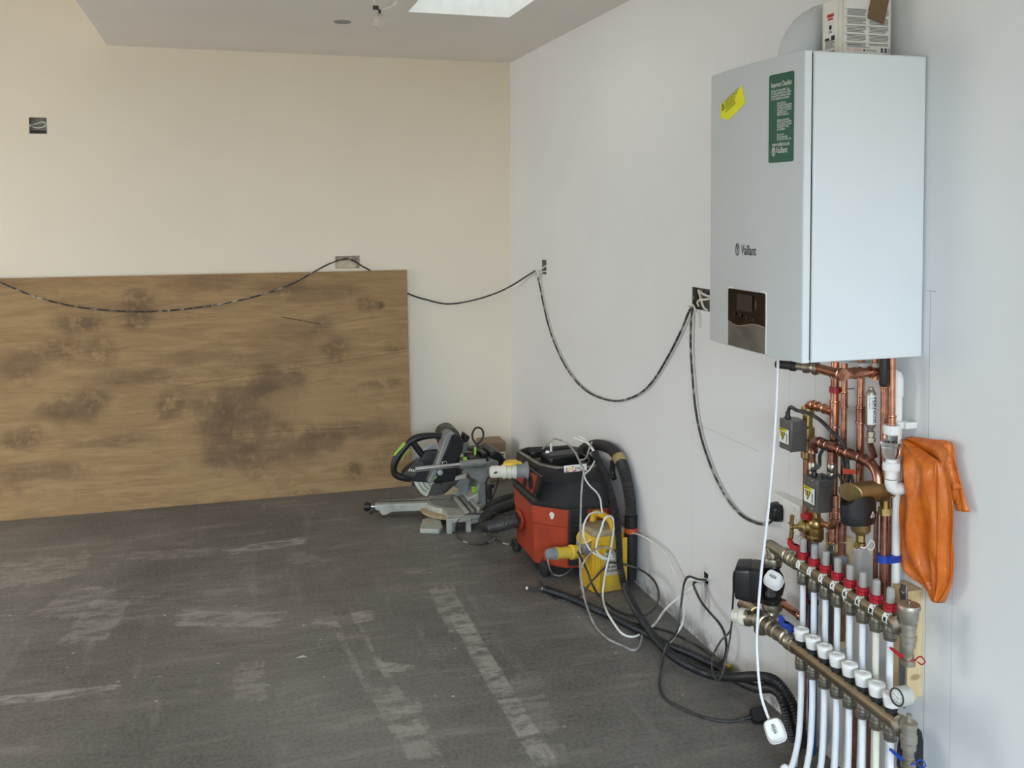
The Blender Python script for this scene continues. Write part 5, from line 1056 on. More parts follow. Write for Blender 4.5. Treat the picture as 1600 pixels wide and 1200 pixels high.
# black drain pipe by the wall at the right-hand end
yd = P(1422, 1180, x=-.06).y
dr = thing('black_drain_pipe', 'black plastic drain pipe at the wall foot behind the last white pipe', 'pipe', (-.06, yd, 0))
z1 = ZV(-.06, yd, 1168)
mb = MB(); mb.lathe([(.026, 0), (.026, z1 - .05), (.030, z1 - .048), (.030, z1 - .02)], (-.06, yd, 0), (0, 0, 1), 24); obj('pipe', mb, 'black', dr)
mb = MB(); mb.sweep([V3((-.06, yd, z1 - .022)), V3((-.06, yd, z1 - .005)), V3((-.052, yd + .006, z1 + .014)), V3((-.036, yd + .022, z1 + .022))], [.029, .029, .027, .022], 20); obj('elbow', mb, 'black', dr)
# ================================================================== mitre saw: faces left, its left side towards the viewpoint
YS = -.70
def S(zx, zy, y=YS): return P(540 + zx / 5.218, 640 + zy / 5.218, y=y)
def SXZ(pts, y=YS): return [(S(a, b, y).x, S(a, b, y).z) for a, b in pts]
saw = thing('mitre_saw', 'black and grey sliding mitre saw with a lime green grip on the concrete', 'saw', (-.55, YS, 0))
def slab(name, pts, y0, y1, mat, bevel=.004, par=None, yref=None, **k):
    mb = MB(); mb.prism(SXZ(pts, yref if yref is not None else (y0 + y1) / 2), (0, 0, 0), (1, 0, 0), (0, 0, 1), (0, 1, 0), y0, y1); return obj(name, mb, mat, par or saw, bevel=bevel, **k)
# base: turntable disc, wings with fence rails, feet
tc_ = V3((-.50, YS, 0)); 
mb = MB(); mb.lathe([(.150, .030), (.158, .034), (.160, .060), (.156, .074), (.140, .077)], tc_, (0, 0, 1), 40); obj('turntable', mb, 'cast', saw)
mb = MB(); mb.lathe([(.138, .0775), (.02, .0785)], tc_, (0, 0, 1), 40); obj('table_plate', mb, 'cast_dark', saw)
mb = MB(); mb.lathe([(.165, .028), (.185, .030), (.188, .045), (.170, .050)], tc_, (0, 0, 1), 40); obj('mitre_scale_rim', mb, 'sawdust', saw, label='rim dusted with sawdust')
armd = (P(585, 792, z=.05) - V3((-.50, YS, .05))); armd.z = 0; armd.normalize(); armn = V3((-armd.y, armd.x, 0))
La = (P(588, 790, z=.05) - V3((-.50, YS, .05))).length
mb = MB(); mb.prism([(.06, .078), (La, .072), (La + .004, .062), (La, .045), (La - .02, .040), (La - .03, .018), (La - .05, .016), (La - .085, .032), (.10, .036), (.06, .036)], tc_, armd, (0, 0, 1), armn, -.040, .040); arm = obj('mitre_arm', mb, 'cast', saw, bevel=.005)
mb = MB(); mb.box(tc_ + armd * (La * .52 + .02) + V3((0, 0, .0765)), (La * .86, .008, .006), math.atan2(armd.y, armd.x)); obj('kerf_slot', mb, 'dark_grey', arm, flat=True)
ka = tc_ + armd * La + V3((0, 0, .052)); mb = MB(); mb.lathe([(.012, -.004), (.012, .022), (.009, .024), (.009, .028)], ka, armd, 16); obj('knob_shaft', mb, 'steel', arm)
mb = MB(); mb.lathe([(.012, .026), (.020, .030), (.023, .040), (.022, .052), (.015, .060)], ka, armd, 18); obj('lock_knob', mb, 'black', arm)
mb = MB(); q = ka + V3((0, 0, -.022)); mb.tube([q - armd * .01, q + armd * .015 + V3((0, 0, -.004)), q + armd * .03 + V3((0, 0, -.016))], .006, 8, 5); obj('trigger_lever', mb, 'black', arm)
for s, yy0, yy1 in ((-1, -.955, -.82), (1, -.58, -.45)):
    wing = MB(); wing.box2((-.60, yy0, .050), (-.44, yy1, .076)); wing.box2((-.60, yy0, .012), (-.575, yy0 + .03 if s < 0 else yy1, .052)) if s < 0 else None
    o = obj('base_wing', wing, 'cast', saw, bevel=.004)
    mb = MB()
    for k, x in enumerate((-.505, -.478, -.452)):
        mb = MB(); mb.box2((x - .008, yy0 - .002 if s < 0 else yy0, .076), (x + .008, yy1 + (.14 if s < 0 else 0), .094 + .006 * k)); obj('fence_rail', mb, 'cast_dark' if k == 1 else 'cast', o, bevel=.003)
# near foot with slot
mb = MB(); ft = [P(656, 830, z=.012), P(660, 815, z=.012), P(686, 806, z=.012), P(692, 826, z=.012), P(686, 831, z=.012)]
mb.add([V3((p.x, p.y, z)) for z in (.0, .024) for p in ft], [tuple(range(4, -1, -1)), tuple(range(5, 10))] + [(i, (i + 1) % 5, 5 + (i + 1) % 5, 5 + i) for i in range(5)]); f_ = obj('base_foot', mb, 'cast', saw, bevel=.005)
mb = MB(); c = (ft[0] + ft[2]) / 2; mb.lathe([(.016, .0235), (.016, .0250)], V3((c.x, c.y, 0)), (0, 0, 1), 14); obj('foot_slot', mb, 'sawdust', f_)
mb = MB(); mb.box2((-.345, -.58, 0), (-.285, -.46, .05)); mb.box2((-.66, -.60, 0), (-.60, -.45, .03)); obj('base_foot', mb, 'cast_dark', saw, bevel=.005)
mb = MB(); mb.box2((-.585, -.952, .0), (-.565, -.90, .055)); obj('base_foot', mb, 'cast', saw, bevel=.003)
# U-shaped extension: long bar with two turned-down legs
ex0, ex1 = P(697, 812, y=-.955), P(734, 812, y=-.955); zt = .075
mb = MB(); mb.box2((ex0.x, -.985, .052), (ex1.x, -.955, zt)); ext = obj('extension_bar', mb, 'cast', saw, bevel=.003)
for x in (ex0.x + .012, ex1.x - .012): mb = MB(); mb.box2((x - .012, -.985, .0), (x + .012, -.957, .055)); obj('extension_leg', mb, 'cast', ext, bevel=.003)
mb = MB(); mb.box2((ex0.x + .01, -.96, .056), (ex0.x + .03, -.80, .072)); mb.box2((ex1.x - .03, -.96, .056), (ex1.x - .01, -.72, .072)); obj('extension_rod', mb, 'cast', ext, bevel=.002)
slab('extension_plate', [(1000, 865), (1090, 865), (1090, 910), (1005, 930)], -.945, -.915, 'cast', .003)
# blade and guards
bc = S(748, 490, YS); mb = MB(); mb.lathe([(.124, -.0012), (.130, 0), (.124, .0012)], bc, (0, 1, 0), 48); mb.lathe([(.022, -.006), (.022, .006)], bc, (0, 1, 0), 20); obj('saw_blade', mb, 'blade', saw)
slab('lower_guard', [(553, 580), (720, 580), (715, 600), (690, 640), (660, 700), (640, 697), (605, 670), (575, 625)], -.722, -.678, 'guard', .004, label='cream retracting blade guard')
for i in range(3):
    g = MB(); pts = [(590 + i * 38, 582), (603 + i * 38, 612 - i * 2), (628 + i * 34, 648 - i * 8), (660 + i * 22, 672 - i * 22)]; g.tube([S(a, b, -.724) for a, b in pts], .0016, 6, 5); obj('guard_rib', g, 'dark_grey', saw.children[-1] if saw.children[-1].name.startswith('lower_guard') else saw)
slab('dark_guard', [(705, 602), (760, 600), (790, 610), (805, 640), (775, 685), (735, 702), (668, 700)], -.7225, -.7125, 'dark_grey', .001)
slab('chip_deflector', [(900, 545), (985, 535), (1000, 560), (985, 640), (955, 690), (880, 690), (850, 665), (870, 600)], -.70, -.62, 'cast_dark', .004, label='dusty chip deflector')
slab('dust_patch', [(880, 620), (925, 640), (900, 688), (850, 690), (800, 692)], -.716, -.708, 'sawdust', .002, label='caked sawdust')
# head: motor body, side cover, angled grey plate, handle loop
slab('head_body', [(455, 520), (500, 470), (600, 400), (640, 330), (745, 320), (800, 300), (860, 560), (800, 582), (660, 582), (535, 572)], -.735, -.665, 'black_dusty', .008)
slab('side_cover', [(868, 190), (905, 190), (950, 240), (945, 310), (905, 400), (902, 545), (850, 572), (700, 582), (690, 560), (775, 360)], -.775, -.70, 'black', .008)
slab('angled_plate', [(820, 174), (852, 170), (880, 182), (852, 198), (768, 400), (706, 560), (696, 580), (656, 580), (668, 548), (738, 385), (802, 192)], -.785, -.69, 'cast_dark', .005, label='grey angled cover plate')
mb = MB(); a = S(825, 205, -.62); mb.lathe([(.040, -.09), (.052, -.08), (.055, .04), (.048, .06)], a, (0, 1, 0), 24); obj('motor', mb, 'dark_grey', saw)
slab('motor_housing', [(742, 240), (770, 150), (800, 128), (850, 140), (900, 175), (880, 300), (790, 300), (760, 285)], -.70, -.60, 'dark_grey', .02)
hp = [(800, 218), (720, 212), (640, 218), (580, 232), (530, 258), (490, 300), (440, 360), (405, 420), (392, 480), (405, 525), (450, 548), (530, 560)]
mb = MB(); n = len(hp); pts = spline([S(a, b, YS) for a, b in hp], 5); mb.sweep(pts, [.0175 - .002 * math.sin(i / 3) for i in range(len(pts))], 12); hl = obj('handle_loop', mb, 'black', saw)
mb = MB(); mb.sweep(spline([S(545, 258), S(580, 310), S(625, 370), S(650, 420)], 4), .0165, 12); obj('handle_strut', mb, 'black', hl)
mb = MB(); mb.sweep(spline([S(492, 268), S(462, 305), S(425, 350), S(398, 385)], 4), [.003, .010, .0115, .0115, .0115, .0115, .0115, .0115, .0115, .0115, .0115, .010, .003], 10); obj('grip_inlay', mb, 'lime', hl, label='lime green grip inlay')
mb = MB(); mb.sweep(spline([S(528, 322), S(500, 345), S(470, 385), S(455, 410)], 4), .004, 8); obj('switch_trigger', mb, 'lime', hl)
slab('vent_grille', [(478, 520), (580, 405), (640, 440), (560, 545)], -.742, -.733, 'dark_grey', .001)
for i in range(4):
    slab('vent_slit', [(512 + i * 16, 500 + i * 2), (524 + i * 16, 482 + i * 2), (530 + i * 16, 484 + i * 2), (518 + i * 16, 503 + i * 2)], -.746, -.741, 'ink_white', 0)
mb = MB(); c = S(770, 512, -.79); mb.lathe([(.014, 0), (.014, .006), (.010, .008)], c, (0, -1, 0), 16); obj('pivot_knob', mb, 'cast', saw)
slab('badge', [(700, 560), (715, 545), (745, 535), (745, 550), (730, 566), (708, 568)], -.781, -.774, 'lime', .001, label='lime green badge')
mb = MB(); mb.tube([S(785, 445, -.79), S(795, 425, -.79), S(822, 425, -.79), S(825, 440, -.79)], .003, 8, 4); obj('latch_loop', mb, 'steel', saw)
# rails and carriage
for y in (-.80, -.66): mb = MB(); mb.cyl(S(568, 486, y) if y < -.7 else S(568, 470, y), S(960, 447, y) if y < -.7 else S(960, 440, y), .0135, 18); obj('slide_rail', mb, 'chrome', saw)
mb = MB(); a, b = S(932, 449, -.80), S(1140, 433, -.80); mb.lathe([(.019, 0), (.021, .002), (.021, (b - a).length)], a, b - a, 20); obj('rail_sleeve', mb, 'cast_dark', saw)
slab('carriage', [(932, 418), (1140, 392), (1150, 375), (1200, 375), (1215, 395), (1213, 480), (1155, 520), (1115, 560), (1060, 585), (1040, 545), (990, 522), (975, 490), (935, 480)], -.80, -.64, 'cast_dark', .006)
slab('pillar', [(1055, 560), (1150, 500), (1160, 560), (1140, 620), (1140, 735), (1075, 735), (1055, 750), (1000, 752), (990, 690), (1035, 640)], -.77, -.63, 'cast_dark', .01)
slab('pillar_foot', [(965, 700), (1060, 640), (1062, 715), (1050, 745), (1000, 757), (975, 752)], -.80, -.66, 'cast', .008)
slab('bevel_stop', [(1032, 628), (1065, 628), (1065, 680), (1032, 680)], -.808, -.79, 'lime', .002)
slab('rear_cover', [(1190, 300), (1225, 320), (1285, 400), (1290, 440), (1240, 455), (1215, 480), (1215, 395), (1150, 370), (1135, 320)], -.80, -.60, 'black', .008)
slab('top_box', [(985, 372), (1135, 372), (1138, 405), (985, 412)], -.79, -.66, 'black', .004)
slab('top_box', [(1085, 335), (1135, 335), (1135, 372), (1085, 372)], -.77, -.66, 'black', .004)
slab('top_rail', [(985, 305), (1190, 300), (1195, 325), (1085, 340), (985, 330)], -.66, -.60, 'black_dusty', .004)
slab('lime_clip', [(958, 388), (990, 388), (990, 410), (958, 412)], -.80, -.785, 'lime', .002); slab('lime_clip', [(1046, 305), (1066, 305), (1062, 370), (1048, 370)], -.78, -.765, 'lime', .002)
slab('link_arm', [(900, 545), (970, 520), (985, 540), (980, 560), (890, 575)], -.79, -.77, 'cast', .003)
mb = MB(); mb.lathe([(.020, 0), (.024, .02), (.026, .048), (.028, .052), (.028, .058)], S(950, 355, -.66), V3((.18, 0, 1)), 18); obj('dust_port', mb, 'cast_dark', saw)
slab('port_cap', [(945, 232), (962, 185), (1004, 212), (988, 252), (955, 262)], -.70, -.64, 'black', .004)
mb = MB(); mb.tube([S(1085, 310, -.66), S(1068, 285, -.66), S(1038, 240, -.66), S(1034, 195, -.66), S(1055, 155, -.66), S(1085, 147, -.66), S(1115, 165, -.66), S(1123, 210, -.66), S(1108, 250, -.66), S(1078, 278, -.66), S(1068, 300, -.66)], .0052, 10, 5); obj('cable_loop', mb, 'cable', saw, label='black cable standing in a loop')
# brown carton in the corner behind the saw
x0, x1 = P(1185 / 5.218 + 540, 700, y=-.19).x, P(1307 / 5.218 + 540, 700, y=-.19).x
zb_ = P(780, 693, y=-.19).z; ct = thing('brown_carton', 'small brown carton in the corner behind the mitre saw', 'box', ((x0 + x1) / 2, -.12, 0))
mb = MB(); mb.box2((x0 - .05, -.19, 0), (x1, -.05, zb_ + .01)); cb = obj('box_body', mb, 'box_card', ct, bevel=.006)
zl = P(780, 706, y=-.19).z; mb = MB(); mb.quad(lambda a, b: V3((a, -.1915, b)), x0 + .10 * (x1 - x0), .10, x1 - .004, zl); lb = obj('label', mb, 'ivory', cb, flat=True)
mb = MB(); mb.quad(lambda a, b: V3((a, -.1925, b)), x0 + .55 * (x1 - x0), zl - .02, x1 - .012, zl - .012); obj('lettering', mb, 'ink', lb, flat=True)

# ================================================================== wet and dry vacuum
vac = thing('dust_extractor', 'orange and black wet and dry vacuum beside the yellow transformer', 'vacuum cleaner', (-.20, -1.45, 0))
OC = [(-.374, -1.304), (-.377, -1.587), (-.262, -1.694), (-.09, -1.715), (-.035, -1.62), (-.030, -1.33), (-.09, -1.24), (-.30, -1.225)]
ctr = V3((-.20, -1.46, 0))
def vring(z, k, add=0.0, P_=OC): return [V3((ctr.x + (a - ctr.x) * k, ctr.y + (b - ctr.y) * k, z)) for a, b in P_]
mb = MB(); mb.loft([vring(.045, .93), vring(.06, .95), vring(.22, .985), vring(.225, 1.0), vring(.300, 1.02), vring(.306, 1.0)]); tank = obj('tank', mb, 'vac_red', vac, sharp=25, bevel=.006)
RIM = [(-.355, -1.285), (-.335, -1.545), (-.285, -1.615), (-.125, -1.648), (-.07, -1.60), (-.06, -1.33), (-.10, -1.27), (-.30, -1.24)]
mb = MB(); mb.loft([vring(.300, 1.03), vring(.312, 1.035), vring(.325, 1.0), vring(.405, .975), [V3((a, b, .455)) for a, b in RIM], [V3((ctr.x + (a - ctr.x) * .93, ctr.y + (b - ctr.y) * .93, .458)) for a, b in RIM], [V3((ctr.x + (a - ctr.x) * .88, ctr.y + (b - ctr.y) * .90, .425)) for a, b in RIM]]); hd = obj('motor_head', mb, 'vac_black', vac, sharp=25)
mb = MB(); mb.add([V3((ctr.x + (a - ctr.x) * k, ctr.y + (b - ctr.y) * k, z)) for k, z in ((1.004, .453), (.99, .4605), (.935, .4605)) for a, b in RIM], [(j * 8 + i, j * 8 + (i + 1) % 8, j * 8 + 8 + (i + 1) % 8, j * 8 + 8 + i) for j in (0, 1) for i in range(8)]); obj('worn_rim', mb, 'dust', hd, label='worn dusty rim')
mb = MB(); mb.add([V3((ctr.x + (a - ctr.x) * .88, ctr.y + (b - ctr.y) * .90, .4262)) for a, b in RIM], [tuple(range(8))]); obj('tray_floor', mb, 'dust', hd, flat=True, label='dusty tray')
mb = MB(); mb.box2((-.30, -1.60, .20), (-.10, -1.585, .21)); 
# vent grille between the two orange near panels, black
A, B = V3((-.262, -1.694, 0)), V3((-.09, -1.715, 0)); dx = (B - A).normalized(); nn = V3((dx.y, -dx.x, 0))
def vf(a, z, off=0.0): return A + dx * a + nn * off + V3((0, 0, z))
mb = MB(); mb.box(vf(.045, .185, .004), (.080, .014, .24), math.atan2(dx.y, dx.x)); vg = obj('vent_panel', mb, 'vac_black', vac, bevel=.004)
for i in range(9): mb = MB(); mb.box(vf(.045, .10 + i * .021, .012), (.066, .004, .008), math.atan2(dx.y, dx.x)); obj('vent_slat', mb, 'black', vg, flat=True)
# left-hand side: socket plates, hose port
xs_ = -.376
def vs(u, v, x=-.365): return P(u, v, x=x)
def plate(name, pix, x, th, mat, par, **k):
    mb = MB(); q = [P(u, v, x=x) for u, v in pix]; n = len(q); mb.add(q + [p + V3((th, 0, 0)) for p in q], [tuple(range(n)), tuple(range(2 * n - 1, n - 1, -1))] + [(i, n + i, n + (i + 1) % n, (i + 1) % n) for i in range(n)]); return obj(name, mb, mat, par, flat=True, **k)
Z_ = lambda zx, zy: (780 + zx / 10, 680 + zy / 10)
plate('socket_panel', [Z_(310, 410), Z_(650, 650), Z_(545, 1030), Z_(200, 700)], -.384, .012, 'vac_black', hd)
plate('socket_plate', [Z_(465, 560), Z_(590, 640), Z_(515, 910), Z_(415, 820)], -.388, .006, 'vac_red', hd, label='orange socket plate')
plate('socket_plate', [Z_(320, 440), Z_(415, 510), Z_(360, 770), Z_(265, 690)], -.388, .006, 'vac_red', hd, label='orange plate behind the grey plug')
mb = MB(); c = P(*Z_(493, 738), x=-.389); mb.lathe([(.030, 0), (.030, .003), (.024, .003), (.024, -.004)], c, (-1, 0, 0), 20); obj('socket_hole', mb, 'black', hd)
plate('skirt_rib', [Z_(210, 700), Z_(545, 1000), Z_(535, 1035), Z_(205, 745)], -.394, .014, 'dark_grey', hd)
pc_ = P(812, 812, x=-.380)
mb = MB(); mb.lathe([(.046, -.004), (.046, .004), (.040, .008), (.040, .010), (.036, .012)], pc_, (-1, 0, 0), 24); pp = obj('hose_port', mb, 'vac_red', vac)
mb = MB(); mb.lathe([(.035, .010), (.035, .018), (.030, .020), (.030, .028)], pc_, (-1, 0, 0), 24); obj('port_ring', mb, 'black', pp)
# moulded square mark on the near corner panel and a scuff
A2, B2 = V3((-.377, -1.587, 0)), V3((-.262, -1.694, 0)); dx2 = (B2 - A2).normalized(); n2 = V3((dx2.y, -dx2.x, 0))
if n2.y > 0: n2 = -n2
def cf(a, z, off=.003): return A2 + dx2 * a + n2 * off + V3((0, 0, z))
mb = MB(); q = [(.026, .15), (.080, .15), (.080, .207), (.026, .207)]
mb.add([cf(a, z) for a, z in q] + [cf(a + (.0025 if a < .05 else -.0025), z + (.0025 if z < .18 else -.0025)) for a, z in q], [(i, (i + 1) % 4, 4 + (i + 1) % 4, 4 + i) for i in range(4)])
mb.text('FEIN', .020, lambda a, b: cf(.033 + a, .165 + b), 'LEFT', .85, .0); mb.quad(cf, .036, .188, .070, .194); obj('moulded_mark', mb, M('moulded', rgb(158, 60, 40), .6), vac, flat=True)
mb = MB(); mb.add([cf(.090 + .011 * math.cos(t) * (1 + .2 * math.sin(3 * t)), .268 + .016 * math.sin(t), .006) for t in [i * .45 for i in range(14)]], [tuple(range(14))]); obj('scuff', mb, 'cream', vac, flat=True)
# warning label on the head's near edge
R0, R1 = V3((-.285, -1.615, .455)), V3((-.125, -1.648, .455)); lo_ = V3((0, -.028, -.05)); 
g0, g1 = P(880, 727, y=-1.65), P(913, 722, y=-1.66)
hgt = .028
def lbf(a, b, off=.0): return g0 + (g1 - g0) * a + V3((0, -.004 * b / hgt * -1 - off, -hgt + b))
g0 = V3((g0.x, -1.662, g0.z)); g1 = V3((g1.x, -1.690, g1.z))
mb = MB(); mb.quad(lbf, 0, 0, 1, hgt); wl = obj('warning_label', mb, 'ivory', hd, flat=True)
l2 = lambda a, b: lbf(a, b, .0015); mb = MB()
for a in (.02, .34, .66): mb.add([l2(a, .0015), l2(a + .16, .0015), l2(a + .22, .006), l2(a + .06, .006)], [(0, 1, 2, 3)])
mb.add([l2(.30, .019), l2(.44, .019), l2(.42, .024)], [(0, 1, 2)]); obj('hazard_stripes', mb, 'ink_red', wl, flat=True)
mb = MB(); mb.quad(l2, .19, .0085, .40, .0175); obj('yellow_square', mb, 'yellow_plug', wl, flat=True)
mb = MB(); mb.text('ATEX', .0125, lambda a, b: l2(.46 + a / .115, .0085 + b), 'LEFT', 1.0, .02); mb.quad(l2, .10, .008, .14, .018); obj('lettering', mb, 'ink', wl, flat=True)
# things lying in the tray: coil of lead, latch, clip; rubber castors
mb = MB(); mb.tube([V3((-.32, -1.32, .44)), V3((-.315, -1.50, .45)), V3((-.24, -1.60, .45)), V3((-.15, -1.60, .452)), V3((-.09, -1.50, .455)), V3((-.11, -1.36, .45)), V3((-.22, -1.29, .45)), V3((-.30, -1.34, .455))], .007, 10, 6); obj('coiled_lead', mb, 'cable', hd)
mb = MB(); mb.box((-.20, -1.44, .448), (.16, .10, .055), .15); mb.box((-.22, -1.36, .462), (.20, .03, .04), .15); obj('carry_handle', mb, 'black', hd, bevel=.012)
mb = MB(); mb.lathe([(.009, 0), (.009, .012)], (-.255, -1.42, .475), (-.4, -.9, .2), 12); mb.box((-.235, -1.41, .488), (.01, .006, .05), .3); obj('hook_and_bolt', mb, 'white', hd, bevel=.001)
for (x, y, r) in ((-.335, -1.555, .035), (-.365, -1.30, .030), (-.10, -1.66, .030), (-.08, -1.28, .03)):
    mb = MB(); mb.lathe([(r * .8, -.012), (r, -.009), (r, .009), (r * .8, .012)], (x, y, r), (1, .25, 0), 20); cw = obj('castor', mb, 'rubber', vac)
    mb = MB(); mb.box((x, y, r + .012), (.034, .03, .03), .25); obj('castor_fork', mb, 'black', cw, bevel=.004)
# near castor pair seen below the corner
mb = MB(); c = P(851, 889, z=.032); mb.lathe([(.026, -.010), (.033, -.008), (.033, .008), (.026, .010)], (c.x, c.y, .033), (1, .25, 0), 20); obj('castor', mb, 'rubber', vac)
# grey plug in the side socket
pl = P(822, 735, x=-.395); tip = P(775, 737, x=-.46); ipg = thing('industrial_plug', 'white and grey site plug with yellow flap in the vacuum side socket', 'plug', pl)
tip = V3((pl.x - .155, pl.y + .02, pl.z)); L = (tip - pl).length; ax = (tip - pl)
mb = MB(); mb.lathe([(.038, -.006), (.038, 0), (.031, .004), (.030, .048), (.032, .05)], pl, ax, 24); obj('socket_shroud', mb, 'grey_plug', ipg)
mb = MB(); mb.lathe([(.030, .044), (.033, .046), (.033, .056), (.029, .058), (.029, .066), (.032, .068), (.032, .078), (.028, .080), (.028, .088), (.031, .090), (.030, .100), (.025, .108), (.0255, .148), (.020, .156), (.008, .158)], pl, ax, 24); obj('plug_body', mb, 'cream', ipg)
mb = MB(); c = pl.lerp(tip, .42) + V3((0, 0, .036)); mb.lathe([(.030, -.005), (.034, 0), (.030, .006)], c, V3((-.10, 0, 1)), 20); mb.box(c + V3((.03, 0, -.003)), (.03, .02, .010)); obj('yellow_flap', mb, 'yellow_plug', ipg, bevel=.002)
# suction hose at the wall: from the back of the machine up, over and down to an orange cuff
hs_ = thing('wall_hose', 'ribbed black vacuum hose arching up against the white wall', 'hose', P(985, 912, z=0))
hp = [P(905, 712, x=-.09), P(915, 700, x=-.06), P(935, 695, x=-.04), P(955, 702, x=-.034), P(969, 718, x=-.034)]
pts_ = spline(hp, 6)
mb = MB(); mb.sweep(pts_, .0245, 16); obj('plain_length', mb, 'rubber', hs_)
rp = [P(966, 714, x=-.034), P(975, 735, x=-.033), P(981, 760, x=-.033), P(985, 785, x=-.033), P(986, 806, x=-.033)]
mb = MB(); mb.corrug(rp, .0250, .0085, .16, 16); obj('ribbed_length', mb, 'hose', hs_)
mb = MB(); tp_ = P(968, 717, x=-.034); mb.cyl(P(966, 712, x=-.034), P(970, 722, x=-.034), .0285, 14); obj('tape_wrap', mb, 'tape', hs_, bevel=.006)
e0, e1, e2, e3 = P(986, 805, x=-.033), P(986, 824, x=-.033), P(986, 832, x=-.033), P(986, 905, x=-.033)
mb = MB(); mb.cyl(e0, e1, .027, 18); obj('cuff_black', mb, 'black', hs_); mb = MB(); mb.cyl(e1, e2, .0275, 18); obj('cuff_orange', mb, 'orange_cuff', hs_); mb = MB(); mb.lathe([(.026, 0), (.026, (e3 - e2).length * .3), (.022, (e3 - e2).length)], e2, e3 - e2, 18); obj('nozzle', mb, 'rubber', hs_)
mb = MB(); mb.sweep(spline([P(958, 720, x=-.06), P(957, 738, x=-.06), P(960, 748, x=-.06)], 5), .012, 10); obj('hook', mb, 'black', hs_)
# hose on the port, looping round behind the machine
lh = thing('port_hose', 'grey ribbed hose on the vacuum side port curling over the floor', 'hose', P(757, 824, z=.03))
hp = [pc_ + V3((-.02, 0, 0)), P(800, 815, x=-.43), P(782, 820, x=-.47), P(768, 823, x=-.50)]
mb = MB(); mb.corrug(hp, .029, .011, .16, 16); obj('ribbed_length', mb, 'hose', lh)
hp = [P(770, 822, x=-.495), P(758, 822, z=.055), P(757, 812, z=.075), P(768, 800, z=.09), P(785, 793, z=.085), P(800, 788, z=.075), P(815, 783, z=.06)]
mb = MB(); mb.sweep(spline(hp, 6), .027, 14); obj('plain_length', mb, 'rubber', lh)
hp = [P(818, 773, z=.05), P(800, 778, z=.055), P(780, 784, z=.05), P(764, 793, z=.045), P(756, 803, z=.03)]
mb = MB(); mb.sweep(spline(hp, 6), .026, 14); obj('plain_length', mb, 'rubber', lh)

# ================================================================== yellow site transformer
tr = thing('site_transformer', 'dusty yellow site transformer with a worn label and yellow plug', 'transformer', (-.14, -1.79, 0))
N0, N1, F0 = V3((-.206, -1.865, 0)), V3((-.062, -1.852, 0)), V3((-.228, -1.738, 0)); F1 = N1 + (F0 - N0)
def tring(z, k=1.0, c=None):
    c = (N0 + F1) / 2; out = []
    for p, q in ((N0, N1), (N1, F1), (F1, F0), (F0, N0)):
        d = (q - p).normalized()
        for t in (p + d * .018, q - d * .018): out.append(V3((c.x + (t.x - c.x) * k, c.y + (t.y - c.y) * k, z)))
    return out
HT = .232
mb = MB(); mb.loft([tring(.001, .97), tring(.012, 1.0), tring(HT * .88, 1.0), tring(HT, .985)]); tb = obj('casing', mb, 'yellow', tr, sharp=30, bevel=.003)
mb = MB(); mb.loft([tring(HT - .002, 1.0), tring(HT + .010, 1.04), tring(HT + .020, 1.02), tring(HT + .026, .90)]); lid = obj('lid', mb, 'yellow_top', tr, sharp=30, bevel=.003, label='dusty top')
dxt = (N1 - N0).normalized(); nt = V3((dxt.y, -dxt.x, 0)); ddt = (F0 - N0).normalized()
def tf(a, z, off=.0012): return N0 + dxt * a + nt * off + V3((0, 0, z))
WT = (N1 - N0).length
mb = MB(); mb.box(tf(WT * .5, HT * .5, .006), (.010, .02, HT * .86), 0) if False else None
for a in (.012, WT - .012): mb = MB(); mb.box(tf(a, HT * .48, .004), (.022, .012, HT * .92), math.atan2(dxt.y, dxt.x)); obj('corner_rib', mb, 'yellow', tb, bevel=.004)
mb = MB(); mb.quad(tf, WT * .30, HT * .30, WT * .90, HT * .72); lb = obj('worn_label', mb, M('worn_label', rgb(196, 190, 172), .8, 0, .12, 60, rgb(120, 110, 95), .6), tb, flat=True)
mb = MB(); t2 = lambda a, z: tf(a, z, .0020)
mb.text('VIGILANT', .019, lambda a, b: t2(WT * .34 + a, HT * .70 + b), 'LEFT', .62, .02)
for i, s_ in enumerate(('110V 3kVA CTE', 'PORTABLE TOOL', 'TRANSFORMER')): mb.text(s_, .0125, lambda a, b: t2(WT * .33 + a, HT * (.50 - .07 * i) + b), 'LEFT', .8, .02)
obj('lettering', mb, 'ink', lb, flat=True)
for s in (.25, .72):
    pass
ce = (N0 + F1) / 2 + V3((0, 0, HT + .02))
mb = MB(); R = Matrix((ddt, V3((-ddt.y, ddt.x, 0)), V3((0, 0, 1)))).transposed()
prof = [ce + ddt * .062 + V3((-.008, 0, 0)), ce + ddt * .055 + V3((-.004, 0, .034)), ce + ddt * .030 + V3((0, 0, .044)), ce + ddt * -.030 + V3((.004, 0, .044)), ce + ddt * -.055 + V3((.008, 0, .030)), ce + ddt * -.066 + V3((.012, 0, -.004))]
mb.sweep(spline(prof, 4), .014, 10); obj('carry_handle', mb, 'yellow', lid)
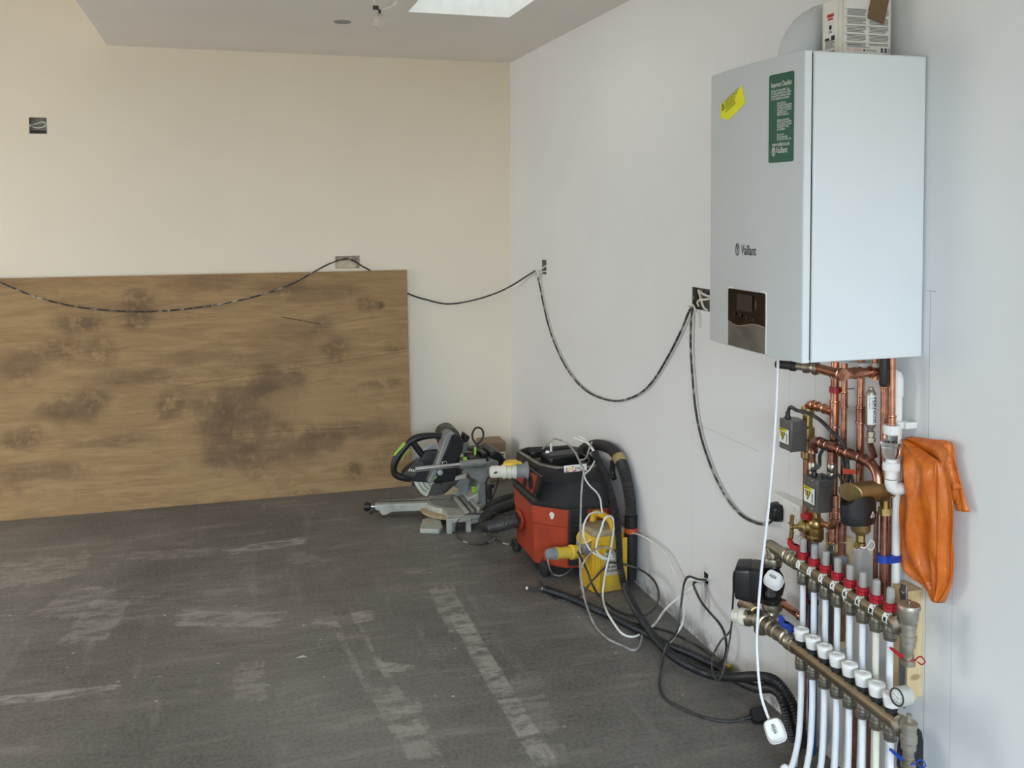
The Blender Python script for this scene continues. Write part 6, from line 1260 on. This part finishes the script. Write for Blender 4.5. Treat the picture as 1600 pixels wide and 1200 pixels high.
# its round outlet, plug and second outlet at the right
mb = MB(); oc = P(892, 843, y=-1.80); oc = F0.lerp(N0, .45) + V3((0, 0, .178)); ol = V3((-dxt.x, -dxt.y, 0))
mb.lathe([(.036, -.004), (.038, .010), (.034, .014), (.034, .026)], oc, ol + V3((0, -.15, .15)), 20); obj('outlet', mb, 'grey_plug', tr)
mb = MB(); mb.lathe([(.036, .024), (.041, .028), (.036, .034)], oc + V3((.01, 0, .022)), V3((-.5, -.3, .8)), 20); obj('outlet_flap', mb, 'yellow_plug', tr, label='round yellow outlet flap')
mb = MB(); sx = F1.lerp(N1, .4) + V3((0, 0, .16)); mb.lathe([(.030, -.004), (.030, .012), (.026, .016)], sx, dxt, 20); mb.box(sx + dxt * .024 + V3((0, -.01, -.02)), (.016, .05, .13)); obj('side_outlet', mb, 'yellow', tr, bevel=.004)
yp0 = P(899, 862, y=-1.80); yp1 = P(855, 866, y=-1.84); yplug = thing('yellow_site_plug', 'yellow site plug with grey end in the yellow transformer', 'plug', (yp0 + yp1) / 2)
ax = yp1 - yp0; L = ax.length
mb = MB(); mb.lathe([(.027, -.01), (.027, .012), (.0295, .014), (.0295, .024), (.024, .028), (.0235, L * .62), (.0245, L * .64), (.0245, L * .72), (.02, L * .74)], yp0, ax, 22); obj('plug_body', mb, 'yellow_plug', yplug)
mb = MB(); mb.lathe([(.0235, L * .72), (.0235, L * .92), (.018, L), (.008, L * 1.02)], yp0, ax, 18); obj('plug_end', mb, 'grey_plug', yplug)
# ================================================================== orange rubble bag hung on the wall
bag = thing('orange_plastic_bag', 'crumpled orange plastic bag hanging on the wall right of the pipes', 'bag', P(1455, 940, x=-.02))
t = NT('orange_plastic'); c = t.coords(); nz = t.noise(c, 14, 5, .6, 1.0).outputs[0]
t.l(t.mix(t.ramp(nz, .3, .7), rgb(214, 106, 28), rgb(232, 128, 40)), t.b.inputs['Base Color']); t.b.inputs['Roughness'].default_value = .28
t.b.inputs['Transmission Weight'].default_value = 0.12
t.bump(t.noise(t.coords((3, 6, 1.2)), 9, 4, .6, 1.5).outputs[0], .35, .02); m['bag'] = t.m
def sheet(name, left, right, depth, fold, n=36, k=22, par=bag, seed=0, taper=1.0):
    """hanging film between two edge lines; depth(s, t) gives its stand-off from the wall"""
    rnd = random.Random(seed); L = spline(left, 8); R = spline(right, 8)
    def pick(c, s): f = s * (len(c) - 1); i = min(int(f), len(c) - 2); return c[i].lerp(c[i + 1], f - i)
    mb = MB(); vs = []
    for j in range(n + 1):
        s = j / n; a, b = pick(L, s), pick(R, s)
        for i in range(k + 1):
            u = i / k; p = a.lerp(b, u)
            vs.append(V3((-depth(s, u) - fold(s, u), p.y, p.z)))
    mb.add(vs, [(j * (k + 1) + i, j * (k + 1) + i + 1, (j + 1) * (k + 1) + i + 1, (j + 1) * (k + 1) + i) for j in range(n) for i in range(k)])
    return obj(name, mb, 'bag', par, sharp=60, solid=.0009)
W_ = lambda *q: [P(u, v, x=-.03) for u, v in q]
def tri(x): return abs((x % 1.0) * 2 - 1)
def f_front(s, u):
    pl = .5 + s * .8
    return .016 * pl * (tri(u * 2.3 + .15 + .10 * s) ** 1.5) + .007 * math.sin(u * 17 + s * 5) * s + .004 * math.sin(s * 21 + u * 9)
sheet('front_panel', W_((1411, 686), (1408, 730), (1406, 790), (1405, 850), (1412, 890), (1440, 920), (1455, 941)),
      W_((1412, 687), (1440, 706), (1466, 722), (1476, 745), (1481, 800), (1487, 870), (1488, 908), (1470, 942)), lambda s, u: .022 + .020 * math.sin(math.pi * u) * math.sin(math.pi * min(1, s * 1.2 + .1)), f_front, 44, 30, seed=2)
sheet('back_fold', W_((1409, 686), (1422, 702), (1442, 718), (1468, 740), (1478, 780), (1484, 798)),
      W_((1414, 683), (1445, 687), (1480, 692), (1484, 722), (1496, 762), (1508, 801)), lambda s, u: .010 + .008 * math.sin(math.pi * u), lambda s, u: .007 * tri(u * 1.6 + s * .6) + .003 * math.sin(s * 11 + 4 * u), 30, 16, seed=3)
sheet('side_fold', W_((1466, 722), (1462, 760), (1460, 800), (1458, 850), (1462, 900), (1466, 938)),
      W_((1470, 722), (1484, 760), (1491, 800), (1490, 850), (1489, 905), (1471, 941)), lambda s, u: .022 + .014 * (1 - u), lambda s, u: .012 * tri(u * 1.7 + .3) * (.4 + s), 34, 16, seed=4)
mb = MB(); rp = spline(W_((1478, 692), (1483, 705), (1482, 722), (1488, 745), (1496, 764)), 6); mb.sweep(rp, [.006 + .003 * math.sin(i * .6) for i in range(len(rp))], 8); obj('rolled_edge', mb, 'bag', bag)

# ================================================================== electrical boxes let into the walls
def knock_box(name, label, wall, a0, a1, z0, z1, depth=.035, cat='electrical box', back='box_metal', grp=None):
    mk = (lambda a, d, z: V3((a, d, z))) if wall == 'back' else (lambda a, d, z: V3((d, a, z)))
    o = thing(name, label, cat, mk((a0 + a1) / 2, .02, z0), grp); e = .0012
    a0 += e; a1 -= e; z0 += e; z1 -= e; t_ = .0012
    mb = MB()
    def bx(p, q):
        p, q = mk(*p), mk(*q); mb.box2(p, q)
    bx((a0, depth - t_, z0), (a1, depth, z1)); bx((a0, .001, z0), (a0 + t_, depth, z1)); bx((a1 - t_, .001, z0), (a1, depth, z1)); bx((a0, .001, z0), (a1, depth, z0 + t_)); bx((a0, .001, z1 - t_), (a1, depth, z1))
    obj('metal_box', mb, back, o, flat=True)
    for s in (0, 1):
        aa = (a0 + .004 if s == 0 else a1 - .004); mb = MB(); bx((aa - .004, .003, (z0 + z1) / 2 - .006), (aa + .004, .006, (z0 + z1) / 2 + .006)); obj('fixing_lug', mb, 'steel', o, flat=True)
    return o, mk
b1, mk = knock_box('wall_box', 'empty single wall box high on the cream wall at the left edge', 'back', *H_sgl[:2], *H_sgl[2:], grp='wall boxes waiting for sockets')
a0, a1, z0, z1 = H_sgl
def ci(o, mk, pts, r, mat, name='wire'):
    mb = MB(); mb.tube([mk(*p) for p in pts], r, 8, 6); return obj(name, mb, mat, o)
ci(b1, mk, [(a0 + .006, .028, z0 + .046), (a0 + .02, .012, z0 + .034), (a0 + .045, .008, z0 + .031), (a1 - .014, .010, z0 + .038), (a1 - .008, .014, z0 + .052), (a1 - .022, .014, z0 + .062), (a0 + .035, .012, z0 + .052), (a0 + .006, .024, z0 + .046)], .0032, 'cable_white')
mb = MB(); mb.box2(mk(a0 + .002, .031, z0 + .006), mk(a1 - .002, .0335, z0 + .02)); obj('knockout', mb, 'dark_grey', b1, flat=True)
b2, mk = knock_box('wall_box', 'double wall box filled with plaster above the plywood edge', 'back', *H_dbl[:2], *H_dbl[2:], back='plaster', grp='wall boxes waiting for sockets')
a0, a1, z0, z1 = H_dbl
mb = MB(); mb.add([mk(a0 + .002, .012, z0 + .002), mk(a0 + .10, .008, z0 + .002), mk(a1 - .012, .012, z0 + .012), mk(a1 - .03, .012, z0 + .034), mk(a0 + .07, .010, z1 - .026), mk(a0 + .002, .014, z1 - .03), mk(a0 + .002, .033, z1 - .02), mk(a1 - .02, .033, z0 + .04)], [(0, 1, 2, 3, 4, 5), (5, 4, 6), (4, 3, 7, 6)]); obj('plaster_fill', mb, 'plaster', b2)
ci(b2, mk, [(a1 - .02, .030, z1 - .012), (a1 - .04, .012, z1 - .008), (a1 - .05, -.008, z1 - .012)], .0032, 'cable_white'); ci(b2, mk, [(a1 - .012, .03, z1 - .02), (a1 - .022, .010, z1 - .018), (a1 - .03, -.012, z1 - .014)], .0032, 'cable_grey')
b3, mk = knock_box('wall_box', 'single wall box with tangled white tails near the room corner', 'right', *H_r1[:2], *H_r1[2:], grp='wall boxes waiting for sockets')
a0, a1, z0, z1 = H_r1
ci(b3, mk, [(a0 + .01, .03, z0 + .05), (a0 + .02, .006, z0 + .045), (a1 - .03, -.008, z0 + .03), (a1 + .0, -.02, z0 + .016), (a1 + .012, -.026, z0 + .006)], .0036, 'cable_white'); ci(b3, mk, [(a0 + .006, .02, z0 + .02), (a0 + .03, -.004, z0 + .014), (a1 - .01, -.016, z0 + .008), (a1 + .008, -.024, z0 + .0), (a1 + .004, -.024, z0 - .022), (a1 + .02, -.024, z0 - .03), (a1 + .034, -.026, z0 - .014), (a1 + .026, -.026, z0 + .002)], .0032, 'cable_white')
mb = MB(); mb.box2(mk(a1 - .02, .030, z0 + .012), mk(a1 - .006, .0335, z1 - .012)); mb.box2(mk(a0 + .012, .030, z1 - .02), mk(a1 - .03, .0335, z1 - .008)); obj('knockout', mb, 'ink', b3, flat=True)
b4, mk = knock_box('wall_box', 'double wall box with coiled cables half hidden behind the boiler', 'right', *H_r2[:2], *H_r2[2:], grp='wall boxes waiting for sockets', back='zinc')
a0, a1, z0, z1 = H_r2
mb = MB(); mb.box2(mk(a1 - .03, .028, z0 + .002), mk(a1 - .002, .0335, z1 - .004)); obj('wood_packer', mb, 'box_card', b4, flat=True)
ci(b4, mk, [(a0 + .01, .02, z1 - .03), (a0 + .05, .004, z1 - .022), (a0 + .085, .002, z1 - .010), (a0 + .088, .006, z1 - .022), (a0 + .07, .004, z0 + .034), (a0 + .05, .004, z0 + .010), (a0 + .02, .004, z0 + .002)], .0040, 'cable_white'); ci(b4, mk, [(a0 + .01, .012, z0 + .045), (a0 + .05, .006, z0 + .038), (a0 + .08, .004, z0 + .034), (a0 + .098, .004, z0 + .024), (a0 + .088, .004, z0 + .010)], .0040, 'cable_white')
ci(b4, mk, [(a0 + .02, .03, z0 + .02), (a0 + .06, .024, z0 + .05), (a0 + .09, .026, z1 - .02)], .004, 'cable_grey')
b5, mk = knock_box('cable_hole', 'rough cable hole low in the white wall with white cables coming out', 'right', *H_hole[:2], *H_hole[2:], depth=.04, cat='hole', back='dark_grey')

# ================================================================== cables looped along the walls
def cable(name, label, pts, r, mat, cat='cable', grp=None, seg=8, sub=7, parts=()):
    o = thing(name, label, cat, pts[len(pts) // 2], grp); mb = MB(); mb.tube(pts, r, seg, sub); obj('sheath', mb, mat, o)
    for nm, p2, r2, m2 in parts: mb = MB(); mb.tube(p2, r2, seg, sub); obj(nm, mb, m2, o)
    return o
Y = lambda u, v, y: P(u, v, y=y)
X = lambda u, v, x=-.012: P(u, v, x=x)
Z = lambda u, v, z=.004: P(u, v, z=z)
cable('wall_cable', 'dark cable drooping across the plywood sheet up to the plastered box', [Y(-150, 372, -.012), Y(-110, 388, -.03), Y(-50, 418, -.05), Y(0, 441, -.055), Y(60, 465, -.055), Y(130, 481, -.055), Y(225, 487, -.055), Y(320, 479, -.055), Y(400, 463, -.055), Y(455, 444, -.05), Y(490, 425, -.045), Y(515, 412, -.03), Y(536, 405, -.016), Y(546, 404, -.006)], .0042, 'cable_dirty', grp='cables looped between the wall boxes')
cable('wall_cable', 'dark cable dipping behind the plywood and across the corner to the corner box', [Y(548, 405, -.006), Y(556, 409, -.012), Y(566, 416, -.018), Y(577, 422, -.012), Y(600, 440, -.010), Y(638, 459, -.012), Y(665, 468, -.014), Y(700, 475, -.02), Y(740, 469, -.04), Y(775, 458, -.10), P(800, 446, y=-.22), P(822, 432, y=-.38), X(838, 422, -.024)], .0044, 'cable', grp='cables looped between the wall boxes')
cable('wall_cable', 'dark cable in a deep loop from the corner box to the box beside the boiler', [X(838, 426, -.024), X(842, 440, -.012), X(850, 480), X(862, 525), X(885, 575), X(915, 610), X(955, 626), X(990, 620), X(1018, 598), X(1045, 555), X(1065, 515), X(1078, 484, -.014), X(1086, 478, -.008)], .0044, 'cable_dirty', grp='cables looped between the wall boxes', parts=(('white_core', [X(836, 420, -.024), X(839, 424, -.024), X(842, 432, -.018)], .0050, 'cable_white'), ('white_core', [X(1076, 478, -.014), X(1083, 477, -.014), X(1088, 488, -.012), X(1092, 500, -.010), X(1092, 512, -.008)], .0034, 'cable_white')))
cable('wall_cable', 'dark cable dropping from the half hidden box to the plug in the socket', [X(1082, 478, -.010), X(1080, 500), X(1079, 540), X(1082, 590), X(1087, 640), X(1096, 685), X(1112, 732), X(1132, 773), X(1155, 802), X(1178, 816), X(1197, 819, -.03), X(1208, 812, -.05)], .0044, 'cable_dirty', grp='cables looped between the wall boxes')
bp = V3((-.040, sy1 - .042, zs - .002)); bk = thing('black_plug', 'black plug in the left half of the double socket', 'plug', bp)
plug13(bk, bp + V3((-.016, 0, 0)), (0, 0, -1), (-1, 0, 0), 'black', False, 1.0)

# ================================================================== cables, conduits and flexes on the floor by the wall
hole = P(1104, 906, x=-.005)
CF = 'flexes trailing over the floor by the wall'
o = cable('power_flex', 'dark flex running from the cable hole over the floor to a black plug', [V3((.02, hole.y + .005, hole.z)), hole, X(1090, 905, -.05), X(1076, 901, -.10), X(1069, 912, -.13), X(1064, 945, -.15), X(1058, 985, -.17), Z(1041, 1010, .06), Z(1033, 1045, .006), Z(1031, 1072), Z(1040, 1092), Z(1060, 1104), Z(1085, 1116), Z(1115, 1125), Z(1145, 1127), Z(1163, 1123, .008)], .0040, 'cable', grp=CF)
a, b = Z(1163, 1123, .010), Z(1174, 1120, .016); mb = MB(); mb.sweep([a, b, Z(1178, 1118, .018)], [.0048, .0062, .0068], 10); obj('strain_relief', mb, 'black', o)
plug13(o, Z(1187, 1117, .022), a - Z(1187, 1117, .022), (-.35, -.7, .75), 'black', False, 1.05)
cable('power_flex', 'pale flex leaving the cable hole, folded back at the conduits', [V3((.02, hole.y, hole.z)), hole, X(1092, 908, -.03), X(1080, 905, -.05), X(1072, 915, -.06), X(1070, 945, -.07), X(1066, 975, -.075), Z(1055, 992, .04), Z(1047, 1003, .035)], .0040, 'cable_white', grp=CF)
cable('power_flex', 'thick white flex from the cable hole to the floor and up over the transformer', [V3((.02, hole.y, hole.z)), hole, X(1094, 910, -.02), X(1078, 921, -.06), X(1060, 934, -.09), X(1040, 952, -.12), Z(1023, 975, .03), Z(1008, 986, .012), Z(990, 995, .006), Z(972, 990, .008), Z(958, 972, .035), Z(948, 955, .045), P(943, 940, y=-1.97), P(942, 925, y=-1.93), P(946, 895, y=-1.91), P(953, 865, y=-1.90), P(958, 835, y=-1.89), P(960, 818, y=-1.88), P(956, 808, y=-1.875), P(950, 807, y=-1.88), P(944, 812, y=-1.885), P(939, 828, y=-1.89), P(933, 845, y=-1.895), P(932, 860, y=-1.9), P(938, 868, y=-1.90), P(950, 873, y=-1.895), P(960, 872, y=-1.89)], .0042, 'cable_white', grp=CF)
cable('power_flex', 'dark flex with a pale mark hanging from the cable hole to the conduits', [hole + V3((0, .004, -.004)), X(1096, 908, -.02), X(1084, 911, -.04), X(1088, 925, -.05), X(1097, 942, -.05), X(1110, 958, -.05), X(1124, 974, -.05), X(1132, 990, -.05), X(1135, 1010, -.04), X(1132, 1028, -.04), X(1124, 1036, -.04)], .0046, 'cable', grp=CF)
cable('power_flex', 'grey speckled flex falling from the vacuum tray past the label to the floor', [P(848, 701, y=-1.50), P(862, 688, y=-1.55), P(868, 686, y=-1.57), P(885, 692, y=-1.62), P(898, 706, y=-1.68), P(906, 722, y=-1.73), P(912, 735, y=-1.76), P(910, 752, y=-1.80), P(908, 780, y=-1.83), P(907, 820, y=-1.86), P(906, 860, y=-1.88), P(907, 900, y=-1.92), P(911, 925, y=-1.95), Z(918, 950, .02), Z(930, 978), Z(950, 998), Z(975, 1010), Z(990, 1016), Z(1000, 1008, .006), Z(1004, 988, .012)], .0044, 'cable_grey', grp=CF)
cable('power_flex', 'white flex from the label kinked down to loop over the transformer front', [P(930, 719, y=-1.70), P(922, 733, y=-1.73), P(913, 743, y=-1.76), P(920, 757, y=-1.77), P(932, 769, y=-1.78), P(938, 780, y=-1.79), P(940, 795, y=-1.80), P(941, 802, y=-1.81), P(932, 800, y=-1.83), P(921, 804, y=-1.85), P(913, 818, y=-1.87), P(912, 838, y=-1.885), P(921, 858, y=-1.895), P(932, 867, y=-1.90), P(945, 874, y=-1.90), P(957, 868, y=-1.90)], .0036, 'cable_white', grp=CF)
cable('power_flex', 'pale thin flex arching over the transformer label to the floor in front', [P(960, 864, y=-1.9), P(954, 857, y=-1.905), P(942, 855, y=-1.91), P(928, 860, y=-1.915), P(916, 872, y=-1.92), P(908, 890, y=-1.93), P(909, 908, y=-1.94), Z(914, 935, .03), Z(918, 952, .008)], .0032, 'cable_grey', grp=CF)
cable('power_flex', 'white flex rising from the floor beside the transformer to the cable hole', [P(976, 838, x=-.04), P(984, 833, x=-.04), P(1000, 836, x=-.035), P(1020, 848, x=-.03), P(1040, 866, x=-.03), P(1052, 890, x=-.03), P(1062, 905, x=-.03), P(1078, 910, x=-.025), hole + V3((0, .003, .003))], .0036, 'cable_white', grp=CF)
cable('power_flex', 'black flex curling round from the transformer to behind the conduits', [P(955, 879, y=-1.89), P(975, 882, y=-1.95), P(1000, 890, x=-.06), P(1020, 905, x=-.06), P(1029, 925, x=-.06), P(1026, 945, x=-.07), Z(1015, 958, .02), Z(998, 962, .01), Z(972, 958), Z(950, 945), Z(935, 930), P(925, 912, y=-1.91), P(918, 893, y=-1.90), P(912, 880, y=-1.895), P(903, 862, y=-1.9)], .0044, 'cable', grp=CF)
cable('power_flex', 'black flex crossing the transformer front diagonally to the cut conduit end', [P(954, 878, y=-1.90), P(940, 892, y=-1.905), P(925, 908, y=-1.92), P(915, 921, y=-1.935), Z(905, 930, .012), Z(890, 937), Z(870, 937), Z(858, 928), Z(848, 915, .012), P(843, 900, y=-1.72), P(843, 885, y=-1.72), P(849, 872, y=-1.78)], .0038, 'cable', grp=CF)
cable('power_flex', 'grey flex hanging in a curve under the yellow site plug', [P(856, 873, y=-1.82), P(858, 885, y=-1.80), Z(864, 897, .01), Z(876, 899), Z(888, 893), Z(897, 883, .01), P(900, 870, y=-1.78)], .0038, 'cable_grey', grp=CF)
cable('power_flex', 'thin black flex trailing along the wall behind the conduits', [Z(975, 970), Z(1000, 976), Z(1040, 985), Z(1070, 998), Z(1095, 1012), Z(1112, 1024, .01)], .0040, 'cable', grp=CF)
# saw lead, looped at the plug and on the floor
cable('saw_lead', 'black saw lead hanging from the white plug and coiling on the floor', [P(776, 738, x=-.545), P(768, 742, x=-.52), P(760, 752, x=-.50), P(760, 775, x=-.48), P(761, 790, x=-.46), P(770, 775, x=-.46), P(776, 760, x=-.48), P(779, 744, x=-.49)], .0042, 'cable', grp=None)
cable('saw_lead', 'black saw lead lying in a loop beside the near saw foot', [Z(800, 806, .03), Z(775, 803, .09), Z(745, 803, .10), Z(725, 805, .09), Z(713, 818, .05), Z(712, 833, .01), Z(723, 845), Z(745, 851), Z(765, 847), Z(775, 838), Z(773, 828), Z(760, 815, .04)], .0034, 'cable_dirty')
cable('saw_lead', 'dusty black lead on the floor between the saw and the castor', [Z(756, 834), Z(768, 838), Z(785, 848), Z(800, 851), Z(815, 850)], .0036, 'cable_dirty')
mb = MB(); c0 = P(765, 768, x=-.47); mb.box(c0, (.02, .02, .07)); mb.box(c0 + V3((.012, 0, .025)), (.02, .018, .02)); o = obj('cable_hanger', mb, 'black', loc=c0, bevel=.004); tag(o, 'black cord clip hanging on the saw lead below the white plug', 'clip')
# corrugated conduits
CO = 'black corrugated conduits'
c1 = [P(929, 706, y=-1.72), P(936, 722, y=-1.75), P(945, 742, y=-1.79), P(956, 775, y=-1.84), P(964, 810, y=-1.88), P(967, 850, y=-1.92), P(969, 885, y=-1.95), P(977, 918, y=-1.98), Z(995, 955, .06), Z(1018, 990, .035), Z(1045, 1020, .03), Z(1075, 1040, .028), Z(1110, 1054, .028), P(1150, 1058, x=-.098), P(1180, 1057, x=-.105), P(1208, 1062, x=-.108), P(1228, 1082, x=-.10), P(1242, 1108, x=-.09), P(1251, 1138, x=-.08), P(1254, 1162, x=-.06)]
o = thing('corrugated_conduit', 'long black conduit rising from the wall foot past the transformer to white cores', 'conduit', c1[10], CO)
mb = MB(); mb.corrug(c1, .0150, .0085, .20, 14); obj('corrugated_tube', mb, 'conduit', o)
for k, (u0_, v0_) in enumerate(((897, 684), (903, 682))):
    mb = MB(); mb.tube([P(u0_, v0_, y=-1.60), P(u0_ + 10, v0_ + 4, y=-1.63), P(918 + k, 692 + k, y=-1.67), P(926, 702, y=-1.71), P(931, 712, y=-1.735)], .0052, 8, 6); obj('white_core', mb, 'cable_white', o)
mb = MB(); mb.tube([P(925, 690, y=-1.70), P(921, 700, y=-1.70), P(915, 716, y=-1.69), P(905, 719, y=-1.67)], .0035, 8, 6); obj('grey_core', mb, 'cable_grey', o)
c2 = [Z(851, 921, .012), Z(870, 927, .014), Z(895, 936, .016), Z(925, 950, .018), Z(955, 963, .018), Z(985, 978, .018), Z(1015, 993, .018), Z(1045, 1008, .018), Z(1075, 1020, .018), Z(1105, 1034, .018), Z(1128, 1046, .02), None, None]
c2 = c2[:-2] + [P(1155, 1064, x=-.075), P(1182, 1075, x=-.09), P(1202, 1075, x=-.10), P(1216, 1082, x=-.108), P(1224, 1098, x=-.112), P(1232, 1125, x=-.10), P(1239, 1152, x=-.085), Z(1243, 1170, .006)]
o = thing('corrugated_conduit', 'black conduit lying from a cut wired end to a taped end by the white pipes', 'conduit', c2[6], CO)
mb = MB(); mb.corrug(c2, .0145, .0085, .20, 14); obj('corrugated_tube', mb, 'conduit', o)
mb = MB(); mb.tube([Z(824, 919, .016), Z(832, 921, .012), Z(842, 920, .012), Z(853, 922, .012)], .0050, 8, 5); cw = obj('wire_tail', mb, 'cable', o)
mb = MB(); mb.cyl(Z(848, 920, .012), Z(853, 922, .012), .0095, 12); obj('silver_band', mb, 'steel', o); mb = MB(); mb.cyl(Z(822, 918.5, .017), Z(825, 919.3, .016), .006, 8); obj('copper_end', mb, 'cable_white', o)
e = c2[-1]; d = (c2[-2] - e).normalized(); mb = MB(); mb.lathe([(.013, -.004), (.016, 0), (.0162, .012), (.0155, .034)], e, d, 14); obj('tape_wrap', mb, 'foil', o, label='silver tape wrapped round the end')
c3 = [P(1160, 1062, x=-.17), P(1180, 1072, x=-.15), P(1195, 1074, x=-.12), P(1208, 1068, x=-.10)]
# scrap of yellow sleeving at the wall foot
q = [X(1135, 1036, -.02), X(1142, 1040, -.03), X(1147, 1048, -.012), X(1138, 1049, -.03), X(1132, 1046, -.03)]
mb = MB(); mb.add([p for p in q] + [p + V3((-.006, 0, .002)) for p in q], [tuple(range(5)), tuple(range(9, 4, -1))] + [(i, 5 + i, 5 + (i + 1) % 5, (i + 1) % 5) for i in range(5)]); o = obj('yellow_scrap', mb, 'yellow_tape', loc=q[3]); tag(o, 'scrap of yellow plastic at the wall foot behind the conduits', 'scrap')
mb = MB(); q = Z(472, 1027, 0); mb.add([q + V3((-.02, 0, .001)), q + V3((.0, -.006, .003)), q + V3((.018, -.004, .001)), q + V3((.004, .006, .004))], [(0, 1, 2, 3)]); o = obj('paper_scrap', mb, 'ivory', loc=q, solid=.0006); tag(o, 'tiny white scrap lying in the middle of the concrete', 'scrap')
# ================================================================== ceiling fittings
cp = P(594, 22, z=2.24)
pe = thing('ceiling_flex', 'white flex hanging from the ceiling with its end wrapped in clear bag', 'cable', (-.95, -1.60, 2.25))
yy = -1.60
mb = MB(); top1, top2 = P(582, -40, y=yy), P(624, -40, y=yy); mb.tube([V3((top1.x, yy, CEIL - .002)), P(583, -12, y=yy), P(585, 4, y=yy), P(592, 13, y=yy), P(604, 13, y=yy), P(615, 8, y=yy), P(621, -4, y=yy), V3((top2.x, yy, CEIL - .002))], .0042, 10, 6); obj('flex', mb, 'cable_white', pe)
mb = MB(); mb.box(P(587, 12, y=yy), (.022, .012, .016)); mb.box(P(593, 18, y=yy), (.010, .010, .016)); obj('connector', mb, 'dark_grey', pe, bevel=.002)
rb = []
pa, pb = P(593, 21, y=yy), P(592.5, 48, y=yy)
for i in range(9):
    f = i / 8; c = pa.lerp(pb, f); w = (.004, .014, .020, .019, .021, .019, .020, .013, .003)[i]
    rb.append([c + V3((w * math.cos(t) * (1 + .25 * math.sin(5 * t + i)) + .004 * math.sin(i * 2), w * .6 * math.sin(t), .004 * math.sin(3 * t + i))) for t in [2 * math.pi * k / 10 for k in range(10)]])
mb = MB(); mb.loft(rb); t = NT('clear_bag'); t.b.inputs['Base Color'].default_value = rgb(226, 220, 210); t.b.inputs['Roughness'].default_value = .25; t.b.inputs['Transmission Weight'].default_value = .2; t.bump(t.noise(t.coords(), 120, 3).outputs[0], .6, .01); m['clear_bag'] = t.m
obj('wrapped_end', mb, 'clear_bag', pe, sharp=20)
dcp = P(535, 34, z=CEIL); mb = MB(); mb.lathe([(.040, 0), (.038, -.003), (.034, -.003), (.034, -.0015), (.002, -.0015)], (dcp.x, dcp.y, CEIL), (0, 0, 1), 28); o = obj('downlight_hole_cover', mb, 'grey_plug', loc=(dcp.x, dcp.y, CEIL)); tag(o, 'grey round cover set flush in the ceiling left of the hanging flex', 'downlight')
